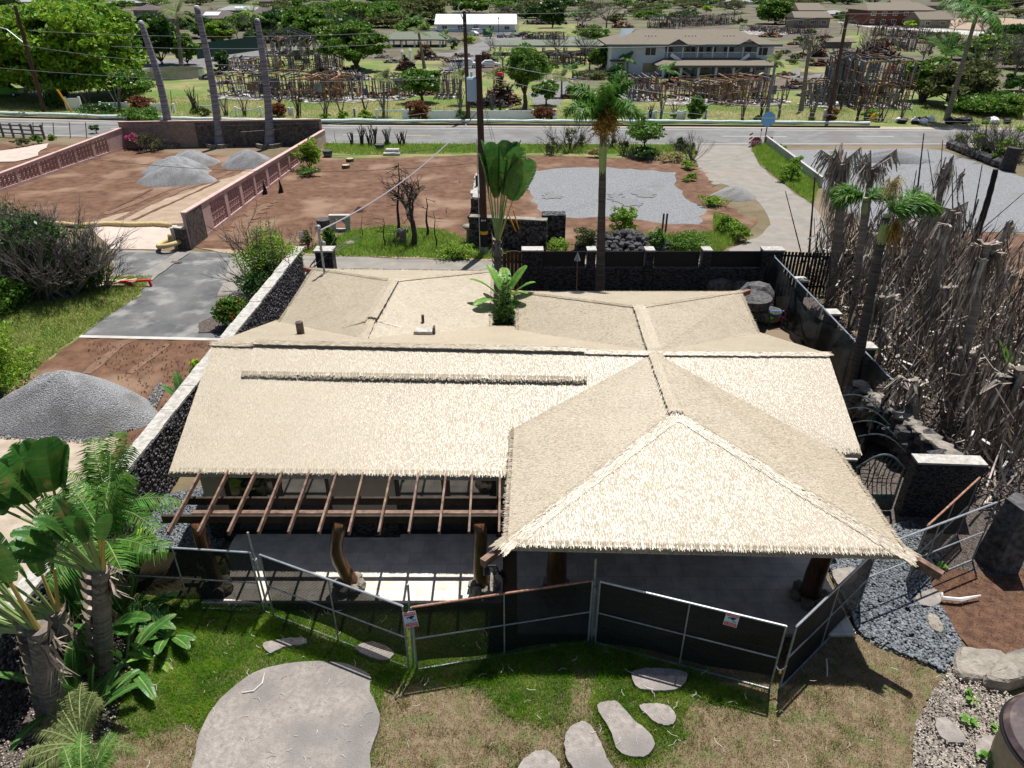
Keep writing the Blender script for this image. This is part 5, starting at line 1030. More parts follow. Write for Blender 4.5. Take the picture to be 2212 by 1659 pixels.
# ---------------------------------------------------------------- burnt palm grove at the right
def dpalm(label, uvb, uvt, r0, r1, name='dead_palm', ns=0, L=1.5, out=.5, m='palmtrunk', lean=0, w=.035, seed=1, up=0, group=None, cat='dead palm', folds=0):
    b = G(*uvb); t = at(uvt[0], uvt[1], b.y+lean); o = thing(name, label, cat, tuple(b), group); mb = MB(); n = 14; rr = random.Random(seed)
    mb.tube([b.lerp(t, i/n)+Vector((.12*math.sin(3*i/n), 0, 0)) for i in range(n+1)], [(r0+(r1-r0)*i/n)*(1.08 if i % 2 else .95) for i in range(n+1)], 9); obj('trunk', mb, M[m], o)
    if ns: fobj('hanging_dead_leaf', strips(t, ns, rr, r1, L, out, w, up), 4, M['drystrip'], o)
    for k in range(folds):
        a = k*2.3+seed; mb = MB(); d = Vector((math.cos(a), .35*math.sin(a), 0)); p = t; e = t+d*.9*rr.uniform(.6,1.1)+Vector((0,0,rr.uniform(.2,.8)))
        for j in range(26):
            f = j/26; c0 = p.lerp(e, f); c1 = p.lerp(e, f+.034); dn = Vector((d.x*.25+rr.gauss(0,.06),rr.gauss(0,.08),-rr.uniform(.45,1.15)*(1-f*.35))); mb.quad(c0, c1, c1+dn+d*.02, c0+dn+d*.015); up_ = Vector((rr.gauss(0,.1),.25,rr.uniform(-.1,.3))); mb.quad(c0, c1, c1+up_*.6+dn*.5, c0+up_*.6+dn*.5)
        mb.tube([p, e], [.03,.012], 5); obj('folded_dead_frond', mb, M['drystrip'], o)
    return o
Q = lambda x, y: q('B2', x, y)
dpalm('thick ringed dead palm at the left of the grove with folded grey fronds on top', Q(1180,1010), Q(1240,275), .2, .16, ns=150, L=2.6, out=.9, seed=1, up=.8, folds=5)
dpalm('dead palm with angular folded fronds just right of the leftmost dead palm', Q(1290,960), Q(1398,300), .17, .13, ns=60, L=1.5, out=.9, seed=2, up=.5, folds=4)
dpalm('dead palm leaning right with a white-tipped head of grey leaves', Q(1610,1290), Q(1830,520), .19, .14, ns=110, L=2.2, out=1.3, seed=3, folds=2)
dpalm('dead palm trunk leaning right behind the two living fronds', Q(1430,1190), Q(1720,520), .16, .1, ns=50, L=1.3, out=.5, seed=4)
dpalm('dead palm with a drooping pale head near the right edge', Q(1850,1240), Q(1965,775), .13, .1, ns=90, L=1.9, out=.35, seed=5, w=.05)
dpalm('bristling dead palm crown of upright grey spikes behind the grove', Q(1640,900), Q(1790,300), .14, .12, ns=90, L=1.6, out=.5, seed=6, up=1.0)
dpalm('broken ringed palm stub standing among the litter', q('B3',1290,975), q('B3',1240,385), .1, .07, seed=7, m='palmtrunk')
dpalm('black charred thick trunk leaning right at the gravel lot', Q(1905,790), Q(2060,305), .17, .12, name='charred_tree', m='black', seed=8, cat='charred tree')
dpalm('dead palm trunk right of the dark living palm', q('B3',680,340), q('B3',850,0), .14, .1, ns=20, L=1, seed=9)
dpalm('dead leaning palm with litter skirt at the far right', q('B3',1150,830), Q(2010,700), .18, .1, ns=120, L=2.4, out=.9, seed=12)
dpalm('dead palm at the right edge dropping a curtain of brown fronds', q('B3',1560,1100), q('B3',1640,520), .2, .15, ns=200, L=3.2, out=1.2, seed=13, w=.04)
rr = random.Random(21); sticks = [((1040,800),(943,420)),((1060,870),(1100,345)),((1085,930),(1115,640)),((1645,420),(1680,112)),((1740,700),(1780,150)),((1520,640),(1555,450)),((1600,560),(1640,310)),((1870,650),(1850,290)),((1835,640),(1830,330)),((1980,760),(2140,575)),((2060,980),(2170,800)),((2090,1060),(2240,880)),((1460,870),(1640,720)),((1940,560),(1990,280)),((1900,700),(2212,430)),((1500,900),(1700,640)),((1200,1000),(1215,640)),((1760,620),(1700,200)),((1905,640),(1885,390)),((1860,900),(2050,620)),((1410,1190),(1560,1000)),((1700,1290),(2060,900)),((1320,900),(1300,700)),((1700,900),(1960,700))]
for i, (a, b) in enumerate(sticks):
    p = G(*Q(*a)); t = at(*Q(*b), p.y+rr.uniform(-.3,.3)); mb = MB(); n = 12; r = rr.choice((.045,.06,.035))
    mb.tube([p.lerp(t, j/n) for j in range(n+1)], [r*(1-.5*j/n)*(1.12 if j % 2 else .9) for j in range(n+1)], 6); tag(obj('burnt_cane', mb, M['palmtrunk_dark' if i % 3 else 'char'], loc=tuple(p)), 'thin burnt cane or palm stem standing in the grove of dead palms', 'burnt cane', 'burnt canes in the dead palm grove')
gp_ = W2([(1745,640),(1800,590),(1950,560),(2130,620),(2212,740),(2300,950),(2150,1060),(2010,930),(1900,830),(1850,740)])
for i, (x, y) in enumerate(scatter(gp_, 64)):
    x, y = float(x), float(y); h = rr.uniform(1.6, 4.6); p = Vector((x, y, 0)); t = p+Vector((rr.gauss(.35,.5), rr.gauss(.1,.3), h)); n = 9; r = rr.uniform(.02,.05); k_ = Vector((rr.gauss(0,.12), 0, 0)); mb = MB()
    mb.tube([p.lerp(t, j/n)+k_*math.sin(math.pi*j/n) for j in range(n+1)], [r*(1-.55*j/n)*(1.1 if j % 2 else .92) for j in range(n+1)], 5)
    o = tag(obj('burnt_cane', mb, M['greytwig' if i % 3 else 'palmtrunk'], loc=tuple(p)), 'thin burnt cane or palm stem standing in the grove of dead palms', 'burnt cane', 'burnt canes in the dead palm grove')
    if i % 2: fobj('hanging_dead_leaf', strips(t, 26, rr, .05, 1.3, .45, .03, .3), 4, M['drystrip'], o)
# living palms in the grove
b = G(*Q(1300,1150)); t = at(*Q(1368,470), b.y); palm('foxtail_palm', 'living foxtail palm with one arched bushy frond in the dead grove', b, t, .16, .1, 3, 1.5, 'frond', 'palmtrunk', 2.0, .5, 90, .045, bushy=True, seed=91, azs=[3.2,2.6,.35], els=(.55,.8), crownshaft=.5)
b = G(*q('B3',520,770)); t = at(*Q(1478,560), b.y+.6); palm('foxtail_palm', 'dark-trunked foxtail palm leaning right with a bushy frond and orange tassel', b, t, .19, .11, 2, 1.9, 'frond', 'palmtrunk_dark', 1.6, .5, 90, .045, bushy=True, seed=92, azs=[.1,.5], els=(.6,.7), crownshaft=.8)
po = [o for o in COL.objects if o.get('label','').startswith('dark-trunked foxtail')][0]
c = at(*Q(1512,600), t.y-.1); fobj('seed_tassel', strips(c, 150, rr, .05, .8, out=.45, w=.012, up=.3), 4, M['orangefrond'], po)
c = at(*Q(1505,370), t.y+.3); fobj('dry_tassel', strips(c, 150, rr, .05, .6, out=.5, w=.012, up=.4), 4, M['weeddry'], po)
# hanging and fallen dry litter: thin strips massed below the grove
n = 6400; poly = W2([(1735,600),(1790,560),(1950,560),(2130,620),(2212,740),(2300,950),(2180,1130),(2100,1090),(2010,960),(1900,870),(1850,760)]); P = scatter(poly, n); V = []
for i in range(len(P)):
    z = rr.uniform(0, 1)**2.0*2.3; a = rr.gauss(.3, .7) if z > .25 else rr.uniform(0, 6.28); el = rr.gauss(0, .3) if z < .25 else rr.gauss(1.15, .3)*rr.choice((-1,1)); d = Vector((math.cos(a)*math.cos(el), math.sin(a)*math.cos(el), math.sin(el))); l = rr.uniform(.3,1.0)*(1 if z < .25 else 1.7); c = Vector((P[i][0], P[i][1], .08+z+abs(d.z)*l*.5)); wv = d.cross(Vector((rr.uniform(-1,1),rr.uniform(-1,1),1))).normalized()*rr.uniform(.01,.035); k = Vector((0,0,-.08*l))
    V += [c-d*l*.5-wv, c-d*l*.5+wv, c+k+wv, c+k-wv, c+k-wv, c+k+wv, c+d*l*.5+wv*.3, c+d*l*.5-wv*.3]
h_ = len(V)//8*4; tag(fobj('fallen_palm_litter', np.array([tuple(v) for v in V[h_:]]), 4, M['bark']), 'dark scorched leaf strips tangled through the dead grove', 'palm litter', kind='stuff'); V = V[:h_]
tag(fobj('fallen_palm_litter', np.array([tuple(v) for v in V]), 4, M['drystrip']), 'tangled mass of grey-brown fallen palm leaves under the dead grove', 'palm litter', kind='stuff')
n = 380; P = scatter(poly, n); V = []
for i in range(len(P)):
    l = rr.uniform(.08,.25); a = rr.uniform(0, 6.28); c = Vector((P[i][0], P[i][1], rr.uniform(.1,1.6))); d = Vector((math.cos(a), math.sin(a), rr.uniform(-.5,.5)))*l; wv = Vector((-d.y, d.x, .1)).normalized()*.03; V += [c-d-wv, c-d+wv, c+d+wv, c+d-wv]
tag(fobj('fallen_palm_litter', np.array([tuple(v) for v in V]), 4, M['drywhite']), 'pale sun-bleached leaf scraps caught in the dead palm litter', 'palm litter', kind='stuff')
# hanging fronds as things-in-place on leaning trunks (dense vertical curtains)
for i, (u, v, L, n, l) in enumerate(((1905,640,2.2,90,'curtain of grey hanging leaves left of the pale drooping head'),(2040,620,2.4,110,'curtain of grey hanging leaves right of the leaning white-tipped palm'),(2100,760,2.2,110,'brown curtain of hanging fronds above the rock wall'),(1975,820,1.8,90,'curtain of dry leaves over the gate courtyard'),(2180,830,3.0,160,'dense brown frond curtain at the right picture edge'))):
    b = G(u, v+150); t = at(u, v, b.y); o = thing('dead_palm', l, 'dead palm', tuple(b)); mb = MB(); mb.tube([b, b.lerp(t,.5), t], [.15,.12,.1], 8); obj('trunk', mb, M['palmtrunk'], o); fobj('hanging_dead_leaf', strips(t, n, rr, .12, L, .9, .035, .2), 4, M['drystrip'], o)
banana('traveller_seedling', 'green paddle-leaved plant with yellowed edges at the right edge of the grove', G(*q('B3',1560,900)), 5, 1.7, .42, seed=44, azs=[3.0,2.3,1.5,.8,.2], els=(1.0,1.45), h0=.8, pet=.6, leaf='banana_bright', droop=.4, tear=.5)
shrub('weed_clump', 'low green weeds seen between the dead palm trunks', 1900, 690, 640, 70, 'weed', 700, .08, seed=57)
for i, (x, y, w_, l) in enumerate(((455,930,70,'leafy green shrub beside the boulder at the foot of the back wall'),(845,1120,110,'green shrub beside the rear right eave'),(990,1140,40,'yellow-green sprig below the windscreen fence'))):
    u, v = q('B2', x, y); shrub('garden_shrub', l, u, v+6, v-22, w_*.40, 'leaf', 420, .055, seed=i+300)
for i, (x, y, w_, l) in enumerate(((290,80,150,'straggly green shrub at the back wall near the rear wing'),(545,70,30,'small dry yellow shrub at the back wall beside the foxtail palm'))):
    u, v = q('D2', x, y); shrub('garden_shrub', l, u, v+8, v-26, w_*.375, 'leaf' if i == 0 else 'orangefrond', 420, .05, seed=i+310, twigs=3)
# tiki torch by back wall, broom handle
b = G(*q('B1',1790,1215)); b.y = 26.8; b.x = at(*q('B1',1785,1100), 26.8).x; t = at(*q('B1',1779,1020), 26.8); o = thing('tiki_torch', 'copper-topped garden torch on a brown pole in front of the back wall', 'torch', (b.x, b.y, 0)); mb = MB(); mb.tube([(b.x,b.y,0), t], .025, 6); obj('pole', mb, M['wood_red'], o); mb = MB(); mb.tube([t+Vector((0,0,-.03)), t+Vector((0,0,.28))], [.13,.015], 10); obj('torch_head', mb, M['galv_dull'], o)
a, b = G(*q('B2',850,1060), .7), G(*q('B2',968,1058), .7); mb = MB(); mb.tube([a, b], .02, 6); o = tag(obj('pole', mb, M['blue'], loc=tuple(a)), 'blue and orange pole lying across the rocks by the windscreen fence', 'pole'); mb = MB(); mb.tube([b.lerp(a,.3), b], .023, 6); obj('pole_tip', mb, M['orange'], o)
for i, (uv, l) in enumerate(((q('B2',930,1085),'pink marker flag by the blue pole'),(q('B3',630,770),'pink marker flag hanging on the windscreen near the dark palm foot'),(q('B3',888,1300),'pink marker flag behind the iron gate'))):
    p = G(*uv, .5); mb = MB(); mb.quad(p, p+Vector((.12,0,-.02)), p+Vector((.1,.02,-.12)), p+Vector((.0,0,-.1))); mb.tube([p, p-Vector((0,0,.45))], .006, 4); tag(obj('marker_flag', mb, M['pink'], loc=(p.x,p.y,0)), l, 'flag')
# ---------------------------------------------------------------- gravel piles
def pile(label, u, v, wpx, vtop, m='gravel_pile', seed=1, yr=.8, name='gravel_pile', cat='gravel pile', sharp=1.0, base=None):
    b = base or G(u, v); s = kp(b); R = wpx/2*s; H = hz(b, vtop); n, mr = 64, 22; mb = MB(); rr = random.Random(seed); ph = [rr.uniform(0, 6.28) for _ in range(8)]
    mb.v.append((b.x, b.y, H))
    for j in range(1, mr+1):
        f = j/mr
        for i in range(n):
            a = i/n*6.2832; rad = R*f*(1+.09*math.sin(2*a+ph[0])+.06*math.sin(3*a+ph[1])+.03*math.sin(7*a+ph[2])*f)
            z = H*(1-f**1.55)
            z += H*.03*math.sin(a*5+f*9+ph[3])*f*(1-f)*4+H*.012*rr.uniform(-1,1)*(1-f)
            mb.v.append((b.x+math.cos(a)*rad, b.y+math.sin(a)*rad*yr, max(z, .0)+(.0 if j < mr else -.02)+.05*(1-f)))
    for i in range(n): mb.f.append((0, 1+i, 1+(i+1) % n))
    for j in range(mr-1):
        for i in range(n): a = 1+j*n+i; c = 1+j*n+(i+1) % n; mb.f.append((a, a+n, c+n, c))
    return tag(obj(name, mb, M[m], loc=tuple(b), smooth=True), label, cat)
pile('large grey gravel pile on the bare dirt left of the house', 160, 900, 345, 806, seed=3, yr=.62)
pile('front gravel pile of the overlapping three in the pink-walled lot', *q('A4',1135,345), 470*.3344*1.0, q('A4',0,228)[1], seed=4, yr=.7)
pile('middle gravel pile of the overlapping three in the pink-walled lot', *q('A4',1150,290), 480*.3344, q('A4',0,185)[1], seed=5, yr=.7)
pile('rearmost gravel pile of the overlapping three, between two bare trunks', *q('A4',1240,235), 380*.3344, q('A4',0,145)[1], seed=6, yr=.6)
pile('separate gravel pile at the pink wall below the rightmost bare trunk', *q('A4',1610,245), 350*.3344, q('A4',0,143)[1], seed=7, yr=.7)
pile('dark gravel heap at the kerb of the side road', *q('B2',670,455), 230*.40625, q('B2',0,395)[1], 'gravel_road', 8, .8)
pile('small dark mound of ash on the bare dirt lot', *q('B1',275,690), 90*.3125, q('B1',0,655)[1], 'dirt_dark', 9, .8, 'dirt_mound', 'mound')
# ---------------------------------------------------------------- pink block walls
def pinkwall(label, p0, p1, h0, h1, t, bays, rng, frame='pinkblock', face=1):
    """wall with decorative screen-block bays between piers; rng = list of (t0,t1) bays"""
    a, b = Vector((p0.x,p0.y,0)), Vector((p1.x,p1.y,0)); L = (b-a).length; d = (b-a)/L; o = thing('block_wall', label, 'wall', tuple(a)); ha = lambda t: h0+(h1-h0)*t
    nn = d.cross(Vector((0,0,1)))
    def blk(mb, t0, t1, z0, z1, th):
        A, B = a.lerp(b, t0), a.lerp(b, t1); n = len(mb.v)
        for P_, za, zb in ((A, z0(t0), z1(t0)), (B, z0(t1), z1(t1))):
            for s_, z in ((-1,za),(1,za),(1,zb),(-1,zb)): mb.v.append(tuple(P_+nn*s_*th/2+Vector((0,0,z))))
        for f in ((3,2,1,0),(4,5,6,7),(0,1,5,4),(1,2,6,5),(2,3,7,6),(3,0,4,7)): mb.f.append(tuple(n+i for i in f))
    mb, mc = MB(), MB(); z = lambda v: (lambda t: v)
    blk(mb, 0, 1, z(-.05), z(.22), t*1.1); blk(mc, 0, 1, lambda t: ha(t)-.18, ha, t*1.15)
    blk(mc, 0, 1, lambda t: ha(t)+.002, lambda t: ha(t)+.05, t*1.4)
    e = [0]+[x for r_ in rng for x in r_]+[1]
    for t0, t1 in zip(e[::2], e[1::2]):
        if t1-t0 > .001: blk(mb, t0, t1, z(.22), lambda t: ha(t)-.18, t)
    obj('wall_body', mb, M[frame], o); obj('coping', mc, M['pinkblock'], o)
    for t0, t1 in rng:
        mb = MB(); n = max(2, int((t1-t0)*L/.36)); H0 = .22
        for i in range(n):
            ta, tb = t0+(t1-t0)*i/n, t0+(t1-t0)*(i+1)/n; tm = (ta+tb)/2; hh = ha(tm)-.40; m_ = max(2, int(hh/.3)); A, B = a.lerp(b, ta), a.lerp(b, tb); c_ = a.lerp(b, tm); up = Vector((0,0,1)); q_ = hh/m_
            for j in range(m_):
                zz = H0+j*q_; z1 = zz+q_; X0, X1 = A, B; w_ = .05
                mb.bar(X0+up*zz, X1+up*zz, t*.5, w_); mb.bar(X0+up*(zz+.02), X1+up*z1, t*.42, w_*.8); mb.bar(X1+up*(zz+.02), X0+up*z1, t*.40, w_*.8)
            mb.bar(A+up*H0, A+up*(H0+hh), t*.46, w_)
        obj('screen_block_panel', mb, M['pinkscreen'], o)
    return o
pa, pb = G(*q('A4',1230,700)), G(*q('A4',2100,95)); pa = G(413,538); pb = G(703,312)
hA, hB = hz(pa, 461), hz(pb, 281)
def tpr(a, b, u):
    lo, hi = 0., 1.
    for _ in range(30):
        m_ = (lo+hi)/2; p = a.lerp(b, m_); lo, hi = (m_, hi) if 1106+p.x/kp(p) < u else (lo, m_)
    return lo
pinkwall('pink block wall with pierced screen bays on the right of the gravel pile lot', pa, pb, hA, hB, .2, 7, [(tpr(pa, pb, x*.3344), tpr(pa, pb, y*.3344)) for x, y in ((1380,1470),(1487,1562),(1577,1650),(1660,1727),(1740,1803),(1812,1868),(1878,1922))], 'pinkblock')
mb = MB(); A, B = pa.lerp(pb,-.001), pa.lerp(pb,.07); nrm = (B-A).normalized().cross(Vector((0,0,1))); mb.bar(A+nrm*.11+Vector((0,0,hA*.5)), B+nrm*.11+Vector((0,0,hA*.5)), .03, hA*.92); wv = [o for o in COL.objects if o.get('label','').startswith('pink block wall with pierced screen bays on the right')][0]; obj('scorched_face', mb, M['soot'], wv)
pe = G(388,536); mb = MB(); hh = hz(pe, 492); mb.bar(pe+Vector((0,0,hh/2)), pa+Vector((-.05,-.05,hh/2)), .22, hh); o = tag(obj('wall_end', mb, M['soot'], loc=tuple(pe)), 'low sooty wall return with white top at the near end of the pink wall', 'wall'); mb = MB(); mb.bar(pe+Vector((0,0,hh+.03)), pa+Vector((-.05,-.05,hh+.03)), .28, .06); mb.bar(pe+Vector((-.1,-.1,0)), pe+Vector((-.1,-.1,hh+.05)), .1, .3); obj('wall_cap', mb, M['white_cap'], o)
qa, qb = G(-60, 436), G(272, 321); h0, h1 = hz(qa, 402), hz(qb, 277)
us = [(-52,-8),(3,40),(46,88),(92,129),(133,166),(169,204),(208,236)]
def tpar(u):
    lo, hi = 0., 1.
    for _ in range(30):
        m_ = (lo+hi)/2; p = qa.lerp(qb, m_); s = kp(p); uu = 1106+p.x/s
        if uu < u: lo = m_
        else: hi = m_
    return lo
pinkwall('pink block wall with pierced screen bays on the left of the gravel pile lot', qa, qb, h0, h1, .2, 5, [(tpar(x), tpar(y)) for x, y in us], 'pinkblock')
ra, rb = G(270, 320), G(700, 313); hr = hz(ra, 264); bwl = thing('block_wall', 'tan and soot-blackened concrete block wall at the back of the gravel pile lot', 'wall', tuple(ra)); mb = MB(); mb.bar(ra+Vector((0,0,hr/2)), rb+Vector((0,0,hr/2)), .2, hr); obj('wall_body', mb, M['block'], bwl)
sa, sb = ra.lerp(rb, .37), ra.lerp(rb, .99); dn = Vector((0,-.11,0)); mb = MB(); mb.bar(sa+dn+Vector((0,0,hr*.48)), sb+dn+Vector((0,0,hr*.48)), .012, hr*.93); obj('scorched_face', mb, M['soot'], bwl); mb = MB(); mb.bar(ra+Vector((0,0,hr+.03)), rb+Vector((0,0,hr+.03)), .26, .05); obj('coping', mb, M['pinkblock'], bwl)
# bare trunks with ring planters
for i, (xt, yt, xb, yb, l) in enumerate(((908,140,1105,945,'leftmost topped palm trunk in a stone ring planter, leaning left'),(1270,42,1425,945,'middle topped palm trunk in a stone ring planter, the tallest'),(1660,125,1745,945,'rightmost topped palm trunk in a stone ring planter'))):
    b = G(*q('A1',xb,yb)); t = at(*q('A1',xt,yt), b.y); o = thing('bare_palm_trunk', l, 'palm trunk', tuple(b), 'topped palm trunks by the block wall'); mb = MB(); n = 40; pts = []; rs = []
    for k in range(n+1): f = k/n; pts.append(b.lerp(t, f)+Vector((.35*math.sin(math.pi*f)*(1 if i < 1 else .6), 0, 0))); rs.append((.34-.12*f+.16*(1-f)**8)*(1.03 if k % 2 else .98))
    mb.tube(pts, rs, 12); obj('trunk', mb, M['paletrunk'], o, smooth=True); mb = MB(); mb.ico(t, (.2,.2,.1), i, 1, .3); obj('frayed_top', mb, M['drywhite'], o)
    r_ = thing('ring_planter', 'low round stone ring around the '+('leftmost','middle','rightmost')[i]+' topped palm trunk', 'planter', tuple(b), 'stone ring planters'); mb = MB()
    for k in range(22):
        a = k/22*6.283
        for j in range(2): mb.box((b.x+math.cos(a+j*.14)*1.05, b.y+math.sin(a+j*.14)*1.05, .09+.17*j), (.27,.2,.15), a+j*.14+1.57)
    obj('stone_ring', mb, M['boulder'], r_); mb = MB(); mb.tube([b, b+Vector((0,0,.22))], [.98,.98], 20); obj('soil', mb, M['dirt_dark'], r_)
shrub('bougainvillea', 'pink-flowering bougainvillea at the block wall', *q('A1',890,965), q('A1',0,860)[1], 150*.3344, 'leaf_mid', 700, .1, seed=60, flowers='flower', nf=330)
shrub('dry_shrub', 'brown leafless shrub between the bougainvillea and the leftmost trunk', *q('A1',975,975), q('A1',0,845)[1], 190*.3344, 'leaf_olive', 900, .07, seed=61, twigs=16)
shrub('small_shrub', 'small green shrub at the corner of the left pink wall', *q('A1',752,970), q('A1',0,930)[1], 50*.3344, 'leaf_olive', 250, .07, seed=62)
shrub('papaya_shrub', 'bright green leafy shrub growing over the right pink wall', *q('A1',2010,1100), q('A1',0,900)[1], 190*.3344, 'leaf_bright', 2200, .12, seed=63, flowers='redflower', nf=60)
shrub('low_shrub', 'blue-green low shrub at the foot of the right pink wall', *q('A1',2000,1140), q('A1',0,1080)[1], 190*.3344, 'leaf_mid', 700, .1, seed=64)
# straw wattle roll and coil
P = [G(*t, .14) for t in qs('A4',(-40,605),(200,605),(520,628),(700,618),(880,625),(1000,618),(1118,630))]; pts = []
for a, b in zip(P, P[1:]): pts += [a.lerp(b, k/6)+Vector((0,RND.uniform(-.05,.05),0)) for k in range(6)]
mb = MB(); mb.tube(pts, [.15*RND.uniform(.85,1.15) for _ in pts], 8); tag(obj('straw_wattle', mb, M['straw'], loc=tuple(P[0]), smooth=True), 'long straw wattle roll along the front edge of the pink-walled dirt lot', 'straw wattle')
c = G(*q('A4',1105,765), .12); mb = MB(); mb.tube([c+Vector((math.cos(a)*.55*(1-.0*a), math.sin(a)*.75, .06+.05*math.sin(a*1.5)+.035*a)) for a in [k/24*8.5 for k in range(25)]], [.13]*25, 8); tag(obj('straw_wattle', mb, M['straw'], loc=tuple(c), smooth=True), 'coiled straw wattle lying at the end of the pink wall', 'straw wattle')
# bench, pedestal, bird bath, steps
b = G(*q('B1',148,822)); o = thing('stone_bench', 'grey concrete bench end with a diamond opening on the bare lot', 'bench', tuple(b)); mb = MB()
for s in (-1, 1): mb.box((b.x+s*.42, b.y, .35), (.28,.25,.7)); 
mb.box((b.x, b.y, .83), (1.2,.3,.2)); mb.box((b.x, b.y, .07), (.7,.2,.12)); mb.bar((b.x-.3,b.y,.45),(b.x,b.y,.72),.2,.1); mb.bar((b.x+.3,b.y,.45),(b.x,b.y,.72),.19,.1); obj('bench_frame', mb, M['concrete'], o)
b = G(*q('B1',577,903)); mb = MB(); mb.tube([b, b+Vector((0,0,.1)), b+Vector((0,0,.12)), b+Vector((0,0,.55)), b+Vector((0,0,.58)), b+Vector((0,0,.75))], [.28,.28,.18,.18,.3,.3], 8); tag(obj('stone_pedestal', mb, M['boulder'], loc=tuple(b)), 'octagonal stone pedestal beside the branching dead tree', 'pedestal')
b = G(*q('B1',1030,910)); mb = MB(); mb.tube([b, b+Vector((0,0,.1)), b+Vector((0,0,.75)), b+Vector((0,0,.95)), b+Vector((0,0,1.0))], [.3,.14,.12,.35,.36], 12); tag(obj('bird_bath', mb, M['boulder'], loc=tuple(b), smooth=True), 'stone bird bath at the left end of the lava block wall', 'bird bath')
for (x, y, w_, l) in ((497,300,115,'pair of concrete steps at the grass verge above the bare lot'),):
    b = G(*q('B1',x,y)); mb = MB(); mb.box((b.x,b.y,.1),(w_*.3125*kp(b),.5,.2)); mb.box((b.x,b.y+.5,.22),(w_*.25*kp(b),.5,.4)); tag(obj('concrete_steps', mb, M['concrete'], loc=tuple(b)), l, 'steps')
for (x, y, l) in ((208,345,'cut tree stump with orange top on the verge'),(180,390,'small cut stump on the bare lot below the other stump')):
    b = G(*q('B1',x,y)); mb = MB(); mb.tube([b, b+Vector((0,0,.25))], [.35,.3], 9); o = tag(obj('tree_stump', mb, M['bark'], loc=tuple(b)), l, 'stump'); mb = MB(); mb.tube([b+Vector((0,0,.25)), b+Vector((0,0,.27))], [.29,.29], 9); obj('cut_face', mb, M['planter'], o)
b = G(*q('B1',205,915)); mb = MB(); mb.tube([b, b+Vector((0,0,.12))], [.35,.3], 9); tag(obj('flat_stone', mb, M['boulder'], loc=tuple(b)), 'round flat stone in the yellow grass below the bench', 'stone')
for (x, y, l) in ((28,800,'dark planter box at the left of the concrete bench'),(55,310,'dark pot at the end of the pink wall'),(415,265,'charred round pot on the verge below the burnt shrubs')):
    b = G(*q('B1',x,y)); mb = MB(); mb.tube([b, b+Vector((0,0,.5)), b+Vector((0,0,.5))], [.3,.42,.3], 9); tag(obj('pot', mb, M['rock'], loc=tuple(b)), l, 'pot')
# dead trees in the lot
deadtree('dead_tree', 'branching black dead tree with a forked crown on the yellow-green grass', *q('B1',650,930), q('B1',0,470)[1], 1.05, 4, 'darktwig', 71, (2,3), r=.13, up=.0, first=.40, k=.88)
def snag(label, x, y, xt, yt, r, nb, seed, m='char'):
    b = G(*q('B1',x,y)); t = at(*q('B1',xt,yt), b.y); o = thing('dead_tree', label, 'dead tree', tuple(b)); rr = random.Random(seed); mb = MB(); mb.tube([b.lerp(t,k/5)+Vector((.05*math.sin(k*2),0,0)) for k in range(6)], [r*(1-.16*k) for k in range(6)], 6); obj('trunk', mb, M[m], o); mb = MB()
    for k in range(nb): p = b.lerp(t, rr.uniform(.45,.98)); a = rr.uniform(0,6.28); branches(mb, p, Vector((math.cos(a),math.sin(a)*.5,rr.uniform(-.3,.3))), rr.uniform(.3,.7), r*.25, 1, rr, spread=.4)
    if nb: obj('branch', mb, M[m], o)
snag('slender black charred conifer trunk with drooping bare branches', 538, 872, 543, 350, .1, 26, 1)
snag('thin straight charred post-like trunk right of the branching dead tree', 742, 865, 735, 590, .09, 3, 2)
snag('bent thin charred sapling right of the thin straight trunk', 805, 945, 785, 690, .05, 5, 3)
snag('thin dead stem at the left by the concrete bench', 292, 868, 284, 700, .03, 5, 4)
snag('thin dead stem with twigs left of the black conifer trunk', 445, 940, 438, 730, .05, 12, 5)
snag('short dead stem in the grass before the black conifer trunk', 520, 945, 510, 820, .03, 8, 6)
snag('thin stake standing on the bare dirt lot', 873, 698, 872, 660, .03, 0, 7); snag('short stake on the far side of the bare dirt lot', 965, 490, 965, 465, .03, 0, 8)
snag('thin pole standing at the road edge by the end of the pink wall', 107, 215, 97, 125, .03, 0, 9)
for i, (x, y, l) in enumerate(((1815,420,'tiny black burnt stump at the pink wall'),(1712,430,'thin black burnt stub at the pink wall'))):
    b = G(*q('A4',x,y)); t = b+Vector((0,0,.9)); mb = MB(); mb.tube([b, b+Vector((.05,0,.4)), t], [.2,.1,.02], 6); tag(obj('burnt_stump', mb, M['black'], loc=tuple(b)), l, 'stump')
for i, (x, yt) in enumerate(((65,840),(130,800),(180,800),(215,800),(290,820),(370,850),(400,840))):
    u, v = q('A2', x, 945); stalks('burnt_shrub', ('leafless burnt shrub at the road edge, '+('leftmost of the row','second from the left of the row','third from the left of the row','tallest of the row near the small pot','with green shoots at its base','second from the right of the row','rightmost of the row')[i]), u, v, q('A2',0,yt)[1], 16+5*(i % 3), 9, 'darktwig', 30+i, 'burnt shrubs along the near road edge', .04, tuft='leaf' if i == 4 else None)
shrub('verge_shrub', 'green shrub on the verge left of the bench beside the pale sign', *q('B1',70,930), q('B1',0,800)[1], 44, 'leaf', 1300, .09, seed=66)
shrub('verge_shrub', 'dark twiggy shrub on the verge near the pillar', *q('A4',1990,790), q('A4',0,650)[1], 34, 'leaf_olive', 500, .08, seed=67, twigs=10)
b = G(*q('A4',1962,752)); mb = MB(); mb.box((b.x,b.y,.4),(.35,.05,.6)); tag(obj('meter_box', mb, M['galv'], loc=tuple(b)), 'small pale blue-grey box on the verge beside the dark twiggy shrub', 'box')
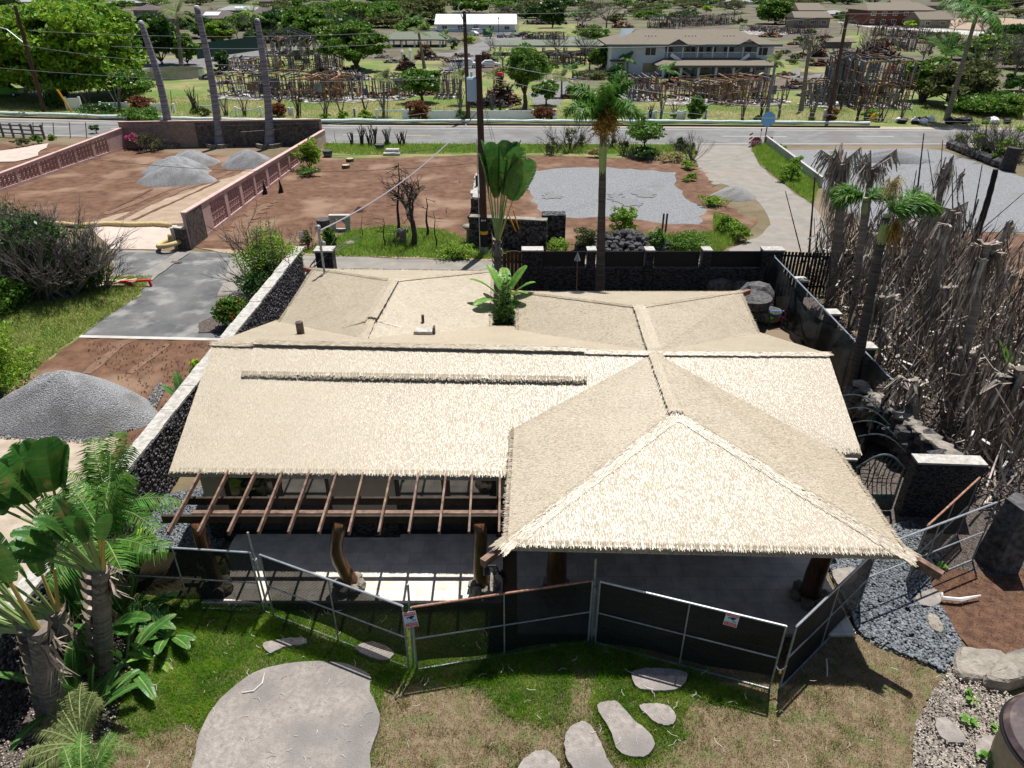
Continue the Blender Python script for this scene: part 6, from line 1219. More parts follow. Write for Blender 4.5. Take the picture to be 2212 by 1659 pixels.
# lava walls in the middle
def lavawall(label, uv0, uv1, vtop, t=.45, m='lava'):
    a, b = G(*uv0), G(*uv1); h = hz(a, vtop); o = thing('lava_wall', label, 'wall', tuple(a)); mb = MB(); mb.bar(a+Vector((0,0,h/2)), b+Vector((0,0,h/2)), t, h); obj('wall_body', mb, M[m], o); mb = MB(); rr = random.Random(int(uv0[0])); L = (b-a).length; k = int(L/.3)
    for i in range(k*3):
        p = a.lerp(b, rr.random())+Vector((0,-t/2,rr.uniform(.1,h-.1))); mb.ico(p, (.14,.08,.13), i, 1, .15)
    obj('lava_stone', mb, M['rock'], o)['kind'] = 'stuff'; mb = MB(); mb.bar(a+Vector((0,0,h+.03)), b+Vector((0,0,h+.03)), t+.04, .06); obj('wall_cap', mb, M['boulder'], o); return o
lavawall('dark lava block wall behind the tall traveller palm, topped with mortar', q('B1',1042,930), q('B1',1565,960), q('B1',0,722)[1])
b = G(*q('B1',1610,895)); h = hz(b, q('B1',0,700)[1]); o = thing('lava_pillar', 'dark square lava pillar at the right end of the lava block wall', 'pillar', tuple(b)); mb = MB(); mb.box((b.x,b.y,h/2),(1.25,.8,h)); obj('pillar_body', mb, M['lava'], o)
a, b = G(*q('B1',1075,750)), G(*q('B1',1110,560)); h = 1.3; o = thing('lava_wall', 'pale mortar-topped lava wall running back behind the utility pole', 'wall', tuple(a)); mb = MB()
mb.bar(a+Vector((0,0,h/2)), b+Vector((0,.0,h/2)), .5, h); obj('wall_body', mb, M['lava'], o); mb = MB(); rr = random.Random(2)
for k in range(16): p = a.lerp(b, k/15); mb.ico(p+Vector((rr.uniform(-.1,.1),0,h+.08)), (.32,.35,.14), k, 1, .15)
obj('wall_cap', mb, M['white_cap'], o); 
for i, t in enumerate((.35,.9)): p = a.lerp(b, t); mb = MB(); mb.box((p.x,p.y,h+.45),(.15,.15,.7)); obj('post', mb, M['frame_dark'], o)
# rock pile, posts, weeds on the gravel lot side
b = G(*q('B1',2110,975)); o = thing('rock_pile', 'pile of black lava rocks behind the slatted back wall', 'rock pile', tuple(b)); mb = MB(); rr = random.Random(6)
for k in range(260):
    r_ = rr.random()**.6; a = rr.uniform(0,6.28); mb.ico((b.x+math.cos(a)*r_*2.6, b.y+.6+math.sin(a)*r_*1.2, .9*(1-r_)**.9*rr.uniform(.5,1.1)+.12), [rr.uniform(.13,.26)]*3, k, 1, .2)
obj('lava_rock', mb, M['rock'], o)['kind'] = 'stuff'
for x, l in ((287,'left of the two dark stakes at the gravel lot edge'),(305,'right of the two dark stakes at the gravel lot edge')):
    b = G(*q('B2',x,640)); t = hz(b, q('B2',0,540)[1]); mb = MB(); mb.box((b.x,b.y,t/2),(.09,.09,t)); tag(obj('stake', mb, M['bark'], loc=tuple(b)), l, 'stake')
for i, (c_, x, y, yt, w_, lf, n, l) in enumerate((('B2',80,660,510,170,'leaf_bright',2600,'large bright green shrub beside the foxtail palm trunk'),('B2',260,745,620,130,'leaf',1600,'green shrub in front of the two stakes'),('B2',450,750,650,300,'leaf_mid',2600,'wide low weedy shrub behind the slatted wall'),('B2',620,640,545,130,'weed',1500,'yellow-green shrub at the side road curve'),('B2',690,690,600,130,'weed',1100,'dry yellow-green weed patch at the road curve'),('B2',560,500,445,170,'weed',1100,'bright weed clump beside the dark gravel heap'),('B2',435,370,325,80,'weed',500,'yellow weed clump on the corner verge'),('B2',415,305,255,110,'weed',600,'light weed clump at the side road mouth'),('B1',1830,960,800,180,'leaf_olive',1600,'grey-green shrub left of the foxtail trunk'),('B1',1650,980,880,230,'weed',1700,'grassy weed clump right of the lava pillar'),('B2',970,370,245,120,'leaf_bright',1500,'bright green shrub hanging over the low roadside wall'),('B2',925,200,175,90,'weed',400,'small green clump beyond the low roadside wall'),('B1',940,1000,925,330,'weed',2600,'long grassy clump on the lane edge near the utility pole'))):
    u, v = q(c_, x, y); sc_ = OFF[c_][2]; shrub('weed_shrub', l, u, v, q(c_,0,yt)[1], w_*sc_, lf, n, None, seed=100+i)
tree('round_tree', 'bushy flat-topped tree on the near verge right of the foxtail palm', *q('A2',1945,1000), q('A2',0,785)[1], 270*.3344, 'leaf', 3600, .13, .07, cs=.42, seed=110, twigs=5)
shrub('verge_shrub', 'dark green shrub under the flat-topped verge tree', *q('A2',1960,1030), q('A2',0,935)[1], 260*.3344, 'leaf_dark', 1200, .12, seed=111, twigs=6)
shrub('verge_shrub', 'grey leafless shrub at the corner of the side road', *q('B2',440,260), q('B2',0,130)[1], 70*.40625, 'leaf_olive', 240, .09, seed=112, twigs=16)
shrub('verge_shrub', 'dark green shrub at the corner of the side road', *q('B2',385,215), q('B2',0,135)[1], 70*.40625, 'leaf_dark', 700, .11, seed=113, twigs=6)
shrub('verge_shrub', 'tan dry weeds at the corner of the side road', *q('B2',340,265), q('B2',0,205)[1], 170*.40625, 'weeddry', 900, .1, seed=114)
shrub('verge_shrub', 'dry tan shrub on the verge left of the flat-topped tree', *q('A2',1640,1020), q('A2',0,950)[1], 130*.3344, 'weeddry', 500, .1, seed=115)
for i, (x, y, yt, w_, l) in enumerate(((1350,1000,880,120,'dark scrubby leafless bush left of the foxtail palm at the road'),(1470,980,800,110,'taller dark scrubby bush left of the foxtail palm'),(1740,960,840,70,'dark scrubby bush just right of the foxtail palm'),(1545,960,870,50,'thin leafless bush beside the foxtail palm'),(1820,1000,890,80,'scrubby bush under the left of the flat-topped tree'),(2165,970,890,60,'dark round bush at the right of the flat-topped tree'))):
    shrub('scrub_bush', l, *q('A2',x,y), q('A2',0,yt)[1], w_*.3344, 'leaf_olive', 260, .1, seed=120+i, twigs=16, twm='darktwig')
# ---------------------------------------------------------------- side road: low wall, stop sign, mirror, mailbox
a, b = G(*q('B2',835,170)), G(*q('B2',1130,400)); o = thing('low_wall', 'low pale concrete wall along the side road', 'wall', tuple(a)); mb = MB(); mb.bar(a+Vector((0,0,.35)), b+Vector((0,0,.35)), .18, .7); obj('wall_body', mb, M['concrete'], o)
ss = G(*q('A3',478,950)); o = thing('stop_sign', 'red octagonal stop sign on a striped board at the side road mouth', 'sign', tuple(ss)); c = at(*q('A3',481,922), ss.y); mb = MB(); mb.tube([ss, c], .03, 6); obj('post', mb, M['galv_dull'], o)
X, Y_, N = Vector((1,0,.05)), Vector((-.05,.0,1)), Vector((0,-1,0)); s = kp(ss)
def disc(c, r, n, ph, off): return [c+N*off+X*math.cos(2*math.pi*k/n+ph)*r+Y_*math.sin(2*math.pi*k/n+ph)*r for k in range(n)]
mb = MB(); P = disc(c, .52, 8, math.pi/8, .02); mb.quad(*P); mb.quad(*[p-N*.01 for p in P][::-1]); obj('sign_border', mb, M['signwhite'], o); mb = MB(); mb.quad(*disc(c, .47, 8, math.pi/8, .026)); obj('sign_face', mb, M['signred'], o)
B = Matrix(((X.x,Y_.x,N.x,c.x),(X.y,Y_.y,N.y,c.y),(X.z,Y_.z,N.z,c.z),(0,0,0,1))); B = Matrix.Translation(-ss) @ B; text_obj('STOP', .44, M['signwhite'], B @ Matrix.Translation((0,0,.035)), o, sx=.92, bold=.008)
mb = MB()
for k in range(5): z0 = -.75+.33*k; mb.quad(c-N*.01+X*-.62+Y_*z0, c-N*.01+X*-.34+Y_*(z0+.16), c-N*.01+X*-.34+Y_*(z0+.3), c-N*.01+X*-.62+Y_*(z0+.15))
mb.quad(c-N*.012+X*-.35+Y_*-.8, c-N*.012+X*.1+Y_*-.55, c-N*.012+X*.05+Y_*-.68, c-N*.012+X*-.3+Y_*-.95)
obj('striped_board', mb, M['red'], o)
mb_ = G(*q('A3',535,920)); mt_ = at(*q('A3',560,770), mb_.y); o = thing('roadside_mirror', 'round blue-grey traffic mirror leaning on a dark post at the side road', 'mirror', tuple(mb_)); mb = MB(); mb.tube([mb_, mt_], .05, 6); obj('post', mb, M['pole'], o); X = Vector((1,0,.0)); Y_ = Vector((0,0,1)); mb = MB(); mb.quad(*disc(mt_, .62, 24, 0, .05)); mb.quad(*[p-N*.04 for p in disc(mt_, .62, 24, 0, .05)][::-1]); mb.quad(*disc(mt_, .62, 24, 0, .048)); obj('mirror_disc', mb, M['mirror'], o)
b = G(*q('A3',555,935)); mb = MB(); mb.box((b.x,b.y,.4),(.55,.5,.5)); mb.box((b.x,b.y,.1),(.3,.3,.3)); o = tag(obj('brick_post', mb, M['redwall'], loc=tuple(b)), 'small reddish brick post with an open wire box at the end of the low wall', 'post'); mb = MB()
for k in range(6): mb.tube([b+Vector((-.25+.1*k,-.2,.65)), b+Vector((-.25+.1*k,-.2,1.2))], .015, 4)
obj('wire_box', mb, M['galv'], o)
b = G(*q('A3',507,905)); t = at(*q('A3',518,830), b.y); mb = MB(); mb.tube([b, t], .02, 5); mb.tube([b.lerp(t,.8), t], .06, 5); tag(obj('thin_post', mb, M['pole'], loc=tuple(b)), 'thin dark post left of the round mirror', 'post')
# ---------------------------------------------------------------- left foreground lot
shrub('burnt_thicket', 'large grey burnt thicket with tangled bare branches at the left edge', *q('A4',330,1080), q('A4',0,520)[1], 540*.3344, 'leaf_dark', 4200, .1, seed=130, twigs=110, td=4, tl=.36, depthf=.55, shell=.2)
shrub('burnt_thicket', 'green-footed end of the burnt thicket beside the concrete driveway', *q('A4',610,1050), q('A4',0,760)[1], 200*.3344, 'leaf_dark', 2600, .1, seed=131, twigs=24, td=4, tl=.36)
shrub('burnt_thicket', 'grey leafless branches of the thicket at the left picture edge', *q('A4',60,900), q('A4',0,440)[1], 360*.3344, 'leaf_olive', 700, .09, seed=132, twigs=60, td=4, tl=.36)
shrub('green_shrub', 'feathery bright green shrub at the left picture edge above the gravel pile', *q('B4',30,820), q('B4',0,260)[1], 520*.2917, 'leaf_bright', 9000, .07, seed=133, asp=.3)
shrub('green_shrub', 'leafy green shrub below the thicket at the left edge', 20, 668, 590, 120, 'leaf', 2600, .09, seed=134)
shrub('hibiscus', 'tall airy green shrub with red flowers left of the side wall', *q('A4',1770,1050), q('A4',0,640)[1], 420*.3344, 'leaf_bright', 6500, .08, seed=135, flowers='redflower', nf=40, twigs=14, shell=.15, asp=.3)
shrub('hibiscus', 'dark understorey shrub against the side wall near the pillar', *q('A4',1700,1130), q('A4',0,900)[1], 330*.3344, 'leaf_dark', 3600, .08, seed=136, twigs=10)
shrub('hibiscus', 'red-flowered round shrub at the edge of the concrete driveway', *q('A4',1520,1290), q('A4',0,1080)[1], 250*.3344, 'leaf_mid', 3600, .08, seed=137, flowers='redflower', nf=60)
banana('paddle_plant', 'dark glossy paddle-leaved plant outside the side wall', G(*q('B4',1360,860)), 12, .8, .28, seed=140, els=(.4,1.4), pet=.3, r=.03)
shrub('green_shrub', 'yellow-green shrub outside the side wall by the thatch corner', *q('B4',1480,720), q('B4',0,520)[1], 120*.2917, 'leaf_lime', 700, .08, seed=141)
b = G(*q('A4',785,1020)); o = thing('debris_heap', 'small heap of broken orange-brown boards at the driveway edge', 'debris', tuple(b)); mb = MB(); rr = random.Random(9)
for k in range(9): c = b+Vector((rr.uniform(-.8,.8), rr.uniform(-.3,.3), rr.uniform(.1,.3))); a = rr.uniform(-.5,.5); mb.bar(c-Vector((math.cos(a)*.5, math.sin(a)*.5, .05)), c+Vector((math.cos(a)*.5, math.sin(a)*.5, .05)), .18, .04)
obj('board', mb, M['planter'], o); c = b+Vector((.75,-.1,.25)); mb = MB(); mb.bar(c-Vector((.7,0,0)), c+Vector((.7,.05,.05)), .1, .08); mb.bar(c+Vector((.65,0,.05)), c+Vector((.7,0,-.3)), .1, .08); mb.bar(c-Vector((.3,0,0)), c-Vector((.1,0,.3)), .1, .08); obj('red_frame', mb, M['red'], o)
for (uv, m, l, nm) in ((q('B4',1090,950),'orange','orange marker debris on the dirt right of the large gravel pile','marker'),(q('B4',935,990),'blue','blue capped stake at the right foot of the large gravel pile','stake'),(q('B4',982,1010),'blue','second blue capped stake nearer the side wall','stake')):
    p = G(*uv); mb = MB(); mb.tube([p, p+Vector((.03,0,.2))], [.02,.05], 5); mb.tube([p+Vector((.1,0,.0)), p+Vector((0,0,.16))], .02, 4); tag(obj(nm, mb, M[m], loc=tuple(p)), l, nm)
pebbles('litter', W2([(180,740),(470,745),(440,830),(330,1000),(250,1050),(250,960),(330,880),(200,780)]), 500, .03, 'dirt_dark', 'dark clods on the dirt left of the house', z=.07, flat=.5)
# verge grasses (real blades)
for nm, uv, n, h, m in (('verge_grass', [(-60,640),(240,600),(330,598),(300,640),(170,728),(90,790),(0,860),(-60,880)], 26000, .13, 'weed'), ('verge_grass', [(660,548),(700,525),(760,500),(840,490),(960,500),(1010,520),(1105,548),(1100,562),(700,553)], 22000, .2, 'weed'), ('verge_grass', [(700,312),(1500,315),(1505,335),(1060,330),(780,335),(700,330)], 26000, .3, 'weed'),
    ('verge_grass', qs('B2',(765,200),(840,170),(1120,400),(1085,490),(1000,430),(920,370),(800,270)), 14000, .3, 'weed'), ('verge_grass', qs('B2',(560,540),(760,640),(600,750),(100,760),(0,640),(360,660),(560,640)), 12000, .25, 'weed'),
    ('field_grass', [(0,246),(740,262),(1472,266),(2212,268),(2212,235),(1700,215),(1250,225),(800,205),(400,205),(0,215)], 30000, .2, 'weed'), ('field_grass', [(0,246),(740,262),(1472,266),(2212,268),(2212,235),(1700,225),(1250,235),(800,220),(400,215),(0,225)], 26000, .28, 'weeddry')):
    tag_grass(tufts(nm, W2(uv), n, h, .03 if h < .4 else .09, m), 'grass')
lawnblades('dry_grass', W2([(-60,640),(240,600),(330,598),(300,640),(170,728),(90,790),(0,860)]), 9000, .12, .02, 'weeddry', 'dry grass on the left verge')
# ---------------------------------------------------------------- poles and wires
def pole(name, label, uvb, uvt, r, m='pole', lean=0, cat='utility pole'):
    b = G(*uvb); t = at(*uvt, b.y+lean); o = thing(name, label, cat, tuple(b)); mb = MB(); mb.tube([b, b.lerp(t,.5), t], [r*1.15, r, r*.85], 10); obj('pole_shaft', mb, M[m], o); return o, b, t
up_, ub, ut = pole('utility_pole', 'dark wooden utility pole with a yellow band in front of the lava block wall', (1047,550), (1033,118), .17)
f = lambda v: ub.lerp(ut, (550-v)/(550-118)*1.0)
def on_pole(v):
    lo, hi = 0., 1.
    for _ in range(30):
        m_ = (lo+hi)/2; p = ub.lerp(ut, m_); d = ray(0, v); zz = CAMH+d[2]/d[1]*p.y
        if p.z < zz: lo = m_
        else: hi = m_
    return ub.lerp(ut, lo)
for v0, v1, m, nm in ((546,532,'galv_dull','base_sleeve'),(532,505,'black','lower_wrap'),(505,498,'yellow','yellow_band'),(498,470,'black','upper_wrap')):
    mb = MB(); mb.tube([on_pole(v0), on_pole(v1)], .2, 10); obj(nm, mb, M[m], up_)
p = on_pole(474); B = Matrix(((1,0,0,p.x),(0,0,-1,p.y-.215),(0,1,0,p.z),(0,0,0,1))); text_obj('E3-9', .13, M['signwhite'], Matrix.Translation(-ub) @ B, up_, bold=.003)
mb = MB(); mb.tube([on_pole(548)+Vector((-.23,-.05,0)), on_pole(300)+Vector((-.2,-.05,0))], .025, 5); obj('conduit', mb, M['galv'], up_)
tc_ = at(1019, 192, ub.y-.1); o = thing('transformer', 'light blue cylindrical transformer hanging beside the top of the near utility pole', 'transformer', tuple(tc_)); mb = MB(); hgt = .52; mb.tube([tc_-Vector((0,0,.52)), tc_+Vector((0,0,.42)), tc_+Vector((0,0,.5)), tc_+Vector((0,0,.52))], [.235,.235,.19,.05], 18); obj('tank', mb, M['transformer'], o); mb = MB(); mb.tube([tc_+Vector((0,0,.5)), tc_+Vector((0,0,.72))], [.06,.05], 8); obj('bushing', mb, M['transformer'], o); mb = MB(); mb.bar(tc_+Vector((.2,0,.25)), Vector((ut.x+.0, ub.y, tc_.z+.25)), .06, .06); mb.bar(tc_+Vector((.2,0,-.25)), Vector((ut.x+.05, ub.y, tc_.z-.25)), .06, .06); obj('mounting_bracket', mb, M['galv_dull'], o)
for i, (x0, y0, x1, y1) in enumerate(((733,700,1085,1492),(835,650,1100,1480))):
    a = G(q('B1',1410,945)[0]+i*1.5, q('B1',0,945)[1]); t_ = at(*q('B1',1298+i*36,700-i*25), a.y-.6); mb = MB(); mb.tube([a, t_], .035, 6); tag(obj('guy_wire_guard', mb, M['yellow'], loc=tuple(a)), ('left' if i == 0 else 'right')+' yellow plastic guy wire guard in front of the lava block wall', 'guy guard')
    mb = MB(); mb.tube([t_, ut.lerp(ub, .12)], .008, 4); tag(obj('guy_wire', mb, M['wire_dark'], loc=tuple(t_)), ('left' if i == 0 else 'right')+' thin guy wire running up to the near utility pole', 'wire')
pB, bB, tB = pole('utility_pole', 'brown utility pole across the road beside the white fence', (1012,262), (1003,24), .2)
mb = MB(); mb.tube([tB+Vector((0,0,-1)), tB+Vector((-.6,0,.3)), tB+Vector((-.3,0,.7))], .05, 5); obj('insulator_arm', mb, M['galv'], pB)
pC, bC, tC = pole('utility_pole', 'tall dark utility pole leaning right in front of the two-storey burnt frame', q('D7',275,1200), q('D7',475,115), .17)
pD, bD, tD = pole('utility_pole', 'dark utility pole at the far left in front of the big green tree', q('D3',482,1210), q('D3',160,60), .2)
mb = MB(); mb.tube([tD.lerp(bD,.35), tD.lerp(bD,.30)+Vector((-1.5,0,.9)), tD.lerp(bD,.30)+Vector((-3.8,0,1.5))], .06, 5); obj('lamp_arm', mb, M['galv'], pD)
o, _, _ = pole('brace_pole', 'slanting brown brace pole right of the far left utility pole', q('D3',560,980), q('D3',330,520), .14, cat='pole')
b = G(*q('D3',500,1110)); mb = MB(); mb.box((b.x,b.y,1.0),(1.0,.8,1.6)); tag(obj('utility_box', mb, M['galv'], loc=tuple(b)), 'grey utility cabinet beside the far left pole', 'cabinet')
for i in range(2):
    a = G(*q('D3',770,1210)); t_ = at(*q('D3',610+i*15,965), a.y); mb = MB(); mb.tube([a+Vector((i*.1,0,0)), t_], .05, 5); tag(obj('guy_wire_guard', mb, M['yellow'], loc=tuple(a)), ('left' if i == 0 else 'right')+' yellow guy wire guard under the white-flowered tree', 'guy guard')
def wire(label, a, b, sag, r=.018, m='wire'):
    r = r*.5 if r < .0279 or r > .0281 else r; r = .011 if r < .02 else r
    a, b = Vector(a), Vector(b); pts = [a.lerp(b, k/14)-Vector((0,0,4*sag*(k/14)*(1-k/14))) for k in range(15)]; mb = MB(); mb.tube(pts, r, 4, cap=False); tag(obj('overhead_wire', mb, M[m], loc=tuple(a)), label, 'wire')
wire('thick pale twisted service cable from the near utility pole down to the roof mast', on_pole(243)+Vector((-.15,-.1,0)), MAST+Vector((.05,0,-.1)), .5, .028, 'wire')
wire('thin wire between the near pole and the right, crossing the apartment building', ut.lerp(ub,.03), at(2300,255,70), 1.2, .03)
Yp = 72
for i, (u0, v0, u1, v1, y0, y1, s, l) in enumerate(((-40,143,1030,166,72,72,.8,'lowest long wire at the upper left running to the near pole'),(60,66,1003,60,72,72,.6,'upper long wire over the big green tree'),(40,95,560,140,72,72,.5,'middle wire crossing the big green tree'),(1003,50,1832,30,72,72,.8,'long wire between the two poles across the road'),(1035,100,1832,60,40,72,.6,'wire rising from the near pole to the leaning right pole'),(1045,165,1790,250,40,72,.9,'lower wire over the round tree'),(1832,30,2300,-10,72,72,.4,'wire leaving the leaning pole to the right'),(1003,30,1500,5,72,140,.5,'uppermost thin wire at the top centre'),(240,100,1110,70,72,80,.7,'wire behind the topped palm trunks'),(150,338,1050,350,36,36,.6,'low dark wire crossing the gravel piles'),(700,335,1047,305,36,36,.2,'thin wire with a clamp at the near utility pole'),(-20,262,700,265,62,62,.3,'thin wire along the block wall top'),(520,285,1005,232,62,70,.2,'pale wire rising to the pole across the road'))):
    wire(l, at(u0,v0,y0), at(u1,v1,y1), s, .018 if y0 < 50 else .03, 'wire_dark' if i in (9,10,11) else 'wire')
# ---------------------------------------------------------------- white fence across the road
def wf(label, u0, u1, v, vt, solid=True, scal=False, gap=0):
    a, b = G(u0, v), G(u1, v); h = hz(a, vt); o = thing('white_fence', label, 'fence', tuple(a), 'white fence sections across the road'); L = (b-a).length; n = max(1, round(L/2.4)); mb = MB()
    for k in range(n+1): p = a.lerp(b, k/n); mb = MB(); mb.box((p.x, p.y, h*.53), (.2,.2,h*1.06)); obj('post', mb, M['white_paint'], o)
    mb = MB()
    for k in range(n):
        p, q_ = a.lerp(b, k/n), a.lerp(b, (k+1)/n)
        if solid: mb.bar(p+Vector((.1,0,h*.5)), q_+Vector((-.1,0,h*.5)), .06, h*.9)
        else:
            for j in range(6):
                t0, t1 = j/6, (j+1)/6; zz = lambda t: h*.9-(.25*h*math.sin(math.pi*t) if scal else 0); mb.bar(p.lerp(q_,t0)+Vector((0,0,zz(t0))), p.lerp(q_,t1)+Vector((0,0,zz(t1))), .06, h*.16)
    obj('fence_panel' if solid else 'rail', mb, M['white_paint'], o)
D5 = lambda x, y: q('D5', x, y)
wf('long solid white fence behind the pole across the road', D5(360,0)[0], D5(1470,0)[0], D5(0,1296)[1], D5(0,1188)[1])
wf('white solid fence piece left of the dark round bush', D5(80,0)[0], D5(130,0)[0], D5(0,1296)[1], D5(0,1185)[1]); wf('white rail section left of the dark round bush', q('D4',2000,0)[0], D5(75,0)[0], D5(0,1290)[1], D5(0,1185)[1], False)
wf('single white gate post right of the dark hedge block', D5(1690,0)[0], D5(1712,0)[0], D5(0,1310)[1], D5(0,1185)[1])
wf('white fence stub with a top rail at the far left of the bare trunks', q('A1',660,0)[0], q('A1',830,0)[0], q('A1',0,722)[1], q('A1',0,660)[1]); wf('white fence panel and broken rail behind the leftmost bare trunk', q('A1',988,0)[0], q('A1',1050,0)[0], q('A1',0,722)[1], q('A1',0,668)[1]); wf('broken white rail between post stubs right of the leftmost trunk', q('A1',1060,0)[0], q('A1',1130,0)[0], q('A1',0,726)[1], q('A1',0,672)[1], False)
wf('short white rail left of the middle bare trunk', q('A1',1258,0)[0], q('A1',1380,0)[0], q('A1',0,726)[1], q('A1',0,680)[1], False); wf('sagging white rail with three posts before the rightmost trunk', q('A1',1530,0)[0], q('A1',1690,0)[0], q('A1',0,752)[1], q('A1',0,692)[1], False, True); wf('leaning white gate post with a diagonal brace right of the rightmost trunk', q('A1',1872,0)[0], q('A1',1895,0)[0], q('A1',0,748)[1], q('A1',0,696)[1])
wf('scalloped white fence right of the foxtail palm', q('D6',340,0)[0], q('D6',960,0)[0], q('D6',0,1290)[1], q('D6',0,1196)[1], False, True)
for i, (x0, x1) in enumerate(((340,415),(570,650),(890,960))): wf(('left','middle','right')[i]+' solid infill panel of the scalloped white fence', q('D6',x0,0)[0], q('D6',x1,0)[0], q('D6',0,1288)[1], q('D6',0,1202)[1])
wf('lone thin white post right of the conical bush', q('D6',1180,0)[0], q('D6',1192,0)[0], q('D6',0,1290)[1], q('D6',0,1192)[1]); wf('lone white post left of the fence gap, near the yellow-green cycad', q('D4',1755,0)[0], q('D4',1766,0)[0], q('D4',0,1262)[1], q('D4',0,1175)[1]); wf('white post stub among burnt stems by the leaning pole', q('D7',228,0)[0], q('D7',245,0)[0], q('D7',0,1190)[1], q('D7',0,1090)[1])
wf('white plank wall fragments under the white-flowered tree', q('A1',440,0)[0], q('A1',530,0)[0], q('A1',0,712)[1], q('A1',0,630)[1])
# ---------------------------------------------------------------- burnt frames
def ruin(label, uv0, uv1, vtop, depth, storeys=1, seed=1, tone='burntwood', lean=.05, tilt=0, gable=False, name='burnt_house_frame', ash=True, skip=.18, side=True, brown=.35, roof=1.5):
    a, b = G(*uv0), G(*uv1); H = hz(a, vtop); d = (b-a); L = d.length; d.normalize(); n_ = Vector((-d.y, d.x, 0)); rr = random.Random(seed); o = thing(name, label, 'burnt house', tuple(a)); hs = H/storeys
    rows = [0, depth*.5, depth] if depth > 3 else [0, depth]
    def wall(p, e, h0, h1, dens=.6):
        w1, w2 = MB(), MB()
        l = (e-p).length; k = max(2, int(l/dens)); u = (e-p)/l
        for i in range(k+1):
            if rr.random() < skip: continue
            x = p+u*(l*i/k); top = h1-(rr.random()**3)*(h1-h0)*.6; tl = Vector((rr.gauss(tilt,lean), rr.gauss(0,lean), 0))*(top-h0); m_ = w2 if rr.random() < brown else w1; wd = rr.choice((.06,.08,.08,.16)); m_.bar(x+Vector((0,0,h0)), x+Vector((0,0,top))+tl, wd, .12)
        for z in (h0+.08, h1, (h0+h1)/2):
            for i in range(k//3):
                if rr.random() < .25: continue
                s0, s1 = p+u*(l*i*3/k), p+u*(l*min(k, i*3+3)/k); dz = rr.gauss(0,.06); (w2 if rr.random() < brown*1.4 else w1).bar(s0+Vector((tilt*(z-h0),0,z+dz)), s1+Vector((tilt*(z-h0),0,z+rr.gauss(0,.08))), .12, .14 if z != (h0+h1)/2 else .07)
        for i in range(int(l/3.5)):
            x = p+u*rr.uniform(.2,.8)*l; z0 = h0+rr.uniform(.3,.7)*(h1-h0)
            if rr.random() < .6: (w1 if rr.random() < .7 else w2).bar(x+Vector((0,0,z0)), x+u*rr.uniform(.6,1.3)+Vector((0,0,z0+.02)), .06, rr.uniform(.5,1.0))
        f_ = obj('wall_frame', w1, M['burntwood'], o)
        if w2.v: obj('scorched_timber', w2, M['burntbrown'], f_)
    for s_ in range(storeys):
        for r_ in rows: wall(a+n_*r_, b+n_*r_, s_*hs, (s_+1)*hs)
        if side:
            for t in [0, .25, .5, .75, 1]: wall(a.lerp(b,t), a.lerp(b,t)+n_*depth, s_*hs, (s_+1)*hs, .8)
    if gable:
        for r_ in (0, depth*.5, depth):
            w1 = MB(); m_ = a.lerp(b,.5)+n_*r_+Vector((0,0,H+L*.17))
            for e in (a, b): w1.bar(e+n_*r_+Vector((0,0,H)), m_, .1, .16)
            for k in range(9): x = a.lerp(b,(k+1)/10)+n_*r_; w1.bar(x+Vector((0,0,H)), x+Vector((0,0,H+L*.17*(1-abs(2*(k+1)/10-1)))), .08, .08)
            obj('roof_truss', w1, M['burntwood'], o)
    mb = MB(); mb2 = MB()
    for i in range(int(L*depth*roof)):
        c = a+d*rr.uniform(0,L)+n_*rr.uniform(0,depth)+Vector((0,0,H+rr.gauss(0,.15) if rr.random() < .2 else rr.uniform(.1,H)*rr.random())); e = Vector((rr.gauss(0,1), rr.gauss(0,1), rr.gauss(0,.25))).normalized()*rr.uniform(.5,1.8); (mb if rr.random() < .65 else mb2).bar(c-e*.5, c+e*.5, rr.choice((.08,.1,.3)), .06)
    obj('fallen_beam', mb, M['char'], o)['kind'] = 'stuff'; obj('fallen_board', mb2, M['burntbrown'], o)['kind'] = 'stuff'
    if ash:
        u0_, u1_, v_ = min(uv0[0],uv1[0]), max(uv0[0],uv1[0]), max(uv0[1],uv1[1]); patch('ash_ground', [(u0_+4,v_+1),((u0_+u1_)/2,v_+3),(u1_-4,v_+1),(u1_-6,v_-11),(u0_+6,v_-11)], 5, M['ashground'], .9, .9, seed)
        mb = MB()
        for i in range(int(L*5)): c = a+d*rr.uniform(0,L)+n_*rr.uniform(-1,depth*.7); mb.ico((c.x,c.y,.08), (rr.uniform(.15,.55),rr.uniform(.15,.5),rr.uniform(.08,.2)), i, 1, .3)
        obj('ash_debris', mb, M['ash'], o)['kind'] = 'stuff'
    return o
ruin('long single-storey burnt frame behind the topped palm trunks, whitened debris at its foot', q('D4',215,1035), q('D4',1080,1075), q('D4',0,810)[1], 7, seed=1, brown=.2)
ruin('leaning burnt frame with brown scorched panels behind the burnt tree', q('D4',1085,1090), q('D4',1500,1100), q('D4',0,850)[1], 6, seed=2, lean=.12, brown=.7, tilt=.08)
ruin('burnt frame with pale blue-grey window frames beside the white-flowered round tree', q('D4',1510,1100), q('D4',1960,1060), q('D4',0,850)[1], 7, seed=3, brown=.4, lean=.04)
ruin('low charred frame and rubble between the frames left of the round white-flowered tree', q('D4',1965,1060), q('D5',90,1075), q('D4',0,850)[1], 6, seed=4, brown=.15)
ruin('grey charred wall remnants right of the round white-flowered tree', q('D5',430,1065), q('D5',660,1065), q('D5',0,810)[1], 5, seed=5, brown=.15)
ruin('two-storey charred frame with a bare gable truss behind the low ruins', q('D4',760,780), q('D4',1340,770), q('D4',0,430)[1], 8, 2, seed=6, gable=True, brown=.12, lean=.03, ash=False)
ruin('low burnt carport frame with whitened rafters left of the two-storey frame', q('D4',300,770), q('D4',740,770), q('D4',0,660)[1], 7, seed=7, brown=.05)
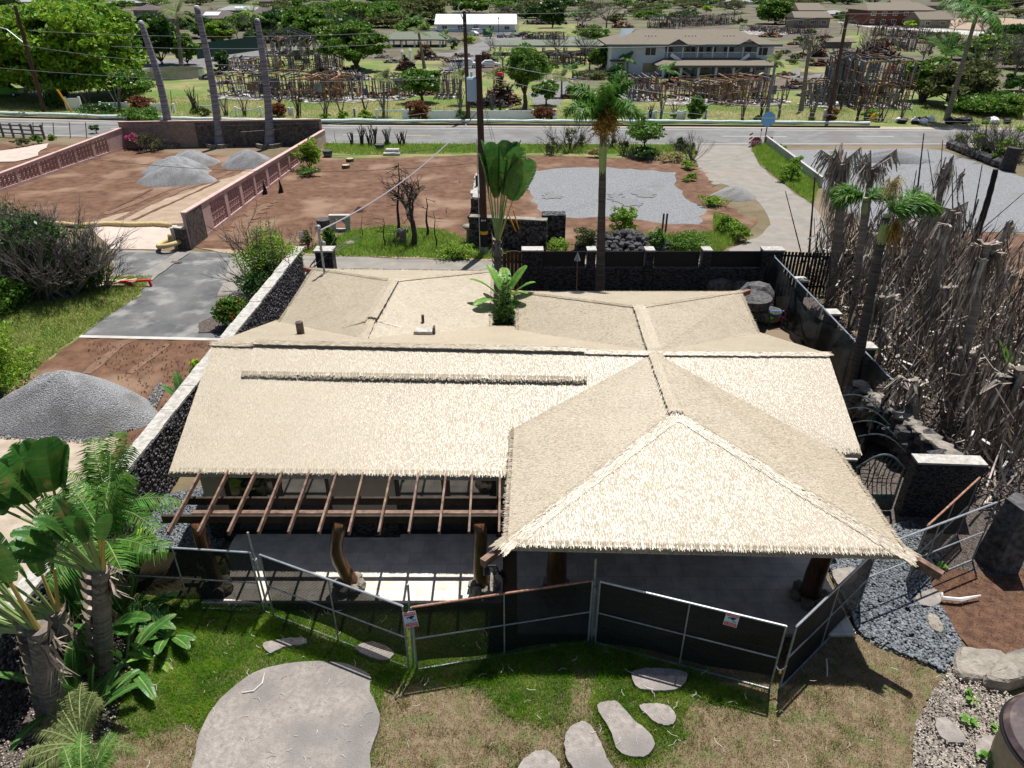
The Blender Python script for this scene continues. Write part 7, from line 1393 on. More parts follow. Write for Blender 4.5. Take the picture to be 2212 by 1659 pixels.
ruin('charred frame remnants right of the two-storey gable frame', q('D4',1350,760), q('D4',1560,760), q('D4',0,590)[1], 6, seed=8, brown=.05)
ruin('burnt single-storey frame with tan door frames in front of the apartment building', q('D6',700,1070), q('D6',1400,1130), q('D6',0,880)[1], 6, seed=9, brown=.55)
ruin('dark collapsed frame with curled metal at the left of the tan-framed ruin', q('D6',410,1090), q('D6',700,1090), q('D6',0,850)[1], 6, seed=10, brown=.2, lean=.1)
ruin('burnt frame with tilted tan wall panels right of centre', q('D6',1410,1140), q('D6',2060,1100), q('D6',0,880)[1], 6, seed=11, brown=.55, lean=.08)
ruin('slumped black frame with white window frames beside the leaning pole', q('D7',0,1040), q('D7',290,1060), q('D7',0,820)[1], 6, seed=12, brown=.2, lean=.12)
ruin('large two-storey charred timber frame at the right', q('D7',540,1070), q('D7',1080,1070), q('D7',0,610)[1], 8, 2, seed=13, brown=.3, lean=.03, tilt=.05)
ruin('narrow dark two-storey charred gable tower left of the large frame', q('D7',275,1040), q('D7',540,1050), q('D7',0,590)[1], 8, 2, seed=14, brown=.02, lean=.02, gable=True, skip=.02)
ruin('distant charred stud frame behind the rusty debris at the right', q('D7',690,350), q('D7',1130,385), q('D7',0,255)[1], 7, seed=15, brown=.2, ash=False)
ruin('low charred wall frame beyond the rusty debris at the right', q('D7',820,500), q('D7',1130,510), q('D7',0,380)[1], 6, seed=16, brown=.05, ash=False)
ruin('distant burnt frame behind the parked cars', q('D5',1360,440), q('D5',1810,440), q('D5',0,360)[1], 6, seed=17, brown=.1, ash=False)
ruin('distant collapsed roof frame behind the apartment building', q('D6',600,310), q('D6',870,310), q('D6',0,220)[1], 7, seed=18, brown=.02, gable=True, ash=False)
ruin('distant burnt frame right behind the apartment roof', q('D6',1560,330), q('D6',2080,370), q('D6',0,280)[1], 7, seed=19, brown=.1)
ruin('far charred ruins above the apartment roof', q('D6',1040,300), q('D6',1560,260), q('D6',0,190)[1], 9, seed=20, brown=.1, ash=False, roof=.8)
ruin('far burnt frame at the top centre behind the metal-roofed building', q('D5',1000,140), q('D5',1400,150), q('D5',0,85)[1], 9, seed=21, brown=.2, ash=False)
ruin('collapsed grey block shed behind the round tree', q('D5',1500,700), q('D5',1880,720), q('D5',0,570)[1], 5, seed=22, brown=.05, ash=False)
# rusty debris heaps
def heap(label, u, v, wpx, vt, m='rustmetal', n=260, seed=1, m2='char', nm='debris_heap', group=None):
    b = G(u, v); s = kp(b); R = wpx/2*s; H = hz(b, vt); rr = random.Random(seed); o = thing(nm, label, 'debris', tuple(b), group); A, B_ = MB(), MB()
    for i in range(n):
        r_ = rr.random()**.7; a = rr.uniform(0,6.28); z = H*(1-r_**1.5)*rr.uniform(.3,1)+.1; c = Vector((b.x+math.cos(a)*r_*R, b.y+math.sin(a)*r_*R*.6, z)); e = Vector((rr.gauss(0,1),rr.gauss(0,1),rr.gauss(0,.6))).normalized()*rr.uniform(.3,1.2)*max(.5,R*.3); (A if rr.random() < .62 else B_).bar(c-e*.5, c+e*.5, rr.choice((.06,.1,.3,.5)), rr.choice((.03,.06)))
    mb = MB(); mb.ico((b.x,b.y,0), (R*.8,R*.5,H*.6), seed, 2, .15); obj('rubble_core', mb, M['char'], o); obj('twisted_metal', A, M[m], o)['kind'] = 'stuff'; obj('charred_board', B_, M[m2], o)['kind'] = 'stuff'
for i, (c_, x, y, w_, yt, m, l) in enumerate((('D5',310,640,270,470,'rustmetal','rusty debris heap under the green-roofed carport'),('D5',100,760,230,600,'rustmetal','rusty burnt car bodies and debris left of the parking lane'),('D5',1130,1130,420,840,'burntbrown','large brown debris heap behind the long white fence'),('D5',960,660,240,550,'rustmetal','rusty roof debris heap at the parking lane'),('D5',1900,1060,220,950,'rustmetal','low rusty debris heap left of the foxtail palm crown'),('D7',740,550,480,380,'rustmetal','wide rusty orange debris heap at the right'),('D7',180,560,180,420,'rustmetal','rusty debris behind the dead tree at the right'),('D7',250,380,180,345,'rustmetal','long low rusty debris row on the grass'),('D7',200,650,220,590,'rustmetal','burnt car wreck on the grass at the right'),('D5',1000,1150,500,1060,'char','black charred sheets at the base of the brown debris heap'),('D5',1450,420,130,370,'burntbrown','brown board heap beside the parked black car'),('D6',300,300,260,230,'burntbrown','distant brown rubble left of the apartment roof'),('D4',1680,860,500,780,'ash','whitened collapsed roofing over the frame with window frames'),('D6',520,900,300,850,'rustmetal','curled rusty roofing on the dark collapsed frame'),('D6',1900,400,260,340,'burntbrown','rubble behind the right end of the apartment building'),('D5',1600,260,500,200,'char','distant charred rubble behind the grass plot'))):
    u, v = q(c_, x, y); heap(l, u, v, w_*OFF[c_][2], q(c_,0,yt)[1], m, 150+int(w_*.4), 200+i)
# ---------------------------------------------------------------- buildings
def hiproof(mb, x0, x1, y0, y1, z, h, ov=.5, gab=0, th=.18):
    x0 -= ov; x1 += ov; y0 -= ov; y1 += ov; ym = (y0+y1)/2; i = (y1-y0)/2*(1-gab); A, B, C_, D_ = (Vector((x0,y0,z)), Vector((x1,y0,z)), Vector((x1,y1,z)), Vector((x0,y1,z))); E, F_ = Vector((x0+i,ym,z+h)), Vector((x1-i,ym,z+h))
    for p in ([A,B,F_,E],[C_,D_,E,F_],[B,C_,F_],[D_,A,E]): mb.slab(p, th)
def house(name, label, u0, u1, vb, veave, vridge, depth, wallm='housewall', roofm='shingle_dark', gab=0, group=None, rz=0, wins=3, story=1, solar=False, cat='house'):
    a, b = G(u0, vb), G(u1, vb); L = b.x-a.x; ze = hz(a, veave); p = Vector((a.x, a.y+depth/2+.5, 0)); zr = at(1106, vridge, p.y).z; zr = max(zr, ze+.6); o = thing(name, label, cat, (a.x+L/2, a.y+depth/2, 0), group)
    mb = MB(); mb.box((a.x+L/2, a.y+depth/2, ze/2), (L, depth, ze)); obj('wall', mb, M[wallm], o); mb = MB(); hiproof(mb, a.x, b.x, a.y, a.y+depth, ze, zr-ze, .6, gab); rf = obj('roof', mb, M[roofm], o)
    for k in range(wins):
        x = a.x+L*(k+.5)/wins
        for s_ in range(story): z = ze/story*(s_+.55); mb = MB(); mb.box((x, a.y-.02, z), (1.5, .1, 1.1)); w_ = obj('window', mb, M['white_paint'], o); mb = MB(); mb.box((x-.35, a.y-.08, z), (.6,.04,.9)); mb.box((x+.35, a.y-.08, z), (.6,.04,.9)); obj('pane', mb, M['window'], w_)
    if solar: mb = MB(); y_ = a.y+depth*.2; f = .55; mb.bar((a.x+L*.4, a.y+depth*.12, ze+(zr-ze)*.3+.15), (a.x+L*.65, a.y+depth*.12, ze+(zr-ze)*.3+.15), .1, .1); q0 = lambda x, t: Vector((x, a.y-.6+(depth/2+.6)*t, ze+(zr-ze)*t+.15)); mb.quad(q0(a.x+L*.4,.3), q0(a.x+L*.65,.3), q0(a.x+L*.65,.75), q0(a.x+L*.4,.75)); obj('solar_panel', mb, M['metal_roof'], rf)
    return o
for i, (u0,u1,vb,ve,vr,dp,rm,wm,l) in enumerate(((340,412,55,40,26,9,'shingle_dark','housewall','brown-roofed house behind the big green tree'),(385,520,62,40,22,12,'shingle_dark','housewall','large brown-roofed house between the topped trunks'),(470,560,30,22,12,9,'shingle_grey','housewall','blue-grey-roofed house with solar panels at the top left'),(545,600,42,30,16,9,'shingle_dark','tanwall','small brown-roofed house behind the rightmost bare trunk'),(290,345,34,22,10,8,'shingle_dark','housewall','grey-brown-roofed house at the edge of the big tree'),(650,715,20,10,2,10,'shingle_dark','tanwall','far brown-roofed house at the top left of centre'),(690,740,26,16,8,8,'shingle_grey','housewall','far grey-roofed house at the top left of centre'),(785,860,18,12,4,9,'shingle_dark','housewall','far grey-brown-roofed house left of the top centre'),(230,300,14,6,0,10,'shingle_grey','housewall','far grey roof behind the crown of the big tree'),(560,640,8,3,-4,10,'shingle_dark','tanwall','farthest brown roof at the top edge left'),(-20,60,12,4,-3,12,'shingle_grey','housewall','far grey roof at the top-left corner'),(1780,1840,40,30,22,9,'shingle_grey','tanwall','small grey-roofed house between the two red-brown buildings'),(1560,1640,10,4,-1,8,'shingle_grey','siding','far pale blue building at the top right of centre'),(1990,2100,22,12,4,10,'shingle_dark','tanwall','far low house at the right behind the road'))):
    house('house', l, u0,u1,vb,ve,vr,dp,wm,rm, gab=0 if i % 3 else .5, solar=(i in (1,2,6)), wins=2 if u1-u0 < 70 else 4)
house('long_building', 'long building with a pale blue metal roof behind the parking lot', 944, 1112, 69, 52, 30, 9, 'siding', 'metal_roof', gab=.98, wins=5, cat='building')
o = house('red_brown_building', 'large red-brown building with pale tan roof at the top right', 1870, 2010, 55, 22, 5, 16, 'redwall', 'shingle', gab=.7, wins=6, story=2, cat='building')
house('red_brown_building', 'low tan-walled wing with a sloping roof in front of the large red-brown building', 1985, 2050, 60, 42, 25, 9, 'tanwall', 'shingle', gab=.98, wins=2, cat='building')
house('red_brown_building', 'red-brown two-level building at the left of the top right group', 1722, 1775, 55, 22, 6, 12, 'redwall', 'shingle', gab=.9, wins=2, story=1, cat='building')
house('red_brown_building', 'tan-walled front wing of the left red-brown building', 1715, 1790, 60, 38, 24, 8, 'tanwall', 'shingle', gab=.9, wins=3, cat='building')
house('red_brown_building', 'red-brown upper block with a flat top at the top edge right', 1925, 1965, 18, 6, 0, 6, 'redwall', 'shingle', gab=.9, wins=1, cat='building')
house('shed', 'small pale shed behind the burnt tree at the right', 1786, 1838, 104, 90, 88, 3, 'housewall', 'shingle', wins=0, gab=1, cat='shed')
# apartment building
AB = thing('apartment_building', 'two-storey pale blue-grey apartment building with white balcony and tan shingle roof', 'apartment building', (27,118,0))
a = G(1318, 162); b = G(1668, 164); ze = hz(a, 95.5); L = b.x-a.x; y0 = a.y; dp = 9; h1 = ze*.48
mb = MB(); mb.box((a.x+L/2, y0+dp/2+1.6, ze/2), (L-.1, dp, ze)); mb.box((a.x+L*.165, y0+1.2, ze/2-.01), (L*.33, 2.4, ze)); mb.box((a.x+L*.955, y0+1.2, ze/2-.01), (L*.09, 2.4, ze)); obj('wall', mb, M['siding'], AB)
mb = MB(); zr = at(1106, 64, y0+dp/2).z; hiproof(mb, a.x, b.x, y0, y0+dp+2, ze, zr-ze, .9, .1, .2); rf = obj('roof', mb, M['shingle'], AB)
mb = MB(); mb.box((a.x+L/2, y0-.95, ze-.1), (L+1.8, .1, .3)); obj('fascia', mb, M['trim'], AB)
mb = MB(); mb.box((a.x+L*.62, y0+.8, h1), (L*.58, 1.8, .25)); obj('balcony_floor', mb, M['white_paint'], AB); mb = MB(); x = a.x+L*.335
while x < a.x+L*.905: mb.box((x, y0-.05, h1+.6), (.06,.05,1.0)); x += .17
mb.box((a.x+L*.62, y0-.05, h1+1.1), (L*.58,.1,.1)); mb.box((a.x+L*.62, y0-.05, h1+.2), (L*.58,.08,.08)); obj('balcony_railing', mb, M['white_paint'], AB)
for k in range(7): x = a.x+L*(.345+.093*k); mb = MB(); mb.box((x, y0-.08, ze/2), (.2,.2,ze)); obj('balcony_post', mb, M['white_paint'], AB)
for k, t in enumerate((.24,.50,.63,.74,.93)):
    for s_ in (0, 1):
        if s_ == 0 and k in (0,): continue
        z = s_*h1+h1*.6; yy = y0-.05 if t < .33 or t > .9 else y0+1.55; mb = MB(); mb.box((a.x+L*t, yy, z), (1.7,.12,1.2)); w_ = obj('window', mb, M['white_paint'], AB); mb = MB(); mb.box((a.x+L*t-.4, yy-.08, z), (.7,.05,1.0)); mb.box((a.x+L*t+.4, yy-.08, z), (.7,.05,1.0)); obj('pane', mb, M['window'], w_)
for t in (.37,.56,.86): mb = MB(); mb.box((a.x+L*t, y0+1.5, h1+1.05), (.9,.12,1.9)); obj('door', mb, M['window'], AB)
mb = MB(); mb.box((a.x+L*.24, y0-.06, h1*.5), (1.9,.1,1.3)); obj('boarded_window', mb, M['planter'], AB)
mb = MB(); mb.bar((a.x-.2,y0-.4,h1*1.0),(a.x+L*.11,y0-.4,h1*1.0),1.1,.2); obj('porch_roof', mb, M['shingle_dark'], AB); mb = MB(); mb.box((a.x+L*.06, y0-.05, h1*.42), (.9,.14,h1*.8)); obj('door', mb, M['window'], AB)
for t in (.40,.83):
    mb = MB(); c = Vector((a.x+L*t, y0-1.0, ze-.2)); mb.slab([c+Vector((-1.9,0,0)), c+Vector((0,0,.95)), c+Vector((0,3.2,.95)), c+Vector((-1.9,2.5,.1))], .15); mb.slab([c+Vector((1.9,0,0)), c+Vector((1.9,2.5,.1)), c+Vector((0,3.2,.95)), c+Vector((0,0,.95))], .15); mb.quad(c+Vector((-1.6,.1,-.1)), c+Vector((1.6,.1,-.1)), c+Vector((0,.1,.75))); obj('porch_gable', mb, M['shingle'], AB)
c = Vector((a.x+.8, y0+dp/2+.8, zr-.9)); mb = MB(); mb.slab([c+Vector((1.9,-1.7,.0)), c+Vector((3.4,0,1.05)), c+Vector((1.2,0,1.05)), c+Vector((.6,-1.7,-.2))], .1); obj('gablet', mb, M['trim'], AB)
for t0, t1 in ((.36,.44),(.84,.77)):
    mb = MB(); A_ = Vector((a.x+L*t0, y0-.6, h1)); B_ = Vector((a.x+L*(t0+(t1-t0)*1.6), y0-1.6, .1)); mb.bar(A_, B_, 1.1, .25); mb.bar(A_+Vector((0,-.5,.9)), B_+Vector((0,-.5,.9)), .08, .5); obj('staircase', mb, M['white_paint'], AB)
for g0 in (.22,.47,.71):
    mb = MB()
    for k in range(4): t = g0+k*.021; s_ = .55; mb.box((a.x+L*t, y0-.9+(dp/2+1.9)*s_, ze+(zr-ze)*s_+.1), (.18,.2,.12))
    obj('roof_vent', mb, M['white_paint'], rf)
# carports
def carport(label, u0, u1, vb, ve, vr, dp, rm, npost, postm='white_paint', gab=.5):
    a, b = G(u0, vb), G(u1, vb); L = b.x-a.x; ze = hz(a, ve); zr = max(ze+.5, at(1106, vr, a.y+dp/2).z); o = thing('carport', label, 'carport', tuple(a)); mb = MB(); hiproof(mb, a.x, b.x, a.y, a.y+dp, ze, zr-ze, .7, gab, .25); obj('roof', mb, M[rm], o)
    for k in range(npost):
        for y in (a.y, a.y+dp): x = a.x+L*(k+.15)/(npost-.7); mb = MB(); mb.box((x, y, ze/2), (.35,.3,ze)); obj('post', mb, M[postm], o)
    mb = MB(); mb.box((a.x+L/2, a.y-.6, ze-.1), (L+1.2,.12,.3)); obj('fascia', mb, M['trim'], o)
carport('tan shingle carport on square posts in front of the apartment building', q('D6',700,0)[0], q('D6',1890,0)[0], q('D6',0,840)[1], q('D6',0,705)[1], q('D6',0,625)[1], 6, 'shingle', 7, 'siding')
carport('long low carport with a grey-green roof behind the round tree', q('D5',1080,0)[0], q('D6',200,0)[0], q('D5',0,600)[1], q('D5',0,490)[1], q('D5',0,428)[1], 7, 'shingle_green', 6)
carport('green-roofed carport left of the parking lane', q('D4',2110,0)[0], q('D5',490,0)[0], q('D5',0,510)[1], q('D5',0,425)[1], q('D5',0,340)[1], 7, 'shingle_green', 5)
# ---------------------------------------------------------------- vehicles
def car(label, u, v, wpx, body, rz=0, kind='sedan', scale=None, name='parked_car'):
    b = G(u, v); s = kp(b); Lc = 4.5; o = thing(name, label, 'car', tuple(b)); ca, sa = math.cos(rz), math.sin(rz); T = lambda x, y, z: Vector((b.x+(x*ca-y*sa)*S, b.y+(x*sa+y*ca)*S, z*S)); S = 1
    if wpx: S = min(1.5, max(.8, wpx*s/(abs(Lc*ca)+abs(1.8*sa)))) 
    W_ = .9; prof = {'sedan': [(-2.2,.35),(-2.2,.75),(-1.5,.92),(-.9,1.4),(.5,1.42),(1.15,.95),(2.15,.8),(2.2,.35)], 'suv': [(-2.3,.4),(-2.3,1.05),(-2.1,1.7),(.7,1.72),(1.3,1.08),(2.2,.95),(2.25,.4)], 'pickup': [(-2.5,.45),(-2.5,1.0),(-.6,1.0),(-.6,1.65),(.7,1.65),(1.2,1.05),(2.3,.95),(2.35,.45)]}[kind]
    mb = MB(); n = len(prof)
    for y in (-1, 1): mb.v += [tuple(T(x, y*W_*(1 if z < 1.1 else .82), z)) for x, z in prof]
    mb.f += [tuple(range(n))[::-1], tuple(range(n, 2*n))]+[(i, (i+1) % n, n+(i+1) % n, n+i) for i in range(n)]; bd = obj('body', mb, M[body], o)
    top = max(z for x, z in prof); gx = [x for x, z in prof if z > top-.12]; mb = MB()
    for y in (-1, 1):
        x0, x1 = gx[0]+.1, gx[-1]-.05; mb.quad(T(x0-.25, y*(W_*.9+.03), top*.68), T(x1+.3, y*(W_*.9+.03), top*.68), T(x1, y*(W_*.82+.03), top-.08), T(x0, y*(W_*.82+.03), top-.08))
    mb.quad(T(gx[-1]+.12,-.7,top-.1), T(gx[-1]+.12,.7,top-.1), T(gx[-1]+.56,.75,top*.7), T(gx[-1]+.56,-.75,top*.7)); mb.quad(T(gx[0]-.1,-.7,top-.1), T(gx[0]-.1,.7,top-.1), T(gx[0]-.45,.75,top*.72), T(gx[0]-.45,-.75,top*.72)); obj('window', mb, M['carglass'], o)
    for x in (-1.4, 1.4):
        for y in (-1, 1): mb = MB(); mb.tube([T(x, y*(W_-.12), .33), T(x, y*(W_+.03), .33)], .33*S, 12); w_ = obj('wheel', mb, M['tyre'], o); mb = MB(); mb.tube([T(x, y*(W_+.03), .33), T(x, y*(W_+.045), .33)], .18*S, 8); obj('rim', mb, M['galv'], w_)
    for y in (-.65, .65): mb = MB(); mb.bar(T(2.2,y-.15,.72), T(2.2,y+.15,.72), .08, .14); obj('headlight', mb, M['white_paint'], o); mb = MB(); mb.bar(T(-2.22,y-.12,.75), T(-2.22,y+.12,.75), .06, .14); obj('tail_light', mb, M['red'], o)
for (x, y, w_, bd, rz, k, l) in ((1125,405,85,'carblue',1.4,'sedan','dark blue car parked facing away in the far lot'),(1230,405,115,'carsilver',.9,'sedan','silver sedan parked between the blue and the black car'),(1365,400,130,'cardark',.35,'sedan','black sedan parked at the right of the far lot'),(820,385,120,'carwhite',2.6,'sedan','white car parked behind the brown pole'),(875,370,110,'carwhite',.5,'suv','white car parked farthest right of the pair behind the pole'),(385,345,110,'carwhite',.3,'sedan','white car parked beyond the green-roofed carport'),(755,735,220,'carwhite',.05,'suv','white SUV parked behind the burnt hedge near the road'),(1095,835,110,'red',1.5,'pickup','pickup with a red tailgate behind the brown debris heap'),(610,460,60,'carsilver',.2,'sedan','silver car half hidden by palms right of the carport'),(1000,730,110,'carwhite',.1,'sedan','white car bonnet showing right of the near utility pole')):
    car(l, *q('D5',x,y), w_*.2, bd, rz, k)
car('bright green car at the far left edge under the big tree', *q('D3',70,1040), 60, 'cargreen', .2, 'suv')
b = G(*q('D5',975,395)); mb = MB(); mb.prism([(b.x-1,b.y),(b.x+1.3,b.y),(b.x+1.3,b.y+1.6),(b.x-1,b.y+1.6)], .1, 1.7); o = tag(obj('dumpster', mb, M['dumpster'], loc=tuple(b)), 'green dumpster left of the dark blue parked car', 'dumpster'); mb = MB(); mb.prism([(b.x-1.05,b.y-.05),(b.x+1.35,b.y-.05),(b.x+1.35,b.y+1.65),(b.x-1.05,b.y+1.65)], 1.7, 1.78); obj('lid', mb, M['frame_dark'], o)
for x, y, yt in ((65,720,560),(150,700,545)):
    b = G(*q('D5',x,y)); h = hz(b, q('D5',0,yt)[1]); mb = MB(); mb.box((b.x,b.y,h/2),(.4,.4,h)); mb.v += [(b.x-.25,b.y-.25,h),(b.x+.25,b.y-.25,h),(b.x+.25,b.y+.25,h),(b.x-.25,b.y+.25,h),(b.x,b.y,h+.5)]; n = len(mb.v)-5; mb.f += [(n,n+1,n+4),(n+1,n+2,n+4),(n+2,n+3,n+4),(n+3,n,n+4)]; tag(obj('white_post', mb, M['white_paint'], loc=tuple(b)), ('left' if x < 100 else 'right')+' of the two pointed white posts among rusty debris', 'post')
for i, (x, y, yt) in enumerate(((635,260,165),(800,250,215),(1100,350,185))):
    b = G(*q('D5',x,y)); h = hz(b, q('D5',0,yt)[1]); o = thing('lamp_post', ('leftmost','middle','rightmost')[i]+' slim black lamp post in front of the metal-roofed building', 'lamp post', tuple(b)); mb = MB(); mb.tube([b, b+Vector((0,0,h-.5))], .08, 6); obj('post', mb, M['frame_dark'], o); mb = MB(); mb.tube([b+Vector((0,0,h-.5)), b+Vector((0,0,h-.2)), b+Vector((0,0,h))], [.12,.3,.03], 6); obj('lantern', mb, M['frame_dark'], o)
o = thing('fire_hydrant', 'small yellow fire hydrant at the kerb across the road', 'hydrant', tuple(G(*q('D7',712,1200)))); b = G(*q('D7',712,1200)); mb = MB(); mb.tube([b, b+Vector((0,0,.1)), b+Vector((0,0,.12)), b+Vector((0,0,.6)), b+Vector((0,0,.8))], [.22,.22,.15,.16,.05], 8); mb.tube([b+Vector((-.28,0,.45)), b+Vector((.28,0,.45))], .08, 6); obj('hydrant_body', mb, M['yellow'], o)
b = G(*q('D7',1520,1215)); o = thing('rubbish_bags', 'row of black rubbish and white scraps at the kerb on the right', 'rubbish', tuple(b)); mb = MB(); mc = MB(); rr = random.Random(4)
for k in range(26): c = (b.x+rr.uniform(-6,5), b.y+rr.uniform(-.7,.9), .25); (mb if k % 4 else mc).ico(c, (rr.uniform(.3,.6),.35,.35), k, 1, .25)
obj('black_bag', mb, M['black'], o)['kind'] = 'stuff'; obj('white_scrap', mc, M['white_paint'], o)['kind'] = 'stuff'
# long green screen fence
a, b = G(*q('D4',60,640)), G(*q('D4',760,540)); mb = MB(); h = 2.6; mb.bar(a+Vector((0,0,h/2)), b+Vector((0,0,h/2)), .06, h); o = tag(obj('screened_fence', mb, M['green_screen'], loc=tuple(a)), 'long dark green screened fence behind the burnt frames', 'fence')
a, b = G(*q('D3',-200,900)), G(*q('D3',230,890)); mb = MB(); mb.bar(a+Vector((0,0,1.6)), b+Vector((0,0,1.6)), .06, 3.2); tag(obj('screened_fence', mb, M['green_screen'], loc=tuple(a)), 'dark green screened fence at the far left behind the green car', 'fence')
b = G(*q('D3',1830,850)); mb = MB(); mb.tube([b+Vector((0,2,0)), b+Vector((0,2,1.1))], [4.2,4.2], 24, cap=False); tag(obj('curved_wall', mb, M['white_cap'], loc=tuple(b)), 'low curved cream wall behind the leftmost bare trunk', 'wall')
# wooden rail fence and lot at far left near road
b0, b1 = G(*q('A1',-40,880)), G(*q('A1',290,900)); o = thing('rail_fence', 'weathered grey rail fence at the near road edge on the far left', 'fence', tuple(b0)); mb = MB()
for z in (.35,.7,1.05): mb.bar(b0+Vector((0,0,z)), b1+Vector((0,0,z+.03)), .06, .12)
for k in range(6): p = b0.lerp(b1, k/5); mb.box((p.x,p.y,.6),(.15,.15,1.3))
obj('rail', mb, M['greytwig'], o)
patch('concrete_pad', qs('A1',(-200,1010),(330,930),(240,1010),(100,1050),(-200,1060)), 5, M['concrete_pink'], 1, .2, 50)
for i, (x, y, yt, w_, lf, l) in enumerate(((250,930,860,90,'leaf','green shrub by the far left rail fence'),(625,860,790,70,'leaf_dark','small conifer-like shrub at the near road edge left of the block wall'),(150,950,890,110,'leaf_olive','grey-green shrub inside the far left lot'),(340,905,870,60,'weed','bright weed clump beside the far left rail fence'),(1940,925,800,40,'leaf_mid','vine on the soot-blackened wall'))):
    shrub('roadside_shrub', l, *q('A1',x,y), q('A1',0,yt)[1], w_*.3344, lf, 500, .12, seed=500+i)
for i, x in enumerate((220,280,350,455,560,1110)): 
    b = G(*q('A1',x,890 if i < 5 else 722)); t = at(*q('A1',x-8,790 if i < 5 else 585), b.y); mb = MB(); mb.tube([b, t], .035, 5); tag(obj('thin_post', mb, M['darktwig'], loc=tuple(b)), 'thin leaning metal post beside the road on the far left' if i < 5 else 'single thin curved dead stem on the grass right of the leftmost trunk', 'post', 'thin posts at the far left road edge' if i < 5 else None)
# ---------------------------------------------------------------- far vegetation
def T(c_, x, y, yt, w_, leaf, n, label, name='tree', seed=0, **kw):
    u, v = q(c_, x, y); s = OFF[c_][2]; kw.setdefault('cs', .08); kw.setdefault('shell', .45); kw['nc'] = int(kw.get('nc', n//45)*1.3); return tree(name, label, u, v, q(c_,0,yt)[1], w_*s*1.06, leaf, int(n*1.5), seed=seed, **kw)
T('D3',650,1060,-60,1700,'leaf_bright',42000,'huge bright yellow-green tree filling the upper left', 'shade_tree', 301, ls=.34, tr=.8, cs=.05, depthf=.8, nc=480, csz=.19, shell=.55)
T('D3',60,1000,130,700,'leaf_bright',9000,'left limb of the huge green tree at the picture edge', 'shade_tree', 302, ls=.34, tr=.5, cs=.1, nc=110, csz=.24, shell=.7)
T('D3',1250,820,330,640,'leaf_mid',9000,'darker lower part of the shade trees behind the leftmost trunk', 'shade_tree', 303, ls=.34, tr=.4, cs=.03, nc=110, csz=.24, shell=.6)
T('D3',1750,700,150,420,'leaf_dark',6000,'dark green tree behind the tall palm at the upper left', 'shade_tree', 304, ls=.4, nc=90)
T('D3',2030,700,370,260,'leaf_mid',3500,'green tree between the first two bare trunks', 'shade_tree', 305, ls=.35, nc=60)
T('D4',330,460,220,330,'leaf_bright',4500,'light green tree behind the second bare trunk', 'tree', 306, ls=.35, nc=60)
T('D4',340,760,540,160,'leaf_dark',1800,'small dark round tree in front of the green fence', 'tree', 307, ls=.22)
T('D4',1780,770,230,660,'leaf_mid',13000,'big rounded green tree behind the frame with window frames', 'shade_tree', 308, ls=.28, tr=.45, cs=.16, nc=190, csz=.2, twigs=16)
T('D4',1250,560,60,560,'leaf_mid',9000,'dense green tree mass behind the gable truss', 'shade_tree', 309, ls=.45, nc=150, csz=.22)
T('D4',900,440,120,420,'leaf_dark',5000,'dark green trees behind the rightmost bare trunk', 'shade_tree', 310, ls=.5, nc=90)
T('D4',1750,260,0,560,'leaf_mid',8000,'green tree at the top left of centre', 'shade_tree', 311, ls=.7, nc=140)
T('D4',2110,290,40,360,'leaf',5000,'green tree left of the metal-roofed building', 'shade_tree', 312, ls=.6, nc=90)
T('D5',300,260,-20,520,'leaf_olive',7000,'olive-green spreading tree behind the left end of the metal roof', 'shade_tree', 313, ls=.6, nc=120)
T('D5',780,140,-40,420,'leaf_mid',5000,'green trees above the metal-roofed building', 'shade_tree', 314, ls=.8, nc=80)
T('D5',1680,300,-30,260,'leaf_dark',5000,'tall dark narrow tree beyond the grass plot', 'tree', 315, ls=.45, nc=80)
T('D5',1380,1190,480,460,'leaf_mid',9500,'dense round green tree behind the long white fence', 'tree', 316, ls=.17, tr=.24, cs=.3, nc=150, csz=.26)
T('D5',270,1110,740,410,'leaf',6500,'white-flowered plumeria with a round crown above the dark round bush', 'plumeria', 317, ls=.2, tr=.18, cs=.25, nc=110, flowers='whiteflower', nf=130)
T('D5',1610,1140,870,280,'leaf',2600,'loose plumeria with sparse white flowers right of the round tree', 'plumeria', 318, ls=.2, tr=.1, cs=.25, flowers='whiteflower', nf=50, twigs=6)
T('D3',320,960,690,320,'leaf_olive',3200,'plumeria with white blossoms left of the far left pole base', 'plumeria', 319, ls=.22, flowers='whiteflower', nf=110)
T('D3',690,1060,740,460,'leaf_mid',5200,'plumeria covered in white blossoms beside the far left pole', 'plumeria', 320, ls=.22, flowers='whiteflower', nf=330)
T('D3',1420,1080,760,520,'leaf_mid',6500,'spreading green tree with few white blossoms left of the leftmost trunk', 'plumeria', 321, ls=.2, flowers='whiteflower', nf=60, twigs=8)
T('D5',2120,460,280,340,'leaf_mid',3500,'low green tree left of the apartment building', 'tree', 322, ls=.35)
T('D6',60,760,500,240,'leaf_mid',3000,'green shrubby tree touching the left corner of the apartment building', 'tree', 323, ls=.22)
T('D6',1940,260,-30,420,'leaf_mid',9000,'round bright green tree left of the red-brown buildings', 'tree', 324, ls=.5, nc=130, tr=.5)
T('D6',1080,1300,1045,190,'leaf',2600,'conical green bush at the white scalloped fence', 'bush', 325, ls=.16, cs=.02, tr=.08)
T('D7',1230,1000,560,420,'leaf_mid',6500,'dense shrubby tree right of the large two-storey frame', 'tree', 326, ls=.3, twigs=10)
T('D7',1560,1060,600,560,'leaf_olive',6500,'scrubby trees behind the coconut palm base', 'tree', 327, ls=.3, twigs=24)
T('D7',1900,1130,920,620,'leaf_mid',6000,'broad bright green bush at the right below the scrub', 'bush', 328, ls=.22, cs=.02, tr=.1)
T('D7',2000,600,400,360,'leaf_mid',2600,'green bush in the scrub at the far right', 'tree', 329, ls=.35, twigs=10)
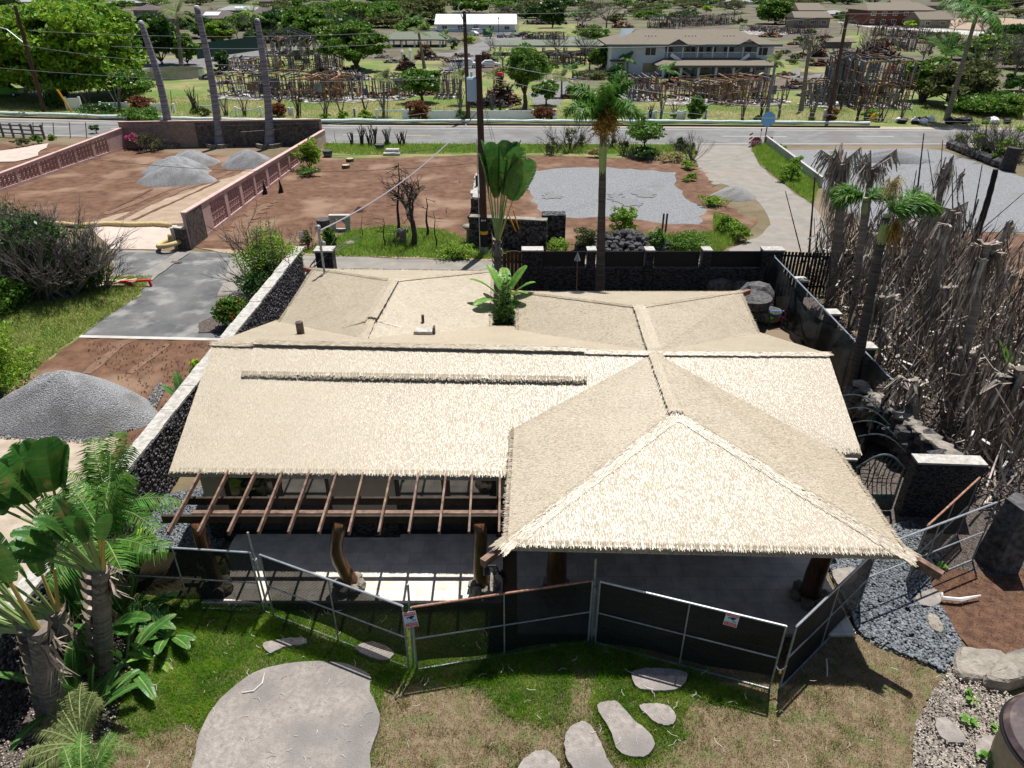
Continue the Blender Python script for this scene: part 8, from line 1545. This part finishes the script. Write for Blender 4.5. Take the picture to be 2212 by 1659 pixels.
T('D7',2160,900,740,260,'leaf_dark',2000,'dark rounded bush at the right picture edge', 'bush', 330, ls=.3)
for i, (c_, x, y, yt, w_, l) in enumerate((('D5',2000,330,20,620,'large leafless grey tree beyond the grass plot'),('D6',120,300,0,420,'large bare grey tree left of the apartment roof'),('D6',900,310,110,360,'bare grey tree behind the apartment roof'),('D6',1400,120,0,420,'far bare tree above the apartment roof at the right'),('D7',1750,880,430,420,'thin grey leafless trees in the scrub at the right'),('D7',2100,800,300,320,'grey leafless tree at the far right edge'),('D4',1000,420,100,420,'bare brown canopy tree among the green ones behind the gable truss'),('D4',1500,330,90,260,'bare twiggy tree right of the gable truss'),('D4',2010,300,180,260,'bare twiggy crown beside the big rounded tree'),('D7',120,560,280,330,'dark burnt tree with a dense twiggy crown beside the apartment building'),('D7',400,1080,780,420,'burnt tree with tangled black twigs beside the leaning pole'),('D4',970,1230,820,420,'burnt tree with tangled grey twigs right of the rightmost bare trunk'),('D6',1140,1100,880,420,'burnt tree with a tangled crown in front of the tan-framed ruin'),('D5',650,900,600,230,'grey burnt hedge left of the pole across the road'),('D5',2080,760,480,260,'bare twiggy tree left of the apartment corner'),('D5',1240,340,250,120,'pruned bare tree in front of the metal-roofed building'),('D5',1010,550,400,130,'pruned candelabra tree at the parking lane bend'),('D6',1500,160,0,300,'far grey thicket at the top right of centre'),('D7',700,0,-60,0,'x'))):
    if w_ == 0: continue
    u, v = q(c_, x, y); b = G(u, v); H = hz(b, q(c_,0,yt)[1]); s = kp(b); R = w_*OFF[c_][2]/2*s; rr = random.Random(400+i); o = thing('burnt_tree', l, 'burnt tree', tuple(b)); mb = MB(); t = b+Vector((0,0,H*.3)); mb.tube([b, t], [H*.035, H*.025], 7); obj('trunk', mb, M['darktwig' if i > 8 else 'greytwig'], o); mb = MB()
    for k in range(9):
        a = rr.uniform(0, 6.28); e = Vector((math.cos(a)*R*.45, math.sin(a)*R*.3, H*rr.uniform(.15,.35))); branches(mb, t, e.normalized(), e.length, H*.014, 4, rr, (2,3), .75, .72, .12, cnt=[90])
    obj('branch', mb, M['darktwig' if i > 8 else 'greytwig'], o)
MASS = [(455,82,40,95,'leaf_dark'),(520,66,34,90,'leaf_mid'),(600,60,40,90,'leaf_dark'),(650,72,44,100,'leaf_mid'),(700,60,42,100,'leaf_mid'),(742,78,46,90,'leaf_dark'),(790,50,34,100,'leaf_mid'),(840,60,34,90,'leaf_olive'),(895,78,40,80,'leaf_mid'),(565,92,30,70,'leaf_dark'),(420,62,34,70,'leaf_dark'),(860,34,30,90,'leaf'),(700,36,30,120,'leaf_mid'),(1160,40,30,80,'leaf_dark'),(1285,110,26,80,'leaf_mid'),(1390,36,26,70,'leaf_olive'),(2150,112,40,110,'leaf_mid'),(2205,150,46,120,'leaf_olive'),(2090,130,36,90,'leaf_mid'),(2180,82,30,90,'leaf_dark'),(2040,96,26,70,'leaf_olive')]
for i, (u, v, h, w_, lf) in enumerate(MASS):
    tree('background_tree', 'dense '+{'leaf_dark':'dark green','leaf_mid':'green','leaf_olive':'dull olive','leaf':'light green'}[lf]+' tree in the belt of trees beyond the burnt houses', u, v, v-h, w_, lf, 3600, kp(G(u,v))*4, cs=.03, shell=.4, nc=90, group='belt of trees beyond the burnt houses', seed=1300+i)
# hedges / round bushes across the road
for i, (c_, x, y, yt, w_, lf, n, l) in enumerate((('D5',235,1290,1085,270,'leaf_red',3200,'dark red-brown round bush beneath the plumeria at the white fence'),('D5',1590,1305,1150,240,'leaf_red',2600,'dark hedge block at the right end of the long white fence'),('D3',1520,1200,1040,260,'leaf_red',2200,'dark brown bush right of the white fence stub'),('D4',930,1260,1120,220,'leaf_red',1800,'brown hedge at the foot of the burnt tree by the road'),('D3',1540,1310,1170,380,'leaf',2600,'green leafy bush with white flowers at the kerb left of the block wall'),('D4',145,1265,1150,150,'leaf_olive',700,'small cycad-like bush beside the second bare trunk'),('D4',1640,1290,1200,110,'weed',700,'left yellow-green cycad on the kerb grass'),('D4',1870,1290,1190,150,'weed',900,'right yellow-green cycad on the kerb grass'),('D5',700,1300,1190,160,'leaf_mid',700,'dark green shrub at the pole across the road'),('D5',1000,1290,1200,70,'leaf',350,'green shrub against the long white fence'),('D5',780,470,390,130,'leaf_lime',900,'bright lime shrub by the parking lane'),('D5',620,530,440,110,'leaf_dark',700,'dark cycad by the carport'),('D6',1740,1310,1240,110,'leaf_dark',500,'dark bush at the base of the leaning pale trunk'),('D7',300,1200,1060,140,'leaf_red',900,'dark burnt bush at the leaning pole foot'),('D7',1620,1120,1040,260,'leaf_mid',1200,'green shrubs at the coconut palm foot'),('D7',700,1190,1080,160,'weed',700,'green weeds among the burnt stems at the right'),('D7',880,230,150,500,'leaf_mid',2000,'hedge of green shrubs before the large red-brown building'),('D7',400,200,120,150,'leaf_mid',900,'green bush between the red-brown buildings'),('D7',1100,270,200,160,'leaf_lime',700,'bright round bush before the tan wing'),('D6',1200,130,60,120,'leaf_lime',500,'far lime-green bush above the apartment roof'),('D5',1450,185,130,170,'leaf_lime',600,'far lime-green bush behind the grass plot'),('D3',1050,1240,1120,420,'leaf_dark',1600,'dark undergrowth along the kerb at the far left'),('D3',600,1180,980,260,'leaf_dark',1800,'dark shade bush beneath the blossoming plumeria'),('D5',2100,850,760,420,'leaf_olive',1500,'palm-like shrubs left of the apartment carport'),('D6',220,850,720,260,'leaf_dark',1400,'dark shrub at the apartment door'),('D7',1230,400,340,140,'leaf',500,'green shrub right of the distant stud frame'),('D7',1820,400,310,120,'leaf_mid',500,'small dark tree by the far right road'),('D7',1950,440,380,160,'leaf_olive',500,'round olive shrub by the far right road'),('D7',2140,420,340,140,'leaf_mid',500,'green shrub by the far right road at the picture edge'))):
    u, v = q(c_, x, y); shrub('round_bush', l, u, v, q(c_,0,yt)[1], w_*OFF[c_][2], lf, n, None, seed=600+i, shell=.6)
# burnt stalk clusters along the road edge
k = 0
for c_, x, y, yt, w_ in (('D4',60,1230,1000,150),('D4',370,1250,1030,190),('D4',570,1260,1040,110),('D4',1150,1265,960,160),('D4',1440,1275,1020,160),('D4',1610,1270,1040,130),('D4',1880,1280,1020,150),('D4',2090,1290,1000,190),('D3',1290,1215,880,260),('D3',980,1210,900,160),('D5',690,1290,900,130),('D5',1030,1280,930,160),('D5',1120,1290,1040,60),('D5',1330,1290,1130,60),('D6',700,1305,980,140),('D6',590,1290,1120,60),('D6',860,1280,1090,120),('D6',1590,1310,1010,150),('D6',1780,1290,1000,150),('D6',1980,1280,1040,110),('D7',110,1190,960,90),('D7',560,1190,920,160),('D7',790,1200,900,220),('D7',990,1190,960,140),('D3',2100,1220,900,120),('D7',640,1190,1030,80)):
    u, v = q(c_, x, y); stalks('burnt_shrub', 'cluster of thin bare burnt stems on the grass across the road', u, v, q(c_,0,yt)[1], w_*OFF[c_][2], 7, 'greytwig' if k % 3 else 'darktwig', 700+k, 'burnt stem clusters across the road', .05, tuft='weed' if k % 4 == 0 else None); k += 1
# scrub at the right with grey stems
for i, (x, y, yt, w_, l) in enumerate(((1200,1010,800,260,'tangle of grey bare stems right of the large frame'),(1480,1000,700,300,'tangle of grey bare stems behind the coconut trunk'),(1780,950,640,300,'tangle of grey stems in the right scrub'),(1950,420,300,160,'row of thin dark stems by the far right road'),(1300,400,320,160,'row of thin grey stems right of the distant stud frame'),(2050,1120,880,280,'grey stems rising from the broad bush at the right'))):
    stalks('bare_shrub', l, *q('D7',x,y), q('D7',0,yt)[1], w_*.21875, 26, 'greytwig', 750+i, r=.05, curve=.1)
for i, (x, y, yt, w_, l) in enumerate(((2000,240,60,240,'leafless thicket at the corner of the right gravel lot'),(2130,260,70,180,'leafless thicket with blossoms at the right picture edge above the charred stumps'),(1860,190,110,90,'low scrub at the road end of the right gravel lot'))):
    shrub('dead_thicket', l, *q('B2',x,y), q('B2',0,yt)[1], w_*.40625, 'weed', 500, .12, seed=760+i, twigs=36)
for i, (x, y, yt, r_, l) in enumerate(((2000,240,155,.38,'left charred dark trunk stump at the right gravel lot'),(2120,310,190,.5,'right thick charred trunk stump at the right gravel lot'))):
    b = G(*q('B2',x,y)); h = hz(b, q('B2',0,yt)[1]); mb = MB(); mb.tube([b, b+Vector((0,0,h*.5)), b+Vector((.05,0,h))], [r_*1.1,r_,r_*1.02], 9); tag(obj('charred_stump', mb, M['char'], loc=tuple(b)), l, 'stump')
a, b = G(*q('B2',1810,190)), G(*q('B2',2090,300)); mb = MB(); rr = random.Random(1)
for k in range(40): p = a.lerp(b, k/39); mb.ico(p+Vector((0,rr.uniform(-.2,.2),.3)), (.4,.35,.4), k, 1, .2)
tag(obj('rock_wall', mb, M['rock'], loc=tuple(a)), 'low dark rock wall bounding the right gravel lot', 'wall')
pile('low spread gravel ridge at the top of the right gravel lot', *q('B2',1500,260), 180, q('B2',0,205)[1], 'gravel', 12, .4)
shrub('young_tree', 'blue-green leafy sapling between the two charred stumps', *q('B2',2065,280), q('B2',0,185)[1], 80*.40625, 'leaf_mid', 600, .13, seed=770)
# more scorched scrub and debris among the far lots
BOX = [(940,28,1125,110),(1060,80,1320,125),(1300,60,1690,170),(845,60,975,108),(1715,5,2060,62),(1000,100,1070,160),(640,90,700,150),(1860,50,2212,66),(960,70,1320,92)]
rr = random.Random(515); k = 0
while k < 175:
    u = rr.uniform(250, 2230); v = 30+120*rr.random()**.8 if u > 1000 else 28+70*rr.random()
    if any(x0 < u < x1 and y0 < v < y1 for x0, y0, x1, y1 in BOX): continue
    b = G(u, v); s = kp(b); k += 1; h = rr.uniform(.25, .5)
    if k % 5 < 2:
        o = thing('burnt_tree', 'small leafless burnt tree among the far burnt lots', 'burnt tree', tuple(b), 'small burnt trees in the far lots'); mb = MB(); H = rr.uniform(3, 6); t = b+Vector((0,0,H*.35)); mb.tube([b, t], [.12, .09], 5); obj('trunk', mb, M['darktwig'], o); mb = MB()
        for j in range(7): a = rr.uniform(0, 6.28); e = Vector((math.cos(a)*.8, math.sin(a)*.6, rr.uniform(.4,1))).normalized(); branches(mb, t, e, H*.3, .06, 3, rr, (2,3), .7, .75, .1, cnt=[40])
        obj('branch', mb, M['greytwig' if k % 2 else 'darktwig'], o)
    elif k % 5 < 4: shrub('far_shrub', 'low dark scrubby shrub among the far burnt lots', u, v, v-rr.uniform(6,13), rr.uniform(18,40), rr.choice(('leaf_dark','leaf_olive','leaf_mid','leaf_olive')), 420, s*2.4, seed=1000+k, group='scrub shrubs in the far lots', stems=3)
    else: heap('low heap of charred debris among the far burnt lots', u, v, rr.uniform(20,45), v-rr.uniform(4,7), rr.choice(('rustmetal','burntbrown','char','ash')), 70, 1200+k, group='low debris heaps in the far lots')
rr = random.Random(616)
for k in range(58):
    u = rr.uniform(440, 1010) if k % 2 else rr.uniform(1370, 2010); v = rr.uniform(112, 208) if u < 1700 or u > 1780 else rr.uniform(180, 208)
    if k % 2 == 0 and v < 168: v += 45
    if k % 2 and 300 < u < 700 and v < 140: v += 50
    heap('low rubble heap of charred boards around the burnt frames', u, v, rr.uniform(25,60), v-rr.uniform(4,8), rr.choice(('burntbrown','char','burntwood','rustmetal','ash')), 60, 1400+k, group='rubble heaps around the burnt frames')
# palms far
def FP(label, c_, xb, yb, xt, yt, r, nf, L, leaf='frond', bark='palmtrunk', name='coconut_palm', ll=.5, **kw):
    b = G(*q(c_,xb,yb)); t = at(*q(c_,xt,yt), b.y); return palm(name, label, b, t, r, r*.7, nf, L, leaf, bark, ll=ll, nl=kw.pop('nl',18), w=kw.pop('w',.09), **kw)
FP('tall coconut palm with a drooping crown at the upper right', 'D7',1445,1185,1760,90, .24, 24, 3.7, seed=801, droop=1.7, ll=.95, w=.16, els=(-.3,1.3), rr_=.04)
FP('coconut palm between the first two bare trunks', 'D3',1960,720,1905,150, .3, 16, 3.4, 'frond_olive', seed=802, droop=1.4, ll=.7, els=(0,1.3), rr_=.05)
FP('coconut palm behind the rightmost bare trunk with thin crown', 'D4',640,500,650,150, .25, 11, 3.8, 'weed', seed=803, droop=1.2, els=(0,1.3), rr_=.05)
FP('short coconut palm with upright fronds in the right scrub', 'D7',1440,800,1440,560, .25, 15, 3.8, 'frond', seed=804, droop=1.2, ll=.8, els=(.4,1.4), rr_=.05)
FP('topless palm trunk with a sparse tuft left of the parking lane', 'D5',300,740,235,350, .25, 10, 2.0, 'frond_olive', seed=805, droop=1.4)
FP('burnt palm trunk leaning right at the edge of the slumped black frame', 'D7',8,1095,105,390, .22, 0, 1, seed=806, name='dead_palm')
FP('pale tall trunk leaning right with a small olive tuft, in front of the apartment carport', 'D6',1850,1250,1950,660, .17, 22, 1.1, 'frond_olive', 'paletrunk', name='dracaena_tree', seed=807, droop=1.6, ll=.5, nl=8, els=(-.1,1.4))
for i, (c_, xb, yb, yt, nf, L, l) in enumerate((('D5',690,1130,830,16,1.5,'palm beside the pole across the road'),('D5',1050,1100,830,14,1.5,'olive palm behind the near utility pole'),('D5',1780,1050,840,14,1.5,'olive palm left of the foxtail crown'),('D6',350,820,640,18,1.5,'bushy green palm at the apartment front'),('D6',345,600,450,14,1.6,'slim palm reaching the apartment upper windows'),('D6',800,900,760,16,1.7,'palm in front of the tan carport'),('D3',1060,1000,760,16,1.9,'olive palm in the dark hedge at the far left'),('D3',1150,980,740,12,1.7,'second olive palm in the dark hedge at the far left'),('D5',530,500,380,14,1.9,'areca palm right of the green-roofed carport'),('D5',250,330,200,14,2.3,'areca palms left of the metal-roofed building'),('D5',450,320,230,12,2.2,'areca palm by the left end of the metal-roofed building'),('D5',40,480,370,10,1.8,'small palm before the green-roofed carport'),('D5',1010,420,340,10,1.6,'small palm beside the dumpster'),('D4',2070,1250,850,14,1.3,'burnt olive palm beside the white-flowered round tree'),('D7',1300,900,680,12,2.2,'palm in the scrub right of the large frame'),('D5',130,300,190,12,2.4,'areca palm at the foot of the olive tree'),('D5',1090,700,620,8,1.6,'young bright palm at the rusty roof debris'),('D5',1900,850,760,12,1.6,'grey-green palm right of the collapsed shed'))):
    FP(l, c_, xb, yb, xb, yt, .13, nf, L, 'frond_olive' if i in (0,1,2,6,7,13) else 'frond', name='small_palm', seed=820+i, droop=1.5, els=(0,1.3), ll=.5, nl=14)
# far background trees and roofs (top strip)
rr = random.Random(90)
FARL = ['dark','bare','green','bright','olive']; SPOT = [(20,16),(120,22),(200,10),(300,8),(430,12),(520,8),(600,20),(680,12),(760,22),(840,14),(900,10),(960,12),(1040,16),(1100,20),(1150,26),(1210,18),(1280,24),(1350,18),(1420,26),(1480,18),(1520,10),(1580,20),(1650,16),(1690,30),(1760,8),(1830,10),(2040,20),(2090,30),(2150,24),(2200,38),(2180,8),(2060,6),(1400,42),(1250,44),(1330,50),(1480,45),(740,40),(640,36)]
SPOT += [(rr.uniform(-20,2230), rr.uniform(1,17)) for _ in range(46)]
for i, (u, v) in enumerate(SPOT):
    b = G(u, v); s = kp(b); lf = ('leaf_dark','leaf_olive','leaf_mid','leaf','leaf_olive')[i % 5]; tree('far_tree', ('dark','grey','mid-green','fresh green','olive')[i % 5]+' distant tree along the top of the picture', u, v, v-rr.uniform(16,28), rr.uniform(55,95), lf, 1300, s*2.6, s*2, cs=.04, shell=.4, group='distant trees along the top edge', seed=900+i, nc=26)
for i, (u, v, w_) in enumerate(((1050,8,60),(1290,12,70),(1440,14,60),(1360,30,50),(1590,30,60),(1200,14,50),(2110,48,80),(1700,22,40),(880,30,50))):
    b = G(u, v); s = kp(b); heap(('far grey-white rubble patch at the top, '+('left of centre','above the bare grey tree','above the apartment roof','left of the apartment roof','above the round green tree','right of the top centre','by the far right road','beside the red-brown building','behind the olive tree')[i]), u, v, w_, v-5, 'ash' if i % 2 else 'rustmetal', 60, 950+i)
